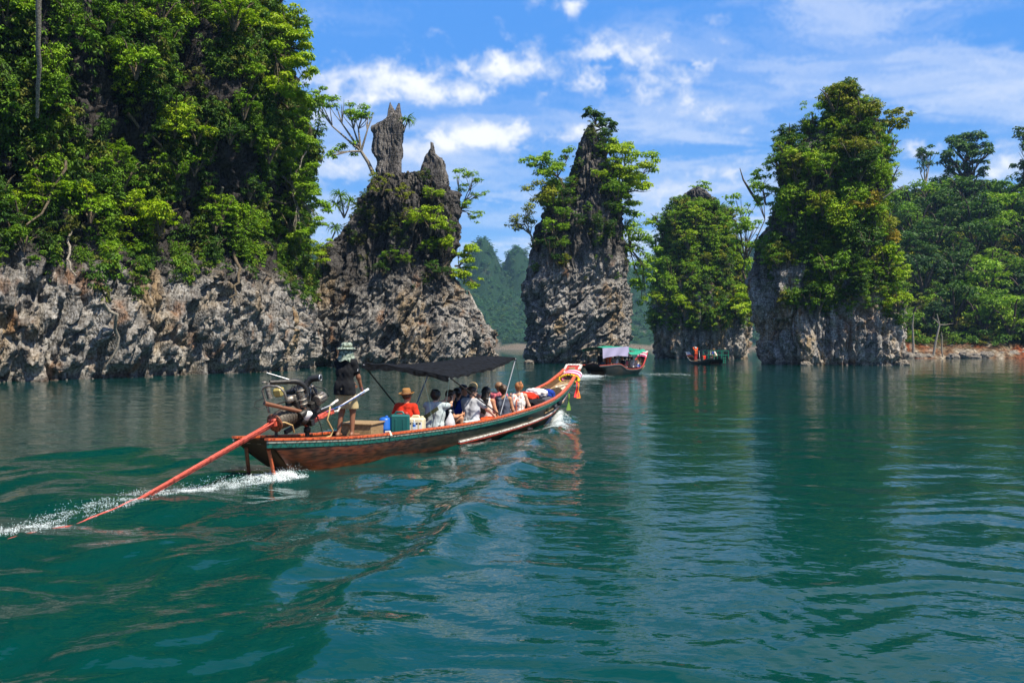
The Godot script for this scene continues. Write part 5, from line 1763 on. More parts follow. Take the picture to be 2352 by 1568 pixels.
func make_boat_materials() -> void:
	var hull := vmat(0.42, 0.5)
	hull.albedo_texture = M.t_mott
	triplanar(hull, 0.9, false, Vector3(0.35, 2.2, 1))
	M.hull = hull
	var worn := noise_image(256, 0.03, 4, FastNoiseLite.TYPE_SIMPLEX, 31)
	var t_worn := ramp_texture(worn, [[0.0, Color(0.42, 0.36, 0.3)], [0.22, Color(0.62, 0.56, 0.5)], [0.45, Color(0.9, 0.88, 0.86)], [1.0, Color(1, 1, 1)]])
	M.t_worn = t_worn
	var paints := {"orange_paint": [0.62, 0.125, 0.04], "teal_paint": [0.008, 0.105, 0.085], "pale_paint": [0.30, 0.31, 0.27], "white_paint": [0.75, 0.74, 0.71], "red_paint": [0.50, 0.055, 0.03], "tail_red": [0.66, 0.115, 0.075], "green_paint": [0.02, 0.36, 0.22], "rust": [0.30, 0.10, 0.045], "black_paint": [0.02, 0.02, 0.022]}
	for k in paints:
		var c: Array = paints[k]
		var m := mat(lin(c[0], c[1], c[2]), 0.45, 0.0, 0.5)
		m.albedo_texture = t_worn
		triplanar(m, 1.3, false)
		M[k] = m
	var grain := Image.create(256, 256, false, Image.FORMAT_RGB8)
	for y in 256:
		for x in 256:
			var v := 0.5 + 0.35 * n_fbm.get_noise_3d(cos(x * TAU / 256.0) * 0.8, sin(x * TAU / 256.0) * 0.8, y * 0.16) + 0.2 * n_fbm.get_noise_2d(x * 0.02, y * 0.02 + 30.0)
			grain.set_pixel(x, y, Color(0.34, 0.27, 0.2).lerp(Color(0.74, 0.63, 0.47), clampf(v, 0.0, 1.0)))
	M.t_grain = ImageTexture.create_from_image(grain)
	M.wood = mat(Color(1, 1, 1), 0.75, 0.0, 0.3)
	M.wood.albedo_texture = M.t_grain
	triplanar(M.wood, 1.5, false, Vector3(0.6, 2.0, 2.0))
	M.wood_dark = mat(Color(0.55, 0.5, 0.46), 0.75, 0.0, 0.3)
	M.wood_dark.albedo_texture = M.t_grain
	triplanar(M.wood_dark, 1.5, false, Vector3(0.6, 2.0, 2.0))
	M.steel = mat(lin(0.36, 0.37, 0.39), 0.42, 0.8)
	M.cast = mat(lin(0.34, 0.32, 0.29), 0.5, 0.65)
	M.cast.albedo_texture = M.t_worn
	triplanar(M.cast, 3.0, false)
	M.iron = mat(lin(0.035, 0.034, 0.034), 0.5, 0.3)
	M.iron.albedo_texture = M.t_worn
	triplanar(M.iron, 3.0, false)
	M.drum = mat(lin(0.13, 0.115, 0.095), 0.6, 0.3)
	M.drum.albedo_texture = M.t_worn
	triplanar(M.drum, 3.0, false)
	M.copper = mat(lin(0.34, 0.15, 0.085), 0.5, 0.6)
	M.brass = mat(lin(0.42, 0.34, 0.12), 0.45, 0.35)
	M.rubber = mat(lin(0.014, 0.014, 0.015), 0.55, 0.0, 0.5)
	M.hose = mat(lin(0.50, 0.34, 0.15), 0.5, 0.0, 0.4)
	M.tarp = mat(lin(0.010, 0.012, 0.016), 0.9, 0.0, 0.22)
	M.tarp.albedo_texture = M.t_worn
	triplanar(M.tarp, 0.8, false)
	bump(M.tarp, M.t_soft, 1.2)
	M.teal_plastic = mat(lin(0.006, 0.085, 0.08), 0.4, 0.0, 0.5)
	M.blue_plastic = mat(lin(0.01, 0.10, 0.42), 0.4)
	M.cream_plastic = mat(lin(0.62, 0.55, 0.36), 0.45)
	M.red_plastic = mat(lin(0.6, 0.05, 0.03), 0.4)
	M.white_plastic = mat(lin(0.8, 0.8, 0.8), 0.4)
	M.bag = mat(lin(0.72, 0.76, 0.80), 0.3, 0.0, 0.5)
	M.bag.backlight_enabled = true
	M.bag.backlight = lin(0.9, 0.9, 0.9)
	M.clear = mat(Color(0.75, 0.88, 1.0, 0.25), 0.08)
	M.clear.transparency = BaseMaterial3D.TRANSPARENCY_ALPHA
	M.rope = mat(lin(0.55, 0.50, 0.40), 0.9)
	M.line = mat(lin(0.06, 0.10, 0.10), 0.8)
	M.sash_pink = mat(lin(0.75, 0.09, 0.22), 0.8)
	M.sash_white = mat(lin(0.8, 0.7, 0.72), 0.8)
	M.sash_yellow = mat(lin(0.80, 0.55, 0.015), 0.8)
	M.sash_red = mat(lin(0.75, 0.045, 0.05), 0.8)
	M.sash_orange = mat(lin(0.85, 0.27, 0.02), 0.8)
	M.sash_green = mat(lin(0.12, 0.22, 0.03), 0.8)
	M.foam = mat(lin(0.82, 0.88, 0.89), 0.6, 0.0, 0.4)

func strip(pts: Array, w: Vector2, side: Callable) -> ArrayMesh:          # a rectangular bar swept along pts; w = (across, up)
	var st := st_new()
	st.set_smooth_group(-1)
	var n := pts.size()
	for i in n - 1:
		var c := []
		for e in 2:
			var k: int = i + e
			var dir: Vector3 = (pts[mini(k + 1, n - 1)] - pts[maxi(k - 1, 0)]).normalized()
			var sd: Vector3 = side.call(k)
			sd = (sd - dir * sd.dot(dir)).normalized()
			var up := sd.cross(dir).normalized()
			if up.y < 0.0: up = -up
			c.append([pts[k] + sd * w.x * 0.5 + up * w.y * 0.5, pts[k] - sd * w.x * 0.5 + up * w.y * 0.5, pts[k] - sd * w.x * 0.5 - up * w.y * 0.5, pts[k] + sd * w.x * 0.5 - up * w.y * 0.5, up, sd])
		var a: Array = c[0]
		var b: Array = c[1]
		quad(st, a[0], a[1], b[1], b[0], a[4])
		quad(st, a[1], a[2], b[2], b[1], -a[5])
		quad(st, a[2], a[3], b[3], b[2], -a[4])
		quad(st, a[3], a[0], b[0], b[3], a[5])
		if i == 0: quad(st, a[0], a[1], a[2], a[3], pts[0] - pts[1])
		if i == n - 2: quad(st, b[0], b[1], b[2], b[3], pts[n - 1] - pts[n - 2])
	return done(st)

# the hull of a long-tail boat under root; local x runs forward from the stern, z to starboard
func long_hull(root: Node3D, o: Dictionary) -> void:
	var L: float = o.length
	var tg: Array = o.gunwale_y
	var tb: Array = o.gunwale_b
	var cy: Array = o.chine_y
	var cb: Array = o.chine_b
	var rake: float = o.get("rake", 0.5)
	var nt := 84
	var nvv := 9
	var at := func(t: float, v: float, s: float, inset: float) -> Vector3:
		var bg := smooth_table(tb, t) - inset
		var yg := smooth_table(tg, t)
		var bc := maxf(smooth_table(cb, t) - inset, 0.004)
		var yc := smooth_table(cy, t) + inset
		var b := lerpf(bc, bg, v) + 0.055 * sin(v * PI) * ss(0.0, 0.3, bg)
		var x := t + rake * (1.0 - v) * (1.0 - ss(0.0, 1.4, t))
		return Vector3(x, lerpf(yc, yg, v), s * b)
	for s in [1.0, -1.0]:
		var p := PackedVector3Array()
		var c := PackedColorArray()
		for j in nvv:
			for i in nt:
				var t := L * i / (nt - 1)
				var v := float(j) / (nvv - 1)
				var q: Vector3 = at.call(t, v, s, 0.0)
				p.append(q)
				c.append(o.paint.call(t, v, q))
		var m := grid_mesh(p, nt, nvv, false, -s, c)
		obj("hull_side", m, M.hull, root)
		# inside planking
		var pi := PackedVector3Array()
		for j in 3:
			for i in 50:
				pi.append(at.call(L * 0.995 * i / 49.0, 0.25 + 0.37 * j, s, 0.045))
		obj("inner_planking", grid_mesh(pi, 50, 3, false, s, PackedColorArray()), M.wood_dark, root)
		# gunwale cap, stripe below it
		var cap := []
		var str := []
		var pale := []
		for i in 60:
			var t := L * i / 59.0
			var a: Vector3 = at.call(t, 1.0, s, 0.0)
			cap.append(a + Vector3(0, 0.018, -s * 0.012))
			str.append((at.call(t, 1.0, s, 0.0) as Vector3) + Vector3(0, -0.080, s * (0.012 - 0.012)))
			pale.append(a + Vector3(0, -0.028, s * 0.006))
		var sd := func(k: int) -> Vector3: return Vector3(0, 0, 1)
		obj("gunwale", strip(cap, Vector2(0.095, 0.035), sd), o.cap, root)
		obj("stripe", strip(str, Vector2(0.022, 0.075), sd), o.stripe, root)
		obj("pale_strake", strip(pale, Vector2(0.030, 0.032), sd), o.pale, root)
		if o.has("rub"):
			var r0: float = o.rub[0]
			var r1: float = o.rub[1]
			var ru := []
			var rd := []
			for i in 40:
				var t := lerpf(r0, r1, i / 39.0)
				var a: Vector3 = at.call(t, lerpf(0.34, 0.52, i / 39.0), s, 0.0)
				ru.append(a + Vector3(0, 0.015, s * 0.022))
				rd.append(a + Vector3(0, -0.022, s * 0.016))
			obj("rub_strake", strip(ru, Vector2(0.06, 0.034), sd), M.white_paint, root)
			obj("rub_strake", strip(rd, Vector2(0.046, 0.036), sd), M.red_paint, root)
	# flat bottom
	var bp_ := PackedVector3Array()
	for j in 2:
		for i in nt:
			bp_.append(at.call(L * i / (nt - 1), 0.0, 1.0 if j == 0 else -1.0, 0.0))
	obj("bottom", grid_mesh(bp_, nt, 2, false, -1.0, PackedColorArray()), M.wood_dark, root)
	# transom
	var st := st_new(false)
	var w := 0.05
	for k in 2:
		var off := Vector3(w * k, 0, 0)
		quad(st, (at.call(0.0, 1.0, 1.0, 0.0) as Vector3) + off, (at.call(0.0, 1.0, -1.0, 0.0) as Vector3) + off, (at.call(0.0, 0.0, -1.0, 0.0) as Vector3) + off, (at.call(0.0, 0.0, 1.0, 0.0) as Vector3) + off, Vector3(-1 if k == 0 else 1, 0, 0))
	obj("transom", done(st), o.transom, root)
	root.set_meta("at", at)

func main_paint(t: float, v: float, q: Vector3) -> Color:
	var n := n_fbm.get_noise_3d(t * 0.6, v * 3.0, 4.0)
	var n2 := n_fbm.get_noise_3d(t * 1.6 + 9.0, v * 7.0, 1.0)
	var c := Vector3(0.055, 0.032, 0.02).lerp(Vector3(0.24, 0.05, 0.014), clampf((1.0 - ss(1.0, 4.6, t)) * (0.6 + n * 1.4) * (1.2 - v * 1.0), 0.0, 1.0))
	c = c.lerp(Vector3(0.030, 0.036, 0.022), ss(3.5, 6.5, t) * 0.85)
	c = c.lerp(Vector3(0.15, 0.145, 0.125), ss(8.5, 11.5, t + n * 2.0) * 0.8)
	c = c.lerp(Vector3(0.025, 0.03, 0.022), ss(0.12, 0.5, n2) * 0.7)
	c = c.lerp(Vector3(0.34, 0.085, 0.02), (1.0 - ss(0.0, 0.07, absf(q.y + 0.015))) * 0.8)
	return Color(c.x, c.y, c.z)

func dark_paint(t: float, v: float, q: Vector3) -> Color:
	var n := n_fbm.get_noise_3d(t * 0.8, v * 3.0, 14.0)
	var c := Vector3(0.03, 0.034, 0.032).lerp(Vector3(0.09, 0.07, 0.05), clampf(n + 0.3, 0.0, 1.0))
	return Color(c.x, c.y, c.z)

# boards side by side, each a part of its own
func boards(root: Node3D, called: String, x0: float, x1: float, y: Callable, half: Callable, n: int, m: Array, gap := 0.008) -> void:
	for i in n:
		var a0 := lerpf(-1.0, 1.0, float(i) / n)
		var a1 := lerpf(-1.0, 1.0, float(i + 1) / n)
		var st := st_new(false)
		var seg := 6
		for k in seg:
			var xa := lerpf(x0, x1, float(k) / seg)
			var xb := lerpf(x0, x1, float(k + 1) / seg)
			var ha: float = half.call(xa)
			var hb: float = half.call(xb)
			var ya: float = y.call(xa)
			var yb: float = y.call(xb)
			var g := gap * 0.5
			var lift := 0.003 * (i % 2)
			var p := [Vector3(xa, ya + lift, a0 * ha + g), Vector3(xa, ya + lift, a1 * ha - g), Vector3(xb, yb + lift, a1 * hb - g), Vector3(xb, yb + lift, a0 * hb + g)]
			var d := Vector3(0, -0.025, 0)
			quad(st, p[0], p[1], p[2], p[3], Vector3.UP)
			quad(st, p[0], p[3], p[3] + d, p[0] + d, Vector3(0, 0, -1))
			quad(st, p[1], p[2], p[2] + d, p[1] + d, Vector3(0, 0, 1))
			if k == 0: quad(st, p[0], p[1], p[1] + d, p[0] + d, Vector3(-1, 0, 0))
			if k == seg - 1: quad(st, p[2], p[3], p[3] + d, p[2] + d, Vector3(1, 0, 0))
		obj(called, done(st), m[i % m.size()], root)

func make_main_boat() -> void:
	var root := thing("longtail_boat", "long wooden boat with orange gunwale and black canopy full of seated people", "boat", HULL_AT, HULL_TURN)
	var tg := [[0.0, 0.62], [1.0, 0.54], [2.25, 0.455], [4.1, 0.41], [5.7, 0.39], [7.3, 0.42], [9.0, 0.505], [10.2, 0.60], [11.1, 0.70], [12.0, 0.86], [12.6, 1.00], [13.2, 1.22], [13.6, 1.38]]
	var tb := [[0.0, 0.35], [1.5, 0.49], [4.0, 0.62], [6.0, 0.68], [8.0, 0.72], [10.0, 0.69], [11.1, 0.60], [12.0, 0.48], [12.8, 0.35], [13.3, 0.28], [13.6, 0.26]]
	long_hull(root, {"length": 13.6, "gunwale_y": tg, "gunwale_b": tb,
		"chine_y": [[0.0, 0.10], [0.6, -0.04], [1.5, -0.14], [9.0, -0.16], [10.8, -0.12], [11.5, 0.0], [12.2, 0.30], [12.8, 0.66], [13.3, 1.0], [13.6, 1.2]],
		"chine_b": [[0.0, 0.22], [3.0, 0.42], [6.0, 0.48], [9.0, 0.38], [11.0, 0.18], [12.0, 0.07], [13.6, 0.03]],
		"rake": 0.62, "rub": [5.6, 12.9], "paint": main_paint, "cap": M.orange_paint, "stripe": M.teal_paint, "pale": M.pale_paint, "transom": M.wood_dark})
	var fy := func(t: float) -> float: return smooth_table(tg, t)
	var fb := func(t: float) -> float: return smooth_table(tb, t)
	boards(root, "floor_board", 3.5, 10.3, func(t: float) -> float: return 0.05, func(t: float) -> float: return 0.38, 6, [M.wood_dark])
	boards(root, "deck_board", 0.08, 3.5, func(t: float) -> float: return fy.call(t) - 0.05, func(t: float) -> float: return fb.call(t) - 0.06, 8, [M.wood_dark, M.wood_dark, M.wood])
	boards(root, "bow_board", 10.2, 12.0, func(t: float) -> float: return 0.33 + (t - 10.2) * 0.11, func(t: float) -> float: return fb.call(t) - 0.06, 6, [M.wood, M.wood_dark, M.wood])
	boards(root, "bow_board", 12.02, 13.35, func(t: float) -> float: return fy.call(t) - 0.14, func(t: float) -> float: return fb.call(t) - 0.03, 4, [M.wood])
	for t in [4.35, 5.2, 6.1, 6.8, 7.55, 8.4, 9.2]:
		obj("thwart", box(Vector3(t, 0.27, 0), Vector3(0.14, 0.018, fb.call(t) - 0.06), Basis.IDENTITY, 0.006), M.wood_dark, root)
	# scalloped board before the bow deck, in two halves
	for s in [-1.0, 1.0]:
		var st := st_new(false)
		var n := 16
		for k in n:
			var top := func(f: float) -> float: return 0.86 + 0.05 * sin(f * PI) * 1.4 + 0.025 * absf(cos(f * PI * 1.5)) - 0.02
			var f0 := float(k) / n
			var f1 := float(k + 1) / n
			var z0: float = s * lerpf(0.012, 0.37, f0)
			var z1: float = s * lerpf(0.012, 0.37, f1)
			var a := Vector3(11.98, top.call(f0), z0)
			var b := Vector3(11.98, top.call(f1), z1)
			var a2 := Vector3(11.98, 0.52, z0)
			var b2 := Vector3(11.98, 0.52, z1)
			var d := Vector3(0.035, 0, 0)
			quad(st, a, b, b2, a2, Vector3(-1, 0, 0))
			quad(st, a + d, b + d, b2 + d, a2 + d, Vector3(1, 0, 0))
			quad(st, a, b, b + d, a + d, Vector3.UP)
			if k == 0: quad(st, a, a2, a2 + d, a + d, Vector3(0, 0, -s))
		obj("bulkhead_board", done(st), M.wood, root)
	# the upright head of the bow
	var hb := Basis(Vector3.BACK, 0.62)
	obj("bow_head", box(Vector3(13.64, 1.40, 0), Vector3(0.20, 0.03, 0.24), hb, 0.008), M.red_paint, root)
	for s in [-1.0, 1.0]:
		obj("bow_head_edge", box(Vector3(13.64, 1.40, 0) + hb * Vector3(0, 0.006, s * 0.235), Vector3(0.21, 0.036, 0.035), hb, 0.006), M.white_paint, root)
		obj("bow_head_edge", box(Vector3(13.64, 1.40, 0) + hb * Vector3(0.19 * s, 0.008, 0), Vector3(0.035, 0.036, 0.198), hb, 0.006), M.white_paint, root)
	obj("bow_head_edge", box(Vector3(13.64, 1.40, 0) + hb * Vector3(0.0, 0.036, 0), Vector3(0.04, 0.010, 0.10), hb, 0.004), M.wood, root)
	# struts below the stern and the board awash under it
	obj("stern_strut", tube([Vector3(0.12, 0.46, 0.27), Vector3(0.46, -0.2, 0.14)], 0.032, 6), M.orange_paint, root)
	obj("stern_strut", tube([Vector3(0.12, 0.46, -0.20), Vector3(0.44, -0.2, -0.42)], 0.032, 6), M.rust, root)
	obj("skeg_board", box(Vector3(0.95, -0.012, -0.05), Vector3(0.62, 0.022, 0.34), Basis(Vector3.BACK, 0.012), 0.006), M.rust, root)
	# canopy
	var A := Vector3(4.36, 1.76, -1.02)
	var B := Vector3(5.03, 1.47, 0.71)
	var Cc := Vector3(8.1, 1.83, 0.76)
	var Dd := Vector3(7.68, 1.72, -0.97)
	var nu := 40
	var nv := 22
	var p := PackedVector3Array()
	for j in nv:
		for i in nu:
			var u := float(i) / (nu - 1)
			var v := float(j) / (nv - 1)
			var q := A.lerp(Dd, u).lerp(B.lerp(Cc, u), v)
			q.y += 0.09 * sin(v * PI) * (0.3 + 0.7 * u) - 0.07 * sin(u * PI) * (0.4 + 0.6 * (1.0 - sin(v * PI))) + 0.030 * n_fbm.get_noise_2d(u * 7.0, v * 4.0)
			p.append(q)
	var sheet := grid_mesh(p, nu, nv, false, 1.0, PackedColorArray())
	var nn: PackedVector3Array = sheet.surface_get_arrays(0)[Mesh.ARRAY_NORMAL]
	if nn[nu * 10 + 20].y < 0.0: sheet = grid_mesh(p, nu, nv, false, -1.0, PackedColorArray())
	var can := obj("canopy", sheet, M.tarp, root)
	# the hem hangs along its edges
	for e in 3:
		var hp := PackedVector3Array()
		var n := nv if e < 1 else nu
		for j in 4:
			for i in n:
				var k: int = i * nu if e == 0 else ((nv - 1) * nu + i if e == 1 else i)
				var drop := 0.13 if e != 1 else 0.06
				var q := p[k] + Vector3(0, -drop * j / 3.0 * (0.8 + 0.4 * n_one.get_noise_1d(i * 0.25 + e * 20.0)), 0)
				q += Vector3(-0.02 if e == 0 else 0.0, 0, 0.02 if e == 1 else -0.02) * (j / 3.0) + Vector3(0.012 * n_one.get_noise_2d(i * 0.5, j), 0, 0.012 * n_one.get_noise_2d(i * 0.5, j + 9.0))
				hp.append(q)
		obj("hem", grid_mesh(hp, n, 4, false, 1.0, PackedColorArray()), M.tarp, can)
	for q in [[Cc + Vector3(0, -0.02, 0), Vector3(7.42, fy.call(7.42) + 0.03, 0.68), M.steel], [B + Vector3(0.05, -0.04, 0), Vector3(7.5, fy.call(7.5) + 0.03, 0.68), M.iron], [A + Vector3(0.03, -0.06, 0), Vector3(5.6, fy.call(5.6) + 0.03, -0.67), M.iron], [Vector3(7.1, 1.72, -0.97), Vector3(5.6, fy.call(5.6) + 0.03, -0.66), M.steel]]:
		obj("canopy_pole", tube([q[0], q[1]], 0.016, 8), q[2], root)
	for q in [[B, B.lerp(A, 0.5) + Vector3(0.15, 0.04, 0), A], [Cc, Cc.lerp(Dd, 0.5) + Vector3(0, 0.08, 0), Dd], [B.lerp(Cc, 0.5) + Vector3(0, -0.05, 0), B.lerp(Cc, 0.5).lerp(A.lerp(Dd, 0.5), 0.5) + Vector3(0, 0.02, 0), A.lerp(Dd, 0.5) + Vector3(0, -0.05, 0)]]:
		obj("canopy_hoop", tube([q[0] - Vector3(0, 0.05, 0), (q[0] as Vector3).lerp(q[1], 0.6) - Vector3(0, 0.07, 0), q[1] - Vector3(0, 0.08, 0), (q[2] as Vector3).lerp(q[1], 0.6) - Vector3(0, 0.07, 0), q[2] - Vector3(0, 0.05, 0)], 0.014, 7), M.steel, root)
	for q in [[B + Vector3(0, -0.05, 0), Vector3(4.75, 0.5, 0.64)], [B + Vector3(-0.25, -0.02, -0.5), Vector3(4.62, 0.45, 0.55)], [Cc, Vector3(8.7, fy.call(8.7), 0.64)]]:
		obj("guy_line", tube([q[0], (q[0] as Vector3).lerp(q[1], 0.5) + Vector3(0.02, -0.02, 0.03), q[1]], 0.006, 5), M.line, root)
	obj("cleat", tube([Vector3(3.0, fy.call(3.0) + 0.05, 0.50), Vector3(3.03, fy.call(3.0) + 0.06, 0.58), Vector3(3.0, fy.call(3.0) - 0.02, 0.64)], 0.024, 6), M.rope, root)

	# ---- what is tied to the bow
	var wrap := func(t: float, lift: float) -> Array:
		var g: float = fb.call(t)
		var y: float = fy.call(t)
		var out := []
		for k in 25:
			var a := TAU * k / 24.0
			out.append(Vector3(t + 0.02 * sin(a * 3.0), y - 0.11 + sin(a) * 0.13 + lift, cos(a) * (g + 0.012)))
		return out
	var garland := thing("garland", "yellow flower garland tied round the bow of the long boat", "garland", bp(13.12, 1.1, 0), TURN)
	var st2 := st_new()
	for q in wrap.call(13.12, 0.03):
		for k in 3:
			var c: Vector3 = q - Vector3(13.12, 1.1, 0) + Vector3(rng.randfn(), rng.randfn(), rng.randfn()) * 0.012
			add_lathe(st2, [[0.0, -0.03], [0.022, -0.018], [0.03, 0.0], [0.022, 0.018], [0.0, 0.03]], c, Basis(Vector3(1, 0, 0), rng.randf() * 3.0), 7)
	obj("flowers", done(st2), M.sash_yellow, garland)
	var sash := thing("sash", "pink and white cloth sashes wound round the bow above the yellow garland", "sash", bp(13.25, 1.25, 0), TURN)
	var idx := 0
	for tt in [13.22, 13.27, 13.32, 13.37, 13.42]:
		var pts := []
		for q in wrap.call(tt, 0.04): pts.append(q - Vector3(13.25, 1.25, 0))
		obj("fold", tube(pts, 0.028, 6), [M.sash_pink, M.sash_white, M.sash_pink, M.sash_pink, M.sash_white][idx], sash)
		idx += 1
	for q in [[13.0, 0.30, 1.06, 0.58, 0.12, M.sash_red, "red ribbon hanging down the starboard side of the bow"], [13.08, 0.32, 1.02, 0.55, 0.08, M.sash_orange, "orange ribbon hanging beside the red one at the bow"], [12.55, 0.24, 0.72, 0.22, 0.08, M.sash_green, "green and yellow ribbon hanging lowest under the bow"]]:
		var rib := PackedVector3Array()
		for j in 9:
			for i in 4:
				var f := j / 8.0
				rib.append(Vector3((i - 1.5) / 1.5 * q[4] * (0.35 + 0.65 * f) + 0.04 * f, -f * (q[2] - q[3]), 0.03 * sin(f * 5.0 + i) + 0.02 * (i % 2) - 0.02 * f))
		tag(obj("ribbon", grid_mesh(rib, 4, 9, false, 1.0, PackedColorArray()), q[5]), q[6], "ribbon").transform = Transform3D(Basis(Vector3.UP, TURN), bp(q[0], q[2], q[1]))
	var coil := []
	for k in 90:
		var a := k * 0.42
		coil.append(Vector3(cos(a) * (0.17 + 0.03 * sin(k * 1.7)), 0.02 + k * 0.0006 + 0.008 * sin(k * 0.9), sin(a) * (0.13 + 0.03 * cos(k * 1.3))))
	coil.append(Vector3(0.4, 0.03, 0.1))
	tag(obj("rope_coil", tube(coil, 0.013, 5), M.rope), "pale coil of mooring rope lying on the bow deck", "rope").transform = Transform3D(Basis(Vector3.UP, TURN) * Basis(Vector3.BACK, 0.3), bp(12.45, fy.call(12.45) - 0.12, 0.02))

	# ---- things carried
	var box_ := thing("wooden_crate", "wooden box with a flat lid on the deck behind the standing boatman", "wooden box", bp(3.2, 0.36, -0.02), TURN + 0.25)
	for s in [-1.0, 1.0]:
		obj("side_board", box(Vector3(0, 0.12, s * 0.30), Vector3(0.31, 0.12, 0.012), Basis.IDENTITY, 0.004), M.wood, box_)
		obj("end_board", box(Vector3(s * 0.30, 0.12, 0), Vector3(0.012, 0.12, 0.287), Basis.IDENTITY, 0.004), M.wood, box_)
	obj("lid", box(Vector3(0, 0.255, 0), Vector3(0.34, 0.014, 0.34), Basis.IDENTITY, 0.006), M.wood, box_)
	var can1 := thing("jerrycan", "large teal plastic jerrycan with a red cap behind the man in the red shirt", "jerrycan", bp(3.9, 0.33, 0.38), TURN + 0.5)
	jerry(can1, Vector3(0.12, 0.22, 0.19), M.teal_plastic, M.red_plastic)
	var can2 := thing("jerrycan", "square cream plastic can with a printed label beside the teal jerrycan", "jerrycan", bp(4.42, 0.33, 0.42), TURN + 0.4)
	jerry(can2, Vector3(0.14, 0.165, 0.17), M.cream_plastic, M.cream_plastic)
	obj("label_print", box(Vector3(-0.1435, 0.13, 0), Vector3(0.002, 0.10, 0.14)), M.white_plastic, can2)
	for k in 4:
		obj("label_print", box(Vector3(-0.147, 0.20, -0.10 + 0.065 * k), Vector3(0.0015, 0.018, 0.022)), M.black_paint, can2)
	var can3 := thing("plastic_drum", "narrow blue plastic drum standing left of the teal jerrycan", "plastic drum", bp(3.72, 0.33, 0.14), TURN)
	obj("body", lathe([[0.0, 0.0], [0.11, 0.0], [0.12, 0.012], [0.12, 0.12], [0.125, 0.13], [0.12, 0.14], [0.12, 0.31], [0.10, 0.345], [0.05, 0.36], [0.0, 0.36]]), M.blue_plastic, can3)
	obj("cap", cyl(Vector3(0.05, 0.352, 0), Vector3(0.05, 0.385, 0), 0.03, 12, -1.0, 0.004), M.blue_plastic, can3)
	var bt := thing("water_bottle", "small clear plastic water bottle on the gunwale before the cans", "bottle", bp(3.98, 0.43, 0.66), TURN)
	obj("body", lathe([[0.0, 0.0], [0.028, 0.0], [0.032, 0.006], [0.03, 0.05], [0.032, 0.06], [0.032, 0.13], [0.014, 0.17], [0.013, 0.185], [0.0, 0.185]], Vector3.ZERO, Basis.IDENTITY, 14), M.clear, bt)
	obj("cap", cyl(Vector3(0, 0.183, 0), Vector3(0, 0.205, 0), 0.015, 12), M.white_plastic, bt)
	obj("label_print", lathe([[0.0325, 0.07], [0.0325, 0.115]], Vector3.ZERO, Basis.IDENTITY, 14), M.blue_plastic, bt)
	var pb := st_new()
	add_lathe(pb, [[0.0, 0.0], [0.09, 0.01], [0.125, 0.06], [0.11, 0.15], [0.06, 0.27], [0.022, 0.35], [0.05, 0.38], [0.0, 0.40]], Vector3.ZERO, Basis.IDENTITY, 16, 1.0, 0.8)
	tag(obj("plastic_bag", crumple(done(pb), 9.0, 0.03), M.bag), "knotted white plastic bag hanging inside the gunwale by the pale shirted passenger", "plastic bag").transform = Transform3D(Basis(Vector3.UP, TURN), bp(5.28, 0.36, 0.70))
	tag(obj("life_jacket", pillow(Vector3(0.26, 0.05, 0.12), 5), M.cloth_orange), "orange life jacket lying on the gunwale below the long haired woman", "life jacket").transform = Transform3D(Basis(Vector3.UP, TURN + 0.1), bp(7.0, 0.42, 0.62))
	tag(obj("towel", pillow(Vector3(0.25, 0.04, 0.14), 6), M.cloth_pale), "folded pale green towel under the man who holds the pole", "towel").transform = Transform3D(Basis(Vector3.UP, TURN), bp(6.35, 0.40, 0.60))
	var k := 0
	for q in [[10.55, 0.55, 0.16, 0.34, 0.17, 0.26, "cloth_black", "black rucksack lying on the boards behind the floral shirt"], [11.05, 0.58, 0.28, 0.30, 0.16, 0.24, "cloth_charcoal", "dark grey rucksack beside the black one near the bow"], [10.75, 0.74, -0.22, 0.32, 0.14, 0.26, "cloth_red", "red jacket bundled on top of the bags toward the port side"], [11.05, 0.86, -0.08, 0.30, 0.12, 0.24, "cloth_white", "pink and white towel heaped on top of the bags"], [11.5, 0.80, -0.02, 0.26, 0.14, 0.20, "cloth_blue", "bright blue bag at the bow end of the luggage heap"], [11.3, 0.60, 0.34, 0.22, 0.10, 0.12, "cloth_navy", "navy blue bag against the starboard gunwale near the bow"], [10.35, 0.46, 0.42, 0.18, 0.08, 0.12, "cloth_olive", "small crumpled olive bag by the starboard gunwale"]]:
		tag(obj("bag", pillow(Vector3(q[3], q[4], q[5]), 10 + k), M[q[6]]), q[7], "bag").transform = Transform3D(Basis(Vector3.UP, TURN + 0.4 * k), bp(q[0], q[1] - 0.06, q[2]))
		k += 1

func jerry(root: Node3D, e: Vector3, m: Material, cap: Material) -> void:
	obj("body", box(Vector3(0, e.y * 0.94, 0), Vector3(e.x, e.y * 0.94, e.z), Basis.IDENTITY, 0.035), m, root)
	obj("handle", tube([Vector3(0, e.y * 1.86, -e.z * 0.55), Vector3(0, e.y * 2.08, -e.z * 0.4), Vector3(0, e.y * 2.08, e.z * 0.25), Vector3(0, e.y * 1.86, e.z * 0.4)], 0.022, 8), m, root)
	obj("cap", cyl(Vector3(0, e.y * 1.85, e.z * 0.66), Vector3(0, e.y * 2.06, e.z * 0.66), 0.035, 14, -1.0, 0.006), cap, root)
	for s in [-1.0, 1.0]:
		obj("rib", box(Vector3(-e.x - 0.002, e.y * 0.9, s * e.z * 0.4), Vector3(0.006, e.y * 0.6, 0.02), Basis.IDENTITY, 0.004), m, root)

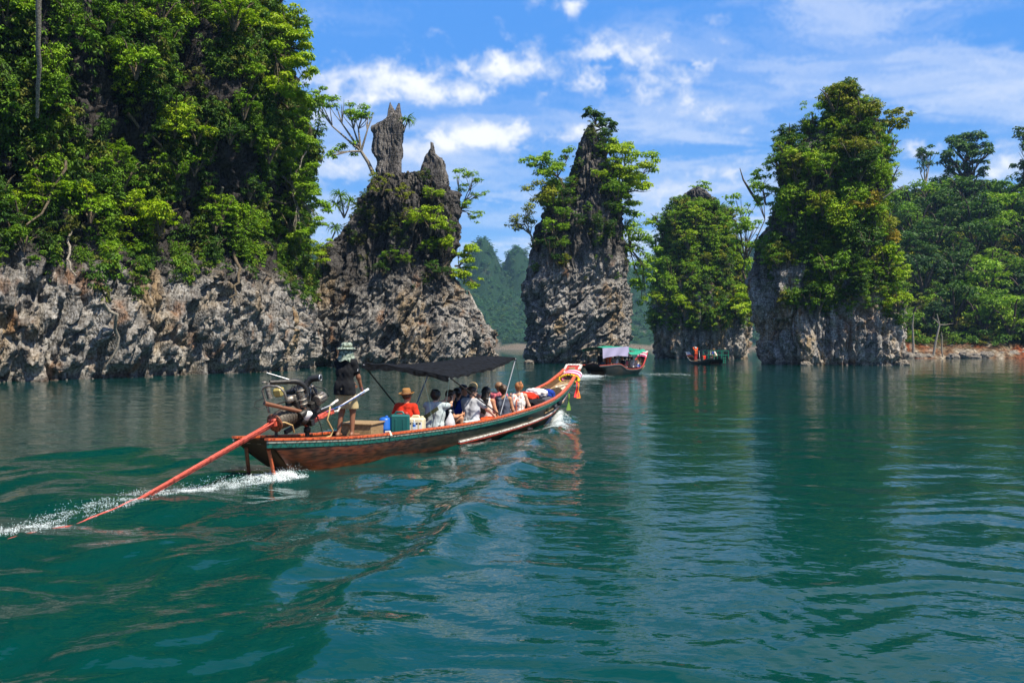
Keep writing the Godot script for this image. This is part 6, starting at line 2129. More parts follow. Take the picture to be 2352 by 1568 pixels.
func crumple(m: ArrayMesh, f: float, amp: float) -> ArrayMesh:
	var d := MeshDataTool.new()
	var st := SurfaceTool.new()
	var a := m.surface_get_arrays(0)
	var v: PackedVector3Array = a[Mesh.ARRAY_VERTEX]
	for i in v.size():
		var q := v[i]
		v[i] = q + Vector3(n_fbm.get_noise_3d(q.x * f, q.y * f, q.z * f), n_fbm.get_noise_3d(q.x * f + 30.0, q.y * f, q.z * f) * 0.5, n_fbm.get_noise_3d(q.x * f, q.y * f + 30.0, q.z * f)) * amp
	a[Mesh.ARRAY_VERTEX] = v
	a[Mesh.ARRAY_TANGENT] = null
	var out := ArrayMesh.new()
	out.add_surface_from_arrays(Mesh.PRIMITIVE_TRIANGLES, a)
	st.create_from(out, 0)
	st.generate_normals()
	return st.commit()

func pillow(e: Vector3, sd: int) -> ArrayMesh:
	var nu := 30
	var nv := 18
	var p := PackedVector3Array()
	for j in nv:
		for i in nu:
			var a := TAU * i / nu
			var b := PI * (float(j) / (nv - 1) - 0.5)
			var u := Vector3(cos(a) * cos(b), sin(b), sin(a) * cos(b))
			var s := Vector3(signf(u.x) * pow(absf(u.x), 0.75), signf(u.y) * pow(absf(u.y), 0.8), signf(u.z) * pow(absf(u.z), 0.75))
			var q := s * e
			var f := 1.0 + 0.22 * n_rid.get_noise_3d(u.x * 1.2 + sd, u.y * 1.2, u.z * 1.2) + 0.12 * n_fbm.get_noise_3d(u.x * 3.0, u.y * 3.0 + sd, u.z * 3.0)
			p.append(q * f)
	var m := grid_mesh(p, nu, nv, true, 1.0, PackedColorArray())
	var n: PackedVector3Array = m.surface_get_arrays(0)[Mesh.ARRAY_NORMAL]
	var k := nu * nv / 2
	if n[k].dot(p[k]) < 0.0: m = grid_mesh(p, nu, nv, true, -1.0, PackedColorArray())
	return m

# ------------------------------------------------------------------ the engine on its pivot
func make_engine() -> void:
	var fl := bp(0.60, 0.835, 0.20)
	var X := Vector3(0.413, 0.287, -0.864).normalized()
	var Z := X.cross(Vector3.UP).normalized()
	var Y := Z.cross(X)
	var E := thing("longtail_engine", "greasy truck engine on a pivot at the stern with a long red propeller shaft", "boat engine", fl)
	E.transform = Transform3D(Basis(X, Y, Z) * 0.93, fl)
	# housing
	var fb := axis_basis(Vector3.RIGHT, Vector3.UP)
	obj("flywheel_housing", lathe([[0.0, -0.012], [0.155, -0.012], [0.165, -0.004], [0.165, 0.012], [0.135, 0.02], [0.135, 0.07], [0.15, 0.10], [0.175, 0.40], [0.18, 0.46], [0.0, 0.46]], Vector3.ZERO, fb, 32), M.drum, E)
	obj("flange", lathe([[0.06, -0.02], [0.168, -0.02], [0.172, -0.014], [0.168, 0.0], [0.06, 0.0]], Vector3.ZERO, fb, 32), M.rust, E)
	for k in 5:
		var xx := 0.11 + 0.065 * k
		var rr := 0.152 + 0.0065 * k
		obj("housing_rib", lathe([[rr - 0.012, xx - 0.012], [rr + 0.012, xx - 0.006], [rr + 0.012, xx + 0.006], [rr - 0.012, xx + 0.012]], Vector3.ZERO, fb, 32), M.drum, E)
	for k in 8:
		var a := TAU * k / 8.0
		obj("bolt", cyl(Vector3(-0.03, cos(a) * 0.145, sin(a) * 0.145), Vector3(-0.012, cos(a) * 0.145, sin(a) * 0.145), 0.012, 6), M.iron, E)
	# block
	obj("engine_block", box(Vector3(0.76, 0.06, 0.03), Vector3(0.30, 0.19, 0.15), Basis.IDENTITY, 0.02), M.iron, E)
	obj("oil_sump", box(Vector3(0.74, -0.19, 0.03), Vector3(0.25, 0.07, 0.12), Basis.IDENTITY, 0.02), M.iron, E)
	obj("cylinder_head", box(Vector3(0.76, 0.30, 0.02), Vector3(0.29, 0.055, 0.13), Basis.IDENTITY, 0.012), M.cast, E)
	obj("valve_cover", box(Vector3(0.76, 0.385, 0.0), Vector3(0.26, 0.04, 0.085), Basis.IDENTITY, 0.02), M.iron, E)
	for k in 4:
		obj("block_rib", box(Vector3(0.55 + 0.14 * k, 0.06, 0.183), Vector3(0.018, 0.15, 0.012), Basis.IDENTITY, 0.004), M.iron, E)
		obj("injector", cyl(Vector3(0.56 + 0.13 * k, 0.34, 0.10), Vector3(0.56 + 0.13 * k, 0.44, 0.13), 0.016, 8), M.steel, E)
		obj("fuel_pipe", tube([Vector3(0.56 + 0.13 * k, 0.43, 0.13), Vector3(0.58 + 0.11 * k, 0.42, 0.20), Vector3(0.62 + 0.06 * k, 0.25, 0.22), Vector3(0.66 + 0.04 * k, 0.12, 0.21)], 0.006, 5), M.steel, E)
	obj("pulley", lathe([[0.0, 1.09], [0.12, 1.09], [0.125, 1.10], [0.105, 1.115], [0.125, 1.13], [0.12, 1.14], [0.0, 1.14]], Vector3(0, 0.0, 0.03), fb, 24), M.iron, E)
	obj("pulley", lathe([[0.0, 1.09], [0.07, 1.09], [0.075, 1.10], [0.06, 1.115], [0.075, 1.13], [0.0, 1.13]], Vector3(0, 0.22, 0.05), fb, 20), M.iron, E)
	obj("drive_belt", tube([Vector3(1.115, 0.12, 0.03), Vector3(1.115, 0.02, 0.15), Vector3(1.115, 0.12, 0.38), Vector3(1.115, 0.26, 0.33), Vector3(1.115, 0.30, 0.05), Vector3(1.115, 0.1, -0.09)], 0.009, 5), M.rubber, E)
	# castings on the side that faces the shore
	var mp := st_new()
	add_tube(mp, [Vector3(0.60, 0.10, 0.17), Vector3(0.60, 0.20, 0.185), Vector3(0.60, 0.30, 0.19), Vector3(0.58, 0.37, 0.19), Vector3(0.62, 0.44, 0.20), Vector3(0.68, 0.47, 0.21)], [0.07, 0.078, 0.062, 0.068, 0.062, 0.07], 14)
	obj("intake_manifold", done(mp), M.cast, E)
	for y in [0.15, 0.235, 0.41]:
		obj("manifold_clamp", lathe([[0.066, y - 0.012], [0.088, y - 0.01], [0.088, y + 0.01], [0.066, y + 0.012]], Vector3(0.6, 0, 0.187), Basis.IDENTITY, 18), M.cast, E)
	obj("injection_pump", box(Vector3(0.80, 0.05, 0.235), Vector3(0.10, 0.075, 0.055), Basis(Vector3.RIGHT, 0.2), 0.02), M.iron, E)
	obj("starter_dome", lathe([[0.0, -0.08], [0.055, -0.07], [0.066, -0.03], [0.066, 0.03], [0.05, 0.065], [0.0, 0.08]], Vector3(0.42, 0.29, 0.07), axis_basis(Vector3(1, 0.2, 0.6)), 18), M.cast, E)
	obj("starter_motor", cyl(Vector3(0.42, -0.02, 0.21), Vector3(0.68, 0.0, 0.22), 0.062, 16, -1.0, 0.01), M.iron, E)
	obj("oil_filter", cyl(Vector3(0.56, -0.14, 0.20), Vector3(0.62, -0.02, 0.30), 0.058, 18, -1.0, 0.01), M.white_plastic, E)
	obj("oil_filter_base", cyl(Vector3(0.52, -0.21, 0.15), Vector3(0.565, -0.13, 0.205), 0.064, 18, -1.0, 0.008), M.iron, E)
	obj("alternator", cyl(Vector3(0.82, 0.13, 0.33), Vector3(1.03, 0.15, 0.33), 0.098, 20, -1.0, 0.016), M.cast, E)
	for k in 9:
		var a := TAU * k / 9.0
		obj("alternator_fin", box(Vector3(0.92, 0.14 + cos(a) * 0.097, 0.33 + sin(a) * 0.097), Vector3(0.075, 0.006, 0.01), Basis(Vector3.RIGHT, a), 0.002), M.iron, E)
	obj("alternator_bracket", box(Vector3(0.93, 0.27, 0.26), Vector3(0.03, 0.10, 0.012), Basis(Vector3.RIGHT, -0.5), 0.004), M.iron, E)
	# exhaust
	obj("exhaust_pipe", tube([Vector3(0.60, 0.10, 0.20), Vector3(0.60, 0.0, 0.20), Vector3(0.52, 0.02, 0.18), Vector3(0.1, 0.26, 0.14), Vector3(-0.26, 0.47, 0.10)], [0.03, 0.033, 0.035, 0.035, 0.036], 14), M.copper, E)
	obj("exhaust_mouth", cyl(Vector3(-0.262, 0.4712, 0.0999), Vector3(-0.20, 0.435, 0.105), 0.030, 12), M.black_paint, E)
	# fuel bowl, frame hoop
	obj("fuel_tank", box(Vector3(0.26, 0.49, -0.01), Vector3(0.085, 0.08, 0.085), Basis(Vector3.UP, 0.3), 0.03), M.brass, E)
	obj("fuel_tank_cap", cyl(Vector3(0.26, 0.56, -0.01), Vector3(0.26, 0.60, -0.01), 0.035, 14, -1.0, 0.006), M.brass, E)
	obj("frame_hoop", tube([Vector3(0.02, 0.18, -0.10), Vector3(0.0, 0.40, -0.12), Vector3(0.0, 0.60, -0.14), Vector3(0.02, 0.66, -0.11), Vector3(0.05, 0.68, -0.04), Vector3(0.08, 0.66, 0.14), Vector3(0.09, 0.63, 0.20), Vector3(0.12, 0.54, 0.24), Vector3(0.14, 0.42, 0.24)], 0.021, 8), M.cast, E)
	obj("frame_hoop", tube([Vector3(0.02, 0.30, -0.10), Vector3(0.12, 0.32, 0.05), Vector3(0.2, 0.34, 0.18)], 0.012, 6), M.iron, E)
	obj("radiator_neck", tube([Vector3(0.10, 0.42, -0.09), Vector3(0.10, 0.58, -0.11), Vector3(0.16, 0.70, -0.10)], [0.05, 0.048, 0.045], 12), M.cast, E)
	obj("radiator_cap", cyl(Vector3(0.08, 0.715, -0.13), Vector3(0.08, 0.745, -0.13), 0.04, 12, -1.0, 0.006), M.cast, E)
	# air path
	var ah := []
	var ar := []
	for k in 15:
		var f := k / 14.0
		ah.append(Vector3(0.16, 0.70, -0.08).lerp(Vector3(0.46, 0.62, 0.12), f))
		ar.append(0.043 if k % 4 != 3 else 0.048)
	obj("air_hose", tube(ah, ar, 14), M.iron, E)
	obj("air_elbow", tube([Vector3(0.46, 0.62, 0.12), Vector3(0.52, 0.605, 0.17), Vector3(0.58, 0.57, 0.21), Vector3(0.63, 0.50, 0.245), Vector3(0.66, 0.42, 0.26), Vector3(0.66, 0.33, 0.27)], [0.047, 0.05, 0.05, 0.048, 0.045, 0.04], 14), M.rubber, E)
	var bi := []
	var br := []
	var key := [Vector3(0.78, 0.40, 0.15), Vector3(0.84, 0.48, 0.19), Vector3(0.88, 0.53, 0.25), Vector3(0.90, 0.54, 0.33), Vector3(0.92, 0.54, 0.41)]
	for k in 33:
		var f := k / 32.0 * 4.0
		var i := mini(int(f), 3)
		bi.append((key[i] as Vector3).lerp(key[i + 1], f - i))
		br.append(0.056 + (0.006 if k % 2 == 0 else 0.0))
	obj("intake_hose", tube(bi, br, 16), M.rubber, E)
	var ib := axis_basis(Vector3(0.02, 0.0, 0.08))
	obj("intake_ring", lathe([[0.046, 0.0], [0.064, 0.0], [0.064, 0.02], [0.046, 0.02]], Vector3(0.922, 0.54, 0.415), ib, 20), M.steel, E)
	obj("intake_mouth", cyl(Vector3(0.90, 0.54, 0.33), Vector3(0.9215, 0.54, 0.416), 0.047, 16), M.black_paint, E)
	obj("throttle_rod", tube([Vector3(0.28, 0.84, -0.22), Vector3(0.5, 0.64, 0.08)], 0.012, 7), M.steel, E)
	# cradle
	obj("cradle_beam", box(Vector3(1.12, -0.33, 0.05), Vector3(0.42, 0.045, 0.04), Basis(Vector3.BACK, -0.06), 0.006), M.tail_red, E)
	obj("cradle_beam", box(Vector3(0.9, -0.31, -0.10), Vector3(0.6, 0.04, 0.03), Basis.IDENTITY, 0.006), M.black_paint, E)
	obj("cradle_bracket", box(Vector3(0.75, -0.28, 0.05), Vector3(0.05, 0.06, 0.16), Basis.IDENTITY, 0.008), M.black_paint, E)
	var down := Basis(X, Y, Z).inverse() * Vector3.DOWN
	obj("pivot_post", tube([Vector3(0.80, -0.30, 0.02), Vector3(0.80, -0.30, 0.02) + down * 0.34], 0.042, 8), M.iron, E)
	obj("pivot_collar", cyl(Vector3(0.80, -0.30, 0.02) + down * 0.10, Vector3(0.80, -0.30, 0.02) + down * 0.20, 0.065, 14, -1.0, 0.01), M.iron, E)
	var flat := Basis(X, Y, Z).inverse() * Basis(Vector3.UP, TURN)
	obj("base_plate", box(Vector3(0.68, -0.30, 0.0) + down * 0.335, Vector3(0.52, 0.02, 0.24), flat, 0.006), M.black_paint, E)
	obj("support_leg", tube([Vector3(0.06, -0.14, -0.06), Vector3(0.06, -0.14, -0.06) + down * 0.19], 0.03, 7), M.iron, E)
	# handles and hoses
	obj("steering_handle", tube([Vector3(1.50, -0.36, 0.06), Vector3(1.66, -0.40, 0.08), Vector3(1.73, -0.335, 0.09), Vector3(2.1, -0.315, 0.12), Vector3(2.62, -0.29, 0.15)], [0.026, 0.024, 0.023, 0.023, 0.023], 10), M.white_paint, E)
	obj("handle_grip", tube([Vector3(2.36, -0.3025, 0.135), Vector3(2.64, -0.289, 0.151)], 0.027, 10), M.bag, E)
	obj("handle_wire", tube([Vector3(1.3, -0.28, 0.10), Vector3(1.8, -0.315, 0.125), Vector3(2.2, -0.30, 0.155), Vector3(2.5, -0.28, 0.17)], 0.007, 5), M.blue_plastic, E)
	for q in 2:
		obj("handle_tie", tube([Vector3(2.5, -0.28, 0.145), Vector3(2.48, -0.22 + 0.05 * q, 0.13 - 0.06 * q), Vector3(2.44, -0.20, 0.15 - 0.05 * q)], 0.008, 5), M.blue_plastic, E)
	obj("throttle_handle", tube([Vector3(1.0, -0.12, 0.22), Vector3(1.25, -0.13, 0.26), Vector3(1.42, -0.10, 0.28)], [0.016, 0.018, 0.02], 8), M.steel, E)
	obj("throttle_grip", tube([Vector3(1.26, -0.128, 0.262), Vector3(1.46, -0.093, 0.284)], 0.026, 9), M.white_paint, E)
	obj("water_hose", tube([Vector3(1.22, -0.14, 0.27), Vector3(1.14, -0.22, 0.30), Vector3(1.06, -0.34, 0.28), Vector3(1.10, -0.48, 0.29), Vector3(1.16, -0.60, 0.28), Vector3(1.12, -0.70, 0.24), Vector3(1.0, -0.70, 0.18)], 0.017, 8), M.hose, E)
	obj("water_hose", tube([Vector3(-0.03, 0.02, 0.04), Vector3(0.06, -0.01, 0.17), Vector3(0.2, -0.12, 0.2), Vector3(0.3, -0.30, 0.12)], 0.014, 7), M.hose, E)
	obj("cable", tube([Vector3(-0.02, 0.30, -0.14), Vector3(-0.12, 0.30, -0.20), Vector3(-0.16, 0.36, -0.24), Vector3(-0.10, 0.42, -0.26), Vector3(0.05, 0.46, -0.15)], 0.008, 5), M.iron, E)
	obj("cable", tube([Vector3(0.86, -0.1, 0.2), Vector3(0.92, -0.4, 0.22), Vector3(0.95, -0.62, 0.20)], 0.009, 5), M.rubber, E)
	for k in 6:
		obj("cable", tube([Vector3(0.45 + 0.1 * k, 0.40, 0.05), Vector3(0.5 + 0.09 * k, 0.50 + rng.randf() * 0.05, 0.12), Vector3(0.55 + 0.08 * k, 0.38, 0.22), Vector3(0.6 + 0.07 * k, 0.12, 0.24)], 0.008, 5), M.rubber, E)
	# the long tail
	var inv := Transform3D(Basis(X, Y, Z) * 0.93, fl).affine_inverse()
	var wet := Vector3(-5.11, 0.0, -11.19)
	var far := []
	for q in [Vector3(-3.91, 0.835, -13.7).lerp(fl, 1.0), fl.lerp(wet, 0.5), wet.lerp(fl, 0.02)]: far.append(inv * q)
	for k in 22:
		var w := wet + Vector3(-0.02 - 0.022 * k, 0, 0.14 * k + 0.05)
		w.y = water_height(w.x, w.z, 0.05) - 0.004 + 0.010 * n_one.get_noise_1d(k * 0.9)
		far.append(inv * w)
	var tail_r := []
	for k in far.size(): tail_r.append(0.030 if k < 2 else (0.026 if k < 3 else maxf(0.018 - 0.0006 * k, 0.007)))
	obj("tail_shaft", tube(far, tail_r, 10), M.tail_red, E)
	var a0: Vector3 = far[0]
	var a2: Vector3 = far[2]
	for s in [-1.0, 1.0]:
		obj("tail_rail", tube([a0 + Vector3(-0.02, 0.04, s * 0.05), a0.lerp(a2, 0.1) + Vector3(0, 0.03, s * 0.032), a2 + Vector3(0, 0.010, s * 0.018)], [0.018, 0.013, 0.010], 6), M.tail_red, E)
	obj("tail_web", box(a0.lerp(a2, 0.5) + Vector3(0, -0.03, 0), Vector3((a0 - a2).length() * 0.46, 0.022, 0.006), axis_basis(Vector3.UP, a0 - a2), 0.002), M.tail_red, E)
	obj("tail_yoke", box(a0 + Vector3(-0.02, 0.02, 0), Vector3(0.07, 0.075, 0.075), Basis.IDENTITY, 0.02), M.tail_red, E)

# ------------------------------------------------------------------ foam
func make_foam() -> void:
	var blob := SphereMesh.new()
	blob.radius = 1.0
	blob.height = 2.0
	blob.radial_segments = 7
	blob.rings = 4
	var xf := []
	var add := func(p: Vector3, s: float, flat: float) -> void:
		xf.append(Transform3D(Basis(Vector3.UP, rng.randf() * TAU).scaled(Vector3(s * rng.randf_range(0.7, 1.9), s * flat, s * rng.randf_range(0.6, 1.2))), p))
	var path := [Vector3(-3.55, 0, -13.5), Vector3(-3.95, 0, -13.1), Vector3(-4.46, 0, -12.5), Vector3(-5.2, 0, -11.4), Vector3(-5.62, 0, -10.05), Vector3(-5.85, 0, -9.0), Vector3(-6.05, 0, -7.8)]
	for i in 42000:
		var f := pow(rng.randf(), 1.15) * 5.99
		var k := int(f)
		var p: Vector3 = (path[k] as Vector3).lerp(path[k + 1], f - k)
		var w := 0.10 + 0.030 * f
		var lane := (rng.randf() - 0.5) * 2.0
		var patch := n_fbm.get_noise_2d(f * 4.5, lane * 1.3)
		if patch < rng.randf_range(-0.30, 0.40) + 0.05 * f + 0.15 * absf(lane): continue
		var q := p + Vector3(0.9, 0, 0.45).normalized() * lane * (w + 0.16) + Vector3(rng.randfn(), 0, rng.randfn()) * 0.03
		var lift := absf(rng.randfn()) * 0.020 * (1.0 if f < 2.0 else 0.5)
		q.y = water_height(q.x, q.z, 0.06) + lift
		add.call(q, rng.randf_range(0.0016, 0.0046) * (1.3 if f < 1.2 else 1.0), rng.randf_range(0.3, 0.7))
	for i in 900:
		var f := rng.randf() * 0.35 if i < 300 else 1.0 + rng.randf() * 3.2
		var p: Vector3 = (path[int(f)] as Vector3).lerp(path[int(f) + 1], f - int(f))
		var q := p + Vector3(rng.randfn(), 0, rng.randfn()) * 0.12
		q.y = 0.02 + absf(rng.randfn()) * 0.06
		add.call(q, rng.randf_range(0.0015, 0.0035), 1.0)
	tag(multi("wake_foam", blob, M.foam, xf, []), "white foam and spray trailing along the propeller shaft behind the boat", "foam", "", "stuff")
	xf = []
	var add2 := func(p: Vector3, s: float, flat: float) -> void:
		xf.append(Transform3D(Basis(Vector3.UP, rng.randf() * TAU).scaled(Vector3(s * rng.randf_range(0.7, 1.9), s * flat, s * rng.randf_range(0.6, 1.2))), p))
	for i in 9000:
		var t := 11.7 - absf(rng.randfn()) * 0.75
		var b := 0.16 + (11.8 - t) * 0.55 + rng.randfn() * 0.08
		var q := bp(t, 0, b * (1.0 if rng.randf() < 0.8 else -1.0))
		q.y = water_height(q.x, q.z, 0.15) + 0.01 + absf(rng.randfn()) * 0.045 * exp(-(11.8 - t))
		add2.call(q, rng.randf_range(0.0018, 0.0055), rng.randf_range(0.4, 0.9))
	for i in 5000:
		var t := rng.randf_range(8.6, 11.2)
		var q := bp(t, 0, 0.5 + (11.8 - t) * 0.35 + rng.randfn() * 0.18)
		if n_fbm.get_noise_2d(q.x * 2.0, q.z * 2.0) < 0.05: continue
		q.y = water_height(q.x, q.z, 0.15) + 0.004
		add2.call(q, rng.randf_range(0.0016, 0.005), 0.4)
	tag(multi("bow_foam", blob, M.foam, xf, []), "white splash and bubbles where the long boat's bow cuts the water", "foam", "", "stuff")
	xf = []
	var add3 := func(p: Vector3, s: float, flat: float) -> void:
		xf.append(Transform3D(Basis(Vector3.UP, rng.randf() * TAU).scaled(Vector3(s * rng.randf_range(0.7, 1.9), s * flat, s * rng.randf_range(0.6, 1.2))), p))
	for i in 3000:
		var c := wq(1348 + absf(rng.randfn()) * -10.0 + 8.0, 861, 56.0)
		add3.call(Vector3(c.x + rng.randfn() * 0.5, 0.03 + absf(rng.randfn()) * 0.06, -56.5 + rng.randfn() * 0.7), rng.randf_range(0.005, 0.014), 0.6)
	for i in 800:
		add3.call(Vector3(rng.randf_range(10.0, 13.2), 0.02, -62.0 + rng.randfn() * 1.4), rng.randf_range(0.004, 0.01), 0.3)
	tag(multi("distant_foam", blob, M.foam, xf, []), "white wake foam behind and beside the boat with the green canopy", "foam", "", "stuff")

# ------------------------------------------------------------------ who sits where
func seat(label: String, t: float, b: float, y: float, yaw: float, o: Dictionary) -> Node3D:
	o.seated = true
	return person(label, bp(t, y, b), TURN + yaw, o)

func make_crew() -> void:
	# the boatman
	var bm := person("boatman standing at the stern in a camouflage hat, black shirt and khaki shorts", bp(2.64, 0.385, 0.0), TURN + 0.1, {"seated": false, "skin": M.skin_dark, "shirt": M.cloth_black, "pants": M.cloth_khaki, "pant": 0.92, "flare": 0.035, "lean": 0.08, "hem": 0.09, "sleeve": 0.62, "yaw": -0.15, "size": 1.02, "wide": 0.97,
		"cell": 0.014, "head_cell": 0.008, "hands": [Vector3(0.20, 0.86, 0.25), Vector3(0.34, 0.98, -0.10)], "feet": [Vector3(0.06, 0.075, 0.12), Vector3(-0.04, 0.075, -0.11)], "knee": [Vector3(1, 0.1, 0), Vector3(1, 0.1, 0)], "hair": "short", "hair_mat": M.hair_dark, "grip": [1.0, 0.6], "eyes": false, "hand_cell": 0.005})
	var H: Vector3 = bm.get_meta("head")
	var HB: Basis = bm.get_meta("head_basis")
	var st := st_new()
	add_lathe(st, [[0.0, 0.118], [0.06, 0.116], [0.088, 0.105], [0.097, 0.09], [0.104, 0.035], [0.108, 0.025], [0.15, 0.012], [0.182, -0.008], [0.184, -0.012], [0.15, 0.004], [0.104, 0.014]], H + HB * Vector3(-0.008, 0.05, 0), HB, 30, 1.06, 0.98)
	var hat := obj("hat", crumple(done(st), 6.0, 0.022), M.camo, bm)
	obj("hat_band", lathe([[0.1055, 0.03], [0.1085, 0.032], [0.107, 0.052], [0.104, 0.052]], H + HB * Vector3(-0.008, 0.05, 0), HB, 30, 1.06, 0.98), M.cloth_olive, hat)
	var fl := PackedVector3Array()
	for j in 8:
		for i in 22:
			var a := lerpf(PI * 0.42, PI * 1.58, i / 21.0)
			var f := j / 7.0
			var r := lerpf(0.103, 0.165, f) + 0.008 * sin(i * 1.3) * f
			fl.append(H + HB * Vector3(-0.01 + cos(a) * r * 1.05, 0.06 - 0.24 * f + 0.02 * sin(i * 0.9) * f, sin(a) * r))
	obj("neck_flap", grid_mesh(fl, 22, 8, false, 1.0, PackedColorArray()), M.camo, hat)
	var lg := st_new(false)
	for q in [[0.0, 0.0, 0.022, 0.006], [0.004, 0.014, 0.012, 0.008], [-0.004, 0.026, 0.007, 0.008]]:
		add_box(lg, Vector3(q[0], q[1], 0), Vector3(q[2], q[3], 0.003))
	var lo := obj("sleeve_logo", done(lg), M.white_plastic, bm)
	lo.position = Vector3(0.03, 1.235, 0.262)
	lo.rotation = Vector3(0.1, 0.35, 0)

	var p := seat("man in a red shirt and straw hat sitting with his back turned", 4.62, -0.02, 0.27, 0.05, {"skin": M.skin_tan, "shirt": M.cloth_red, "pants": M.cloth_charcoal, "hair": "crop", "hair_mat": M.hair_brown, "wide": 1.16, "lean": 0.12, "hands": [Vector3(0.05, 0.05, 0.40), Vector3(0.05, 0.05, -0.42)], "elbow": [Vector3(-0.6, 0.1, 0.7), Vector3(-0.6, 0.1, -0.7)], "eyes": false})
	straw_hat(p, M.straw, 0.168, 0.115, 0.12)
	p = seat("passenger with dark tied hair in a pale grey shirt reaching both arms forward", 5.18, 0.36, 0.25, 0.1, {"skin": M.skin_fair, "shirt": M.cloth_pale, "pants": M.cloth_charcoal, "hair": "bun", "hair_mat": M.hair_dark, "wide": 1.18, "lean": 0.10, "pitch": -0.12, "hands": [Vector3(0.55, 0.66, 0.14), Vector3(0.52, 0.64, -0.02)], "elbow": [Vector3(0, -0.8, 0.5), Vector3(0, -0.8, -0.5)], "grip": [0.8, 0.8], "eyes": false, "size": 1.03})
	var strap := []
	for k in 12:
		var f := k / 11.0
		strap.append(Vector3(-0.165 - 0.02 * sin(f * PI), 0.28 + 0.25 * f, lerpf(-0.21, 0.17, f)))
	obj("bag_strap", strip(strap, Vector2(0.012, 0.075), func(k: int) -> Vector3: return Vector3(1, 0, 0)), M.cloth_olive, p)
	tag(obj("phone", box(Vector3.ZERO, Vector3(0.006, 0.075, 0.038), Basis.IDENTITY, 0.004), M.black_gloss), "dark phone held up by the passenger in the pale grey shirt", "phone").transform = Transform3D(Basis(Vector3.UP, TURN + 0.1), bp(5.84, 0.98, 0.37))
	seat("brown haired passenger in a blue sleeved top leaning on a raised knee", 5.98, 0.06, 0.24, -1.0, {"skin": M.skin_tan, "shirt": M.cloth_navy, "pants": M.cloth_denim, "hair": "short", "hair_mat": M.hair_brown, "lean": 0.28, "hands": [Vector3(0.42, 0.32, 0.0), Vector3(0.40, 0.30, -0.12)], "feet": [Vector3(0.42, -0.16, 0.10), Vector3(0.45, -0.18, -0.12)], "pant": 0.45, "yaw": 0.2})
	seat("dark haired man in a grey shirt and sunglasses turned towards the shore", 7.5, -0.36, 0.27, -1.1, {"skin": M.skin_tan, "shirt": M.cloth_charcoal, "pants": M.cloth_charcoal, "hair": "crop", "hair_mat": M.hair_dark, "shades": true, "wide": 1.08, "lean": 0.05, "yaw": 0.35})
	seat("woman with a dark ponytail in a bright blue tank top half hidden by outstretched arms", 6.85, -0.12, 0.22, 0.1, {"skin": M.skin_tan, "shirt": M.cloth_blue, "pants": M.cloth_charcoal, "hair": "tail", "hair_mat": M.hair_dark, "sleeve": 0.0, "wide": 0.95, "eyes": false})
	seat("blonde woman with her hair knotted at the back of her head", 7.98, -0.34, 0.30, 0.1, {"skin": M.skin_fair, "shirt": M.cloth_slate, "pants": M.cloth_charcoal, "hair": "knot", "hair_mat": M.hair_blond, "sleeve": 0.0, "wide": 0.95, "eyes": false})
	seat("short haired man in a light grey shirt and sunglasses holding the canopy pole", 6.62, 0.42, 0.26, 0.0, {"skin": M.skin_fair, "shirt": M.cloth_grey, "pants": M.cloth_olive, "hair": "crop", "hair_mat": M.hair_brown, "shades": true, "wide": 1.12, "lean": 0.06, "yaw": 0.75, "hands": [Vector3(0.48, 0.20, 0.36), Vector3(0.34, 0.22, -0.14)], "elbow": [Vector3(-0.2, -0.3, 0.8), Vector3(-0.5, -0.6, -0.8)], "grip": [1.0, 0.5], "size": 1.02})
	seat("woman with long dark wavy hair in a white tank top", 7.38, 0.38, 0.24, 0.05, {"skin": M.skin_tan, "shirt": M.cloth_white, "pants": M.cloth_coral, "hair": "long", "hair_mat": M.hair_dark, "sleeve": 0.0, "wide": 0.98, "lean": 0.03, "eyes": false, "hands": [Vector3(0.10, 0.06, 0.27), Vector3(0.30, 0.14, -0.12)]})
	seat("fair haired boy in a pink shirt farthest up the bench on the port side", 9.25, -0.30, 0.26, 0.1, {"skin": M.skin_fair, "shirt": M.cloth_pink, "pants": M.cloth_charcoal, "hair": "short", "hair_mat": M.hair_light, "wide": 1.0, "eyes": false})
	seat("woman with brown tied hair in a dark slate tank top beside the canopy pole", 8.4, 0.30, 0.24, 0.05, {"skin": M.skin_tan, "shirt": M.cloth_slate, "pants": M.cloth_slate, "hair": "updo", "hair_mat": M.hair_brown, "sleeve": 0.0, "wide": 1.0, "lean": 0.02, "eyes": false, "hands": [Vector3(0.12, 0.05, 0.26), Vector3(0.30, 0.14, -0.12)]})
	var fw := seat("red haired woman in a white floral shirt sitting forward of the canopy", 9.12, 0.34, 0.28, 0.12, {"skin": M.skin_fair, "shirt": M.floral, "pants": M.cloth_denim, "hair": "updo", "hair_mat": M.hair_red, "sleeve": 0.0, "wide": 1.02, "lean": 0.05, "yaw": -0.75, "hem": 0.0, "hands": [Vector3(0.25, 0.12, 0.22), Vector3(0.34, 0.20, -0.22)]})
	obj("shirt_placket", strip([Vector3(-0.118, 0.07, 0.0), Vector3(-0.125, 0.2, 0.0), Vector3(-0.122, 0.34, 0.0), Vector3(-0.105, 0.46, 0.0)], Vector2(0.012, 0.03), func(k: int) -> Vector3: return Vector3(1, 0, 0)), M.cloth_coral, fw)

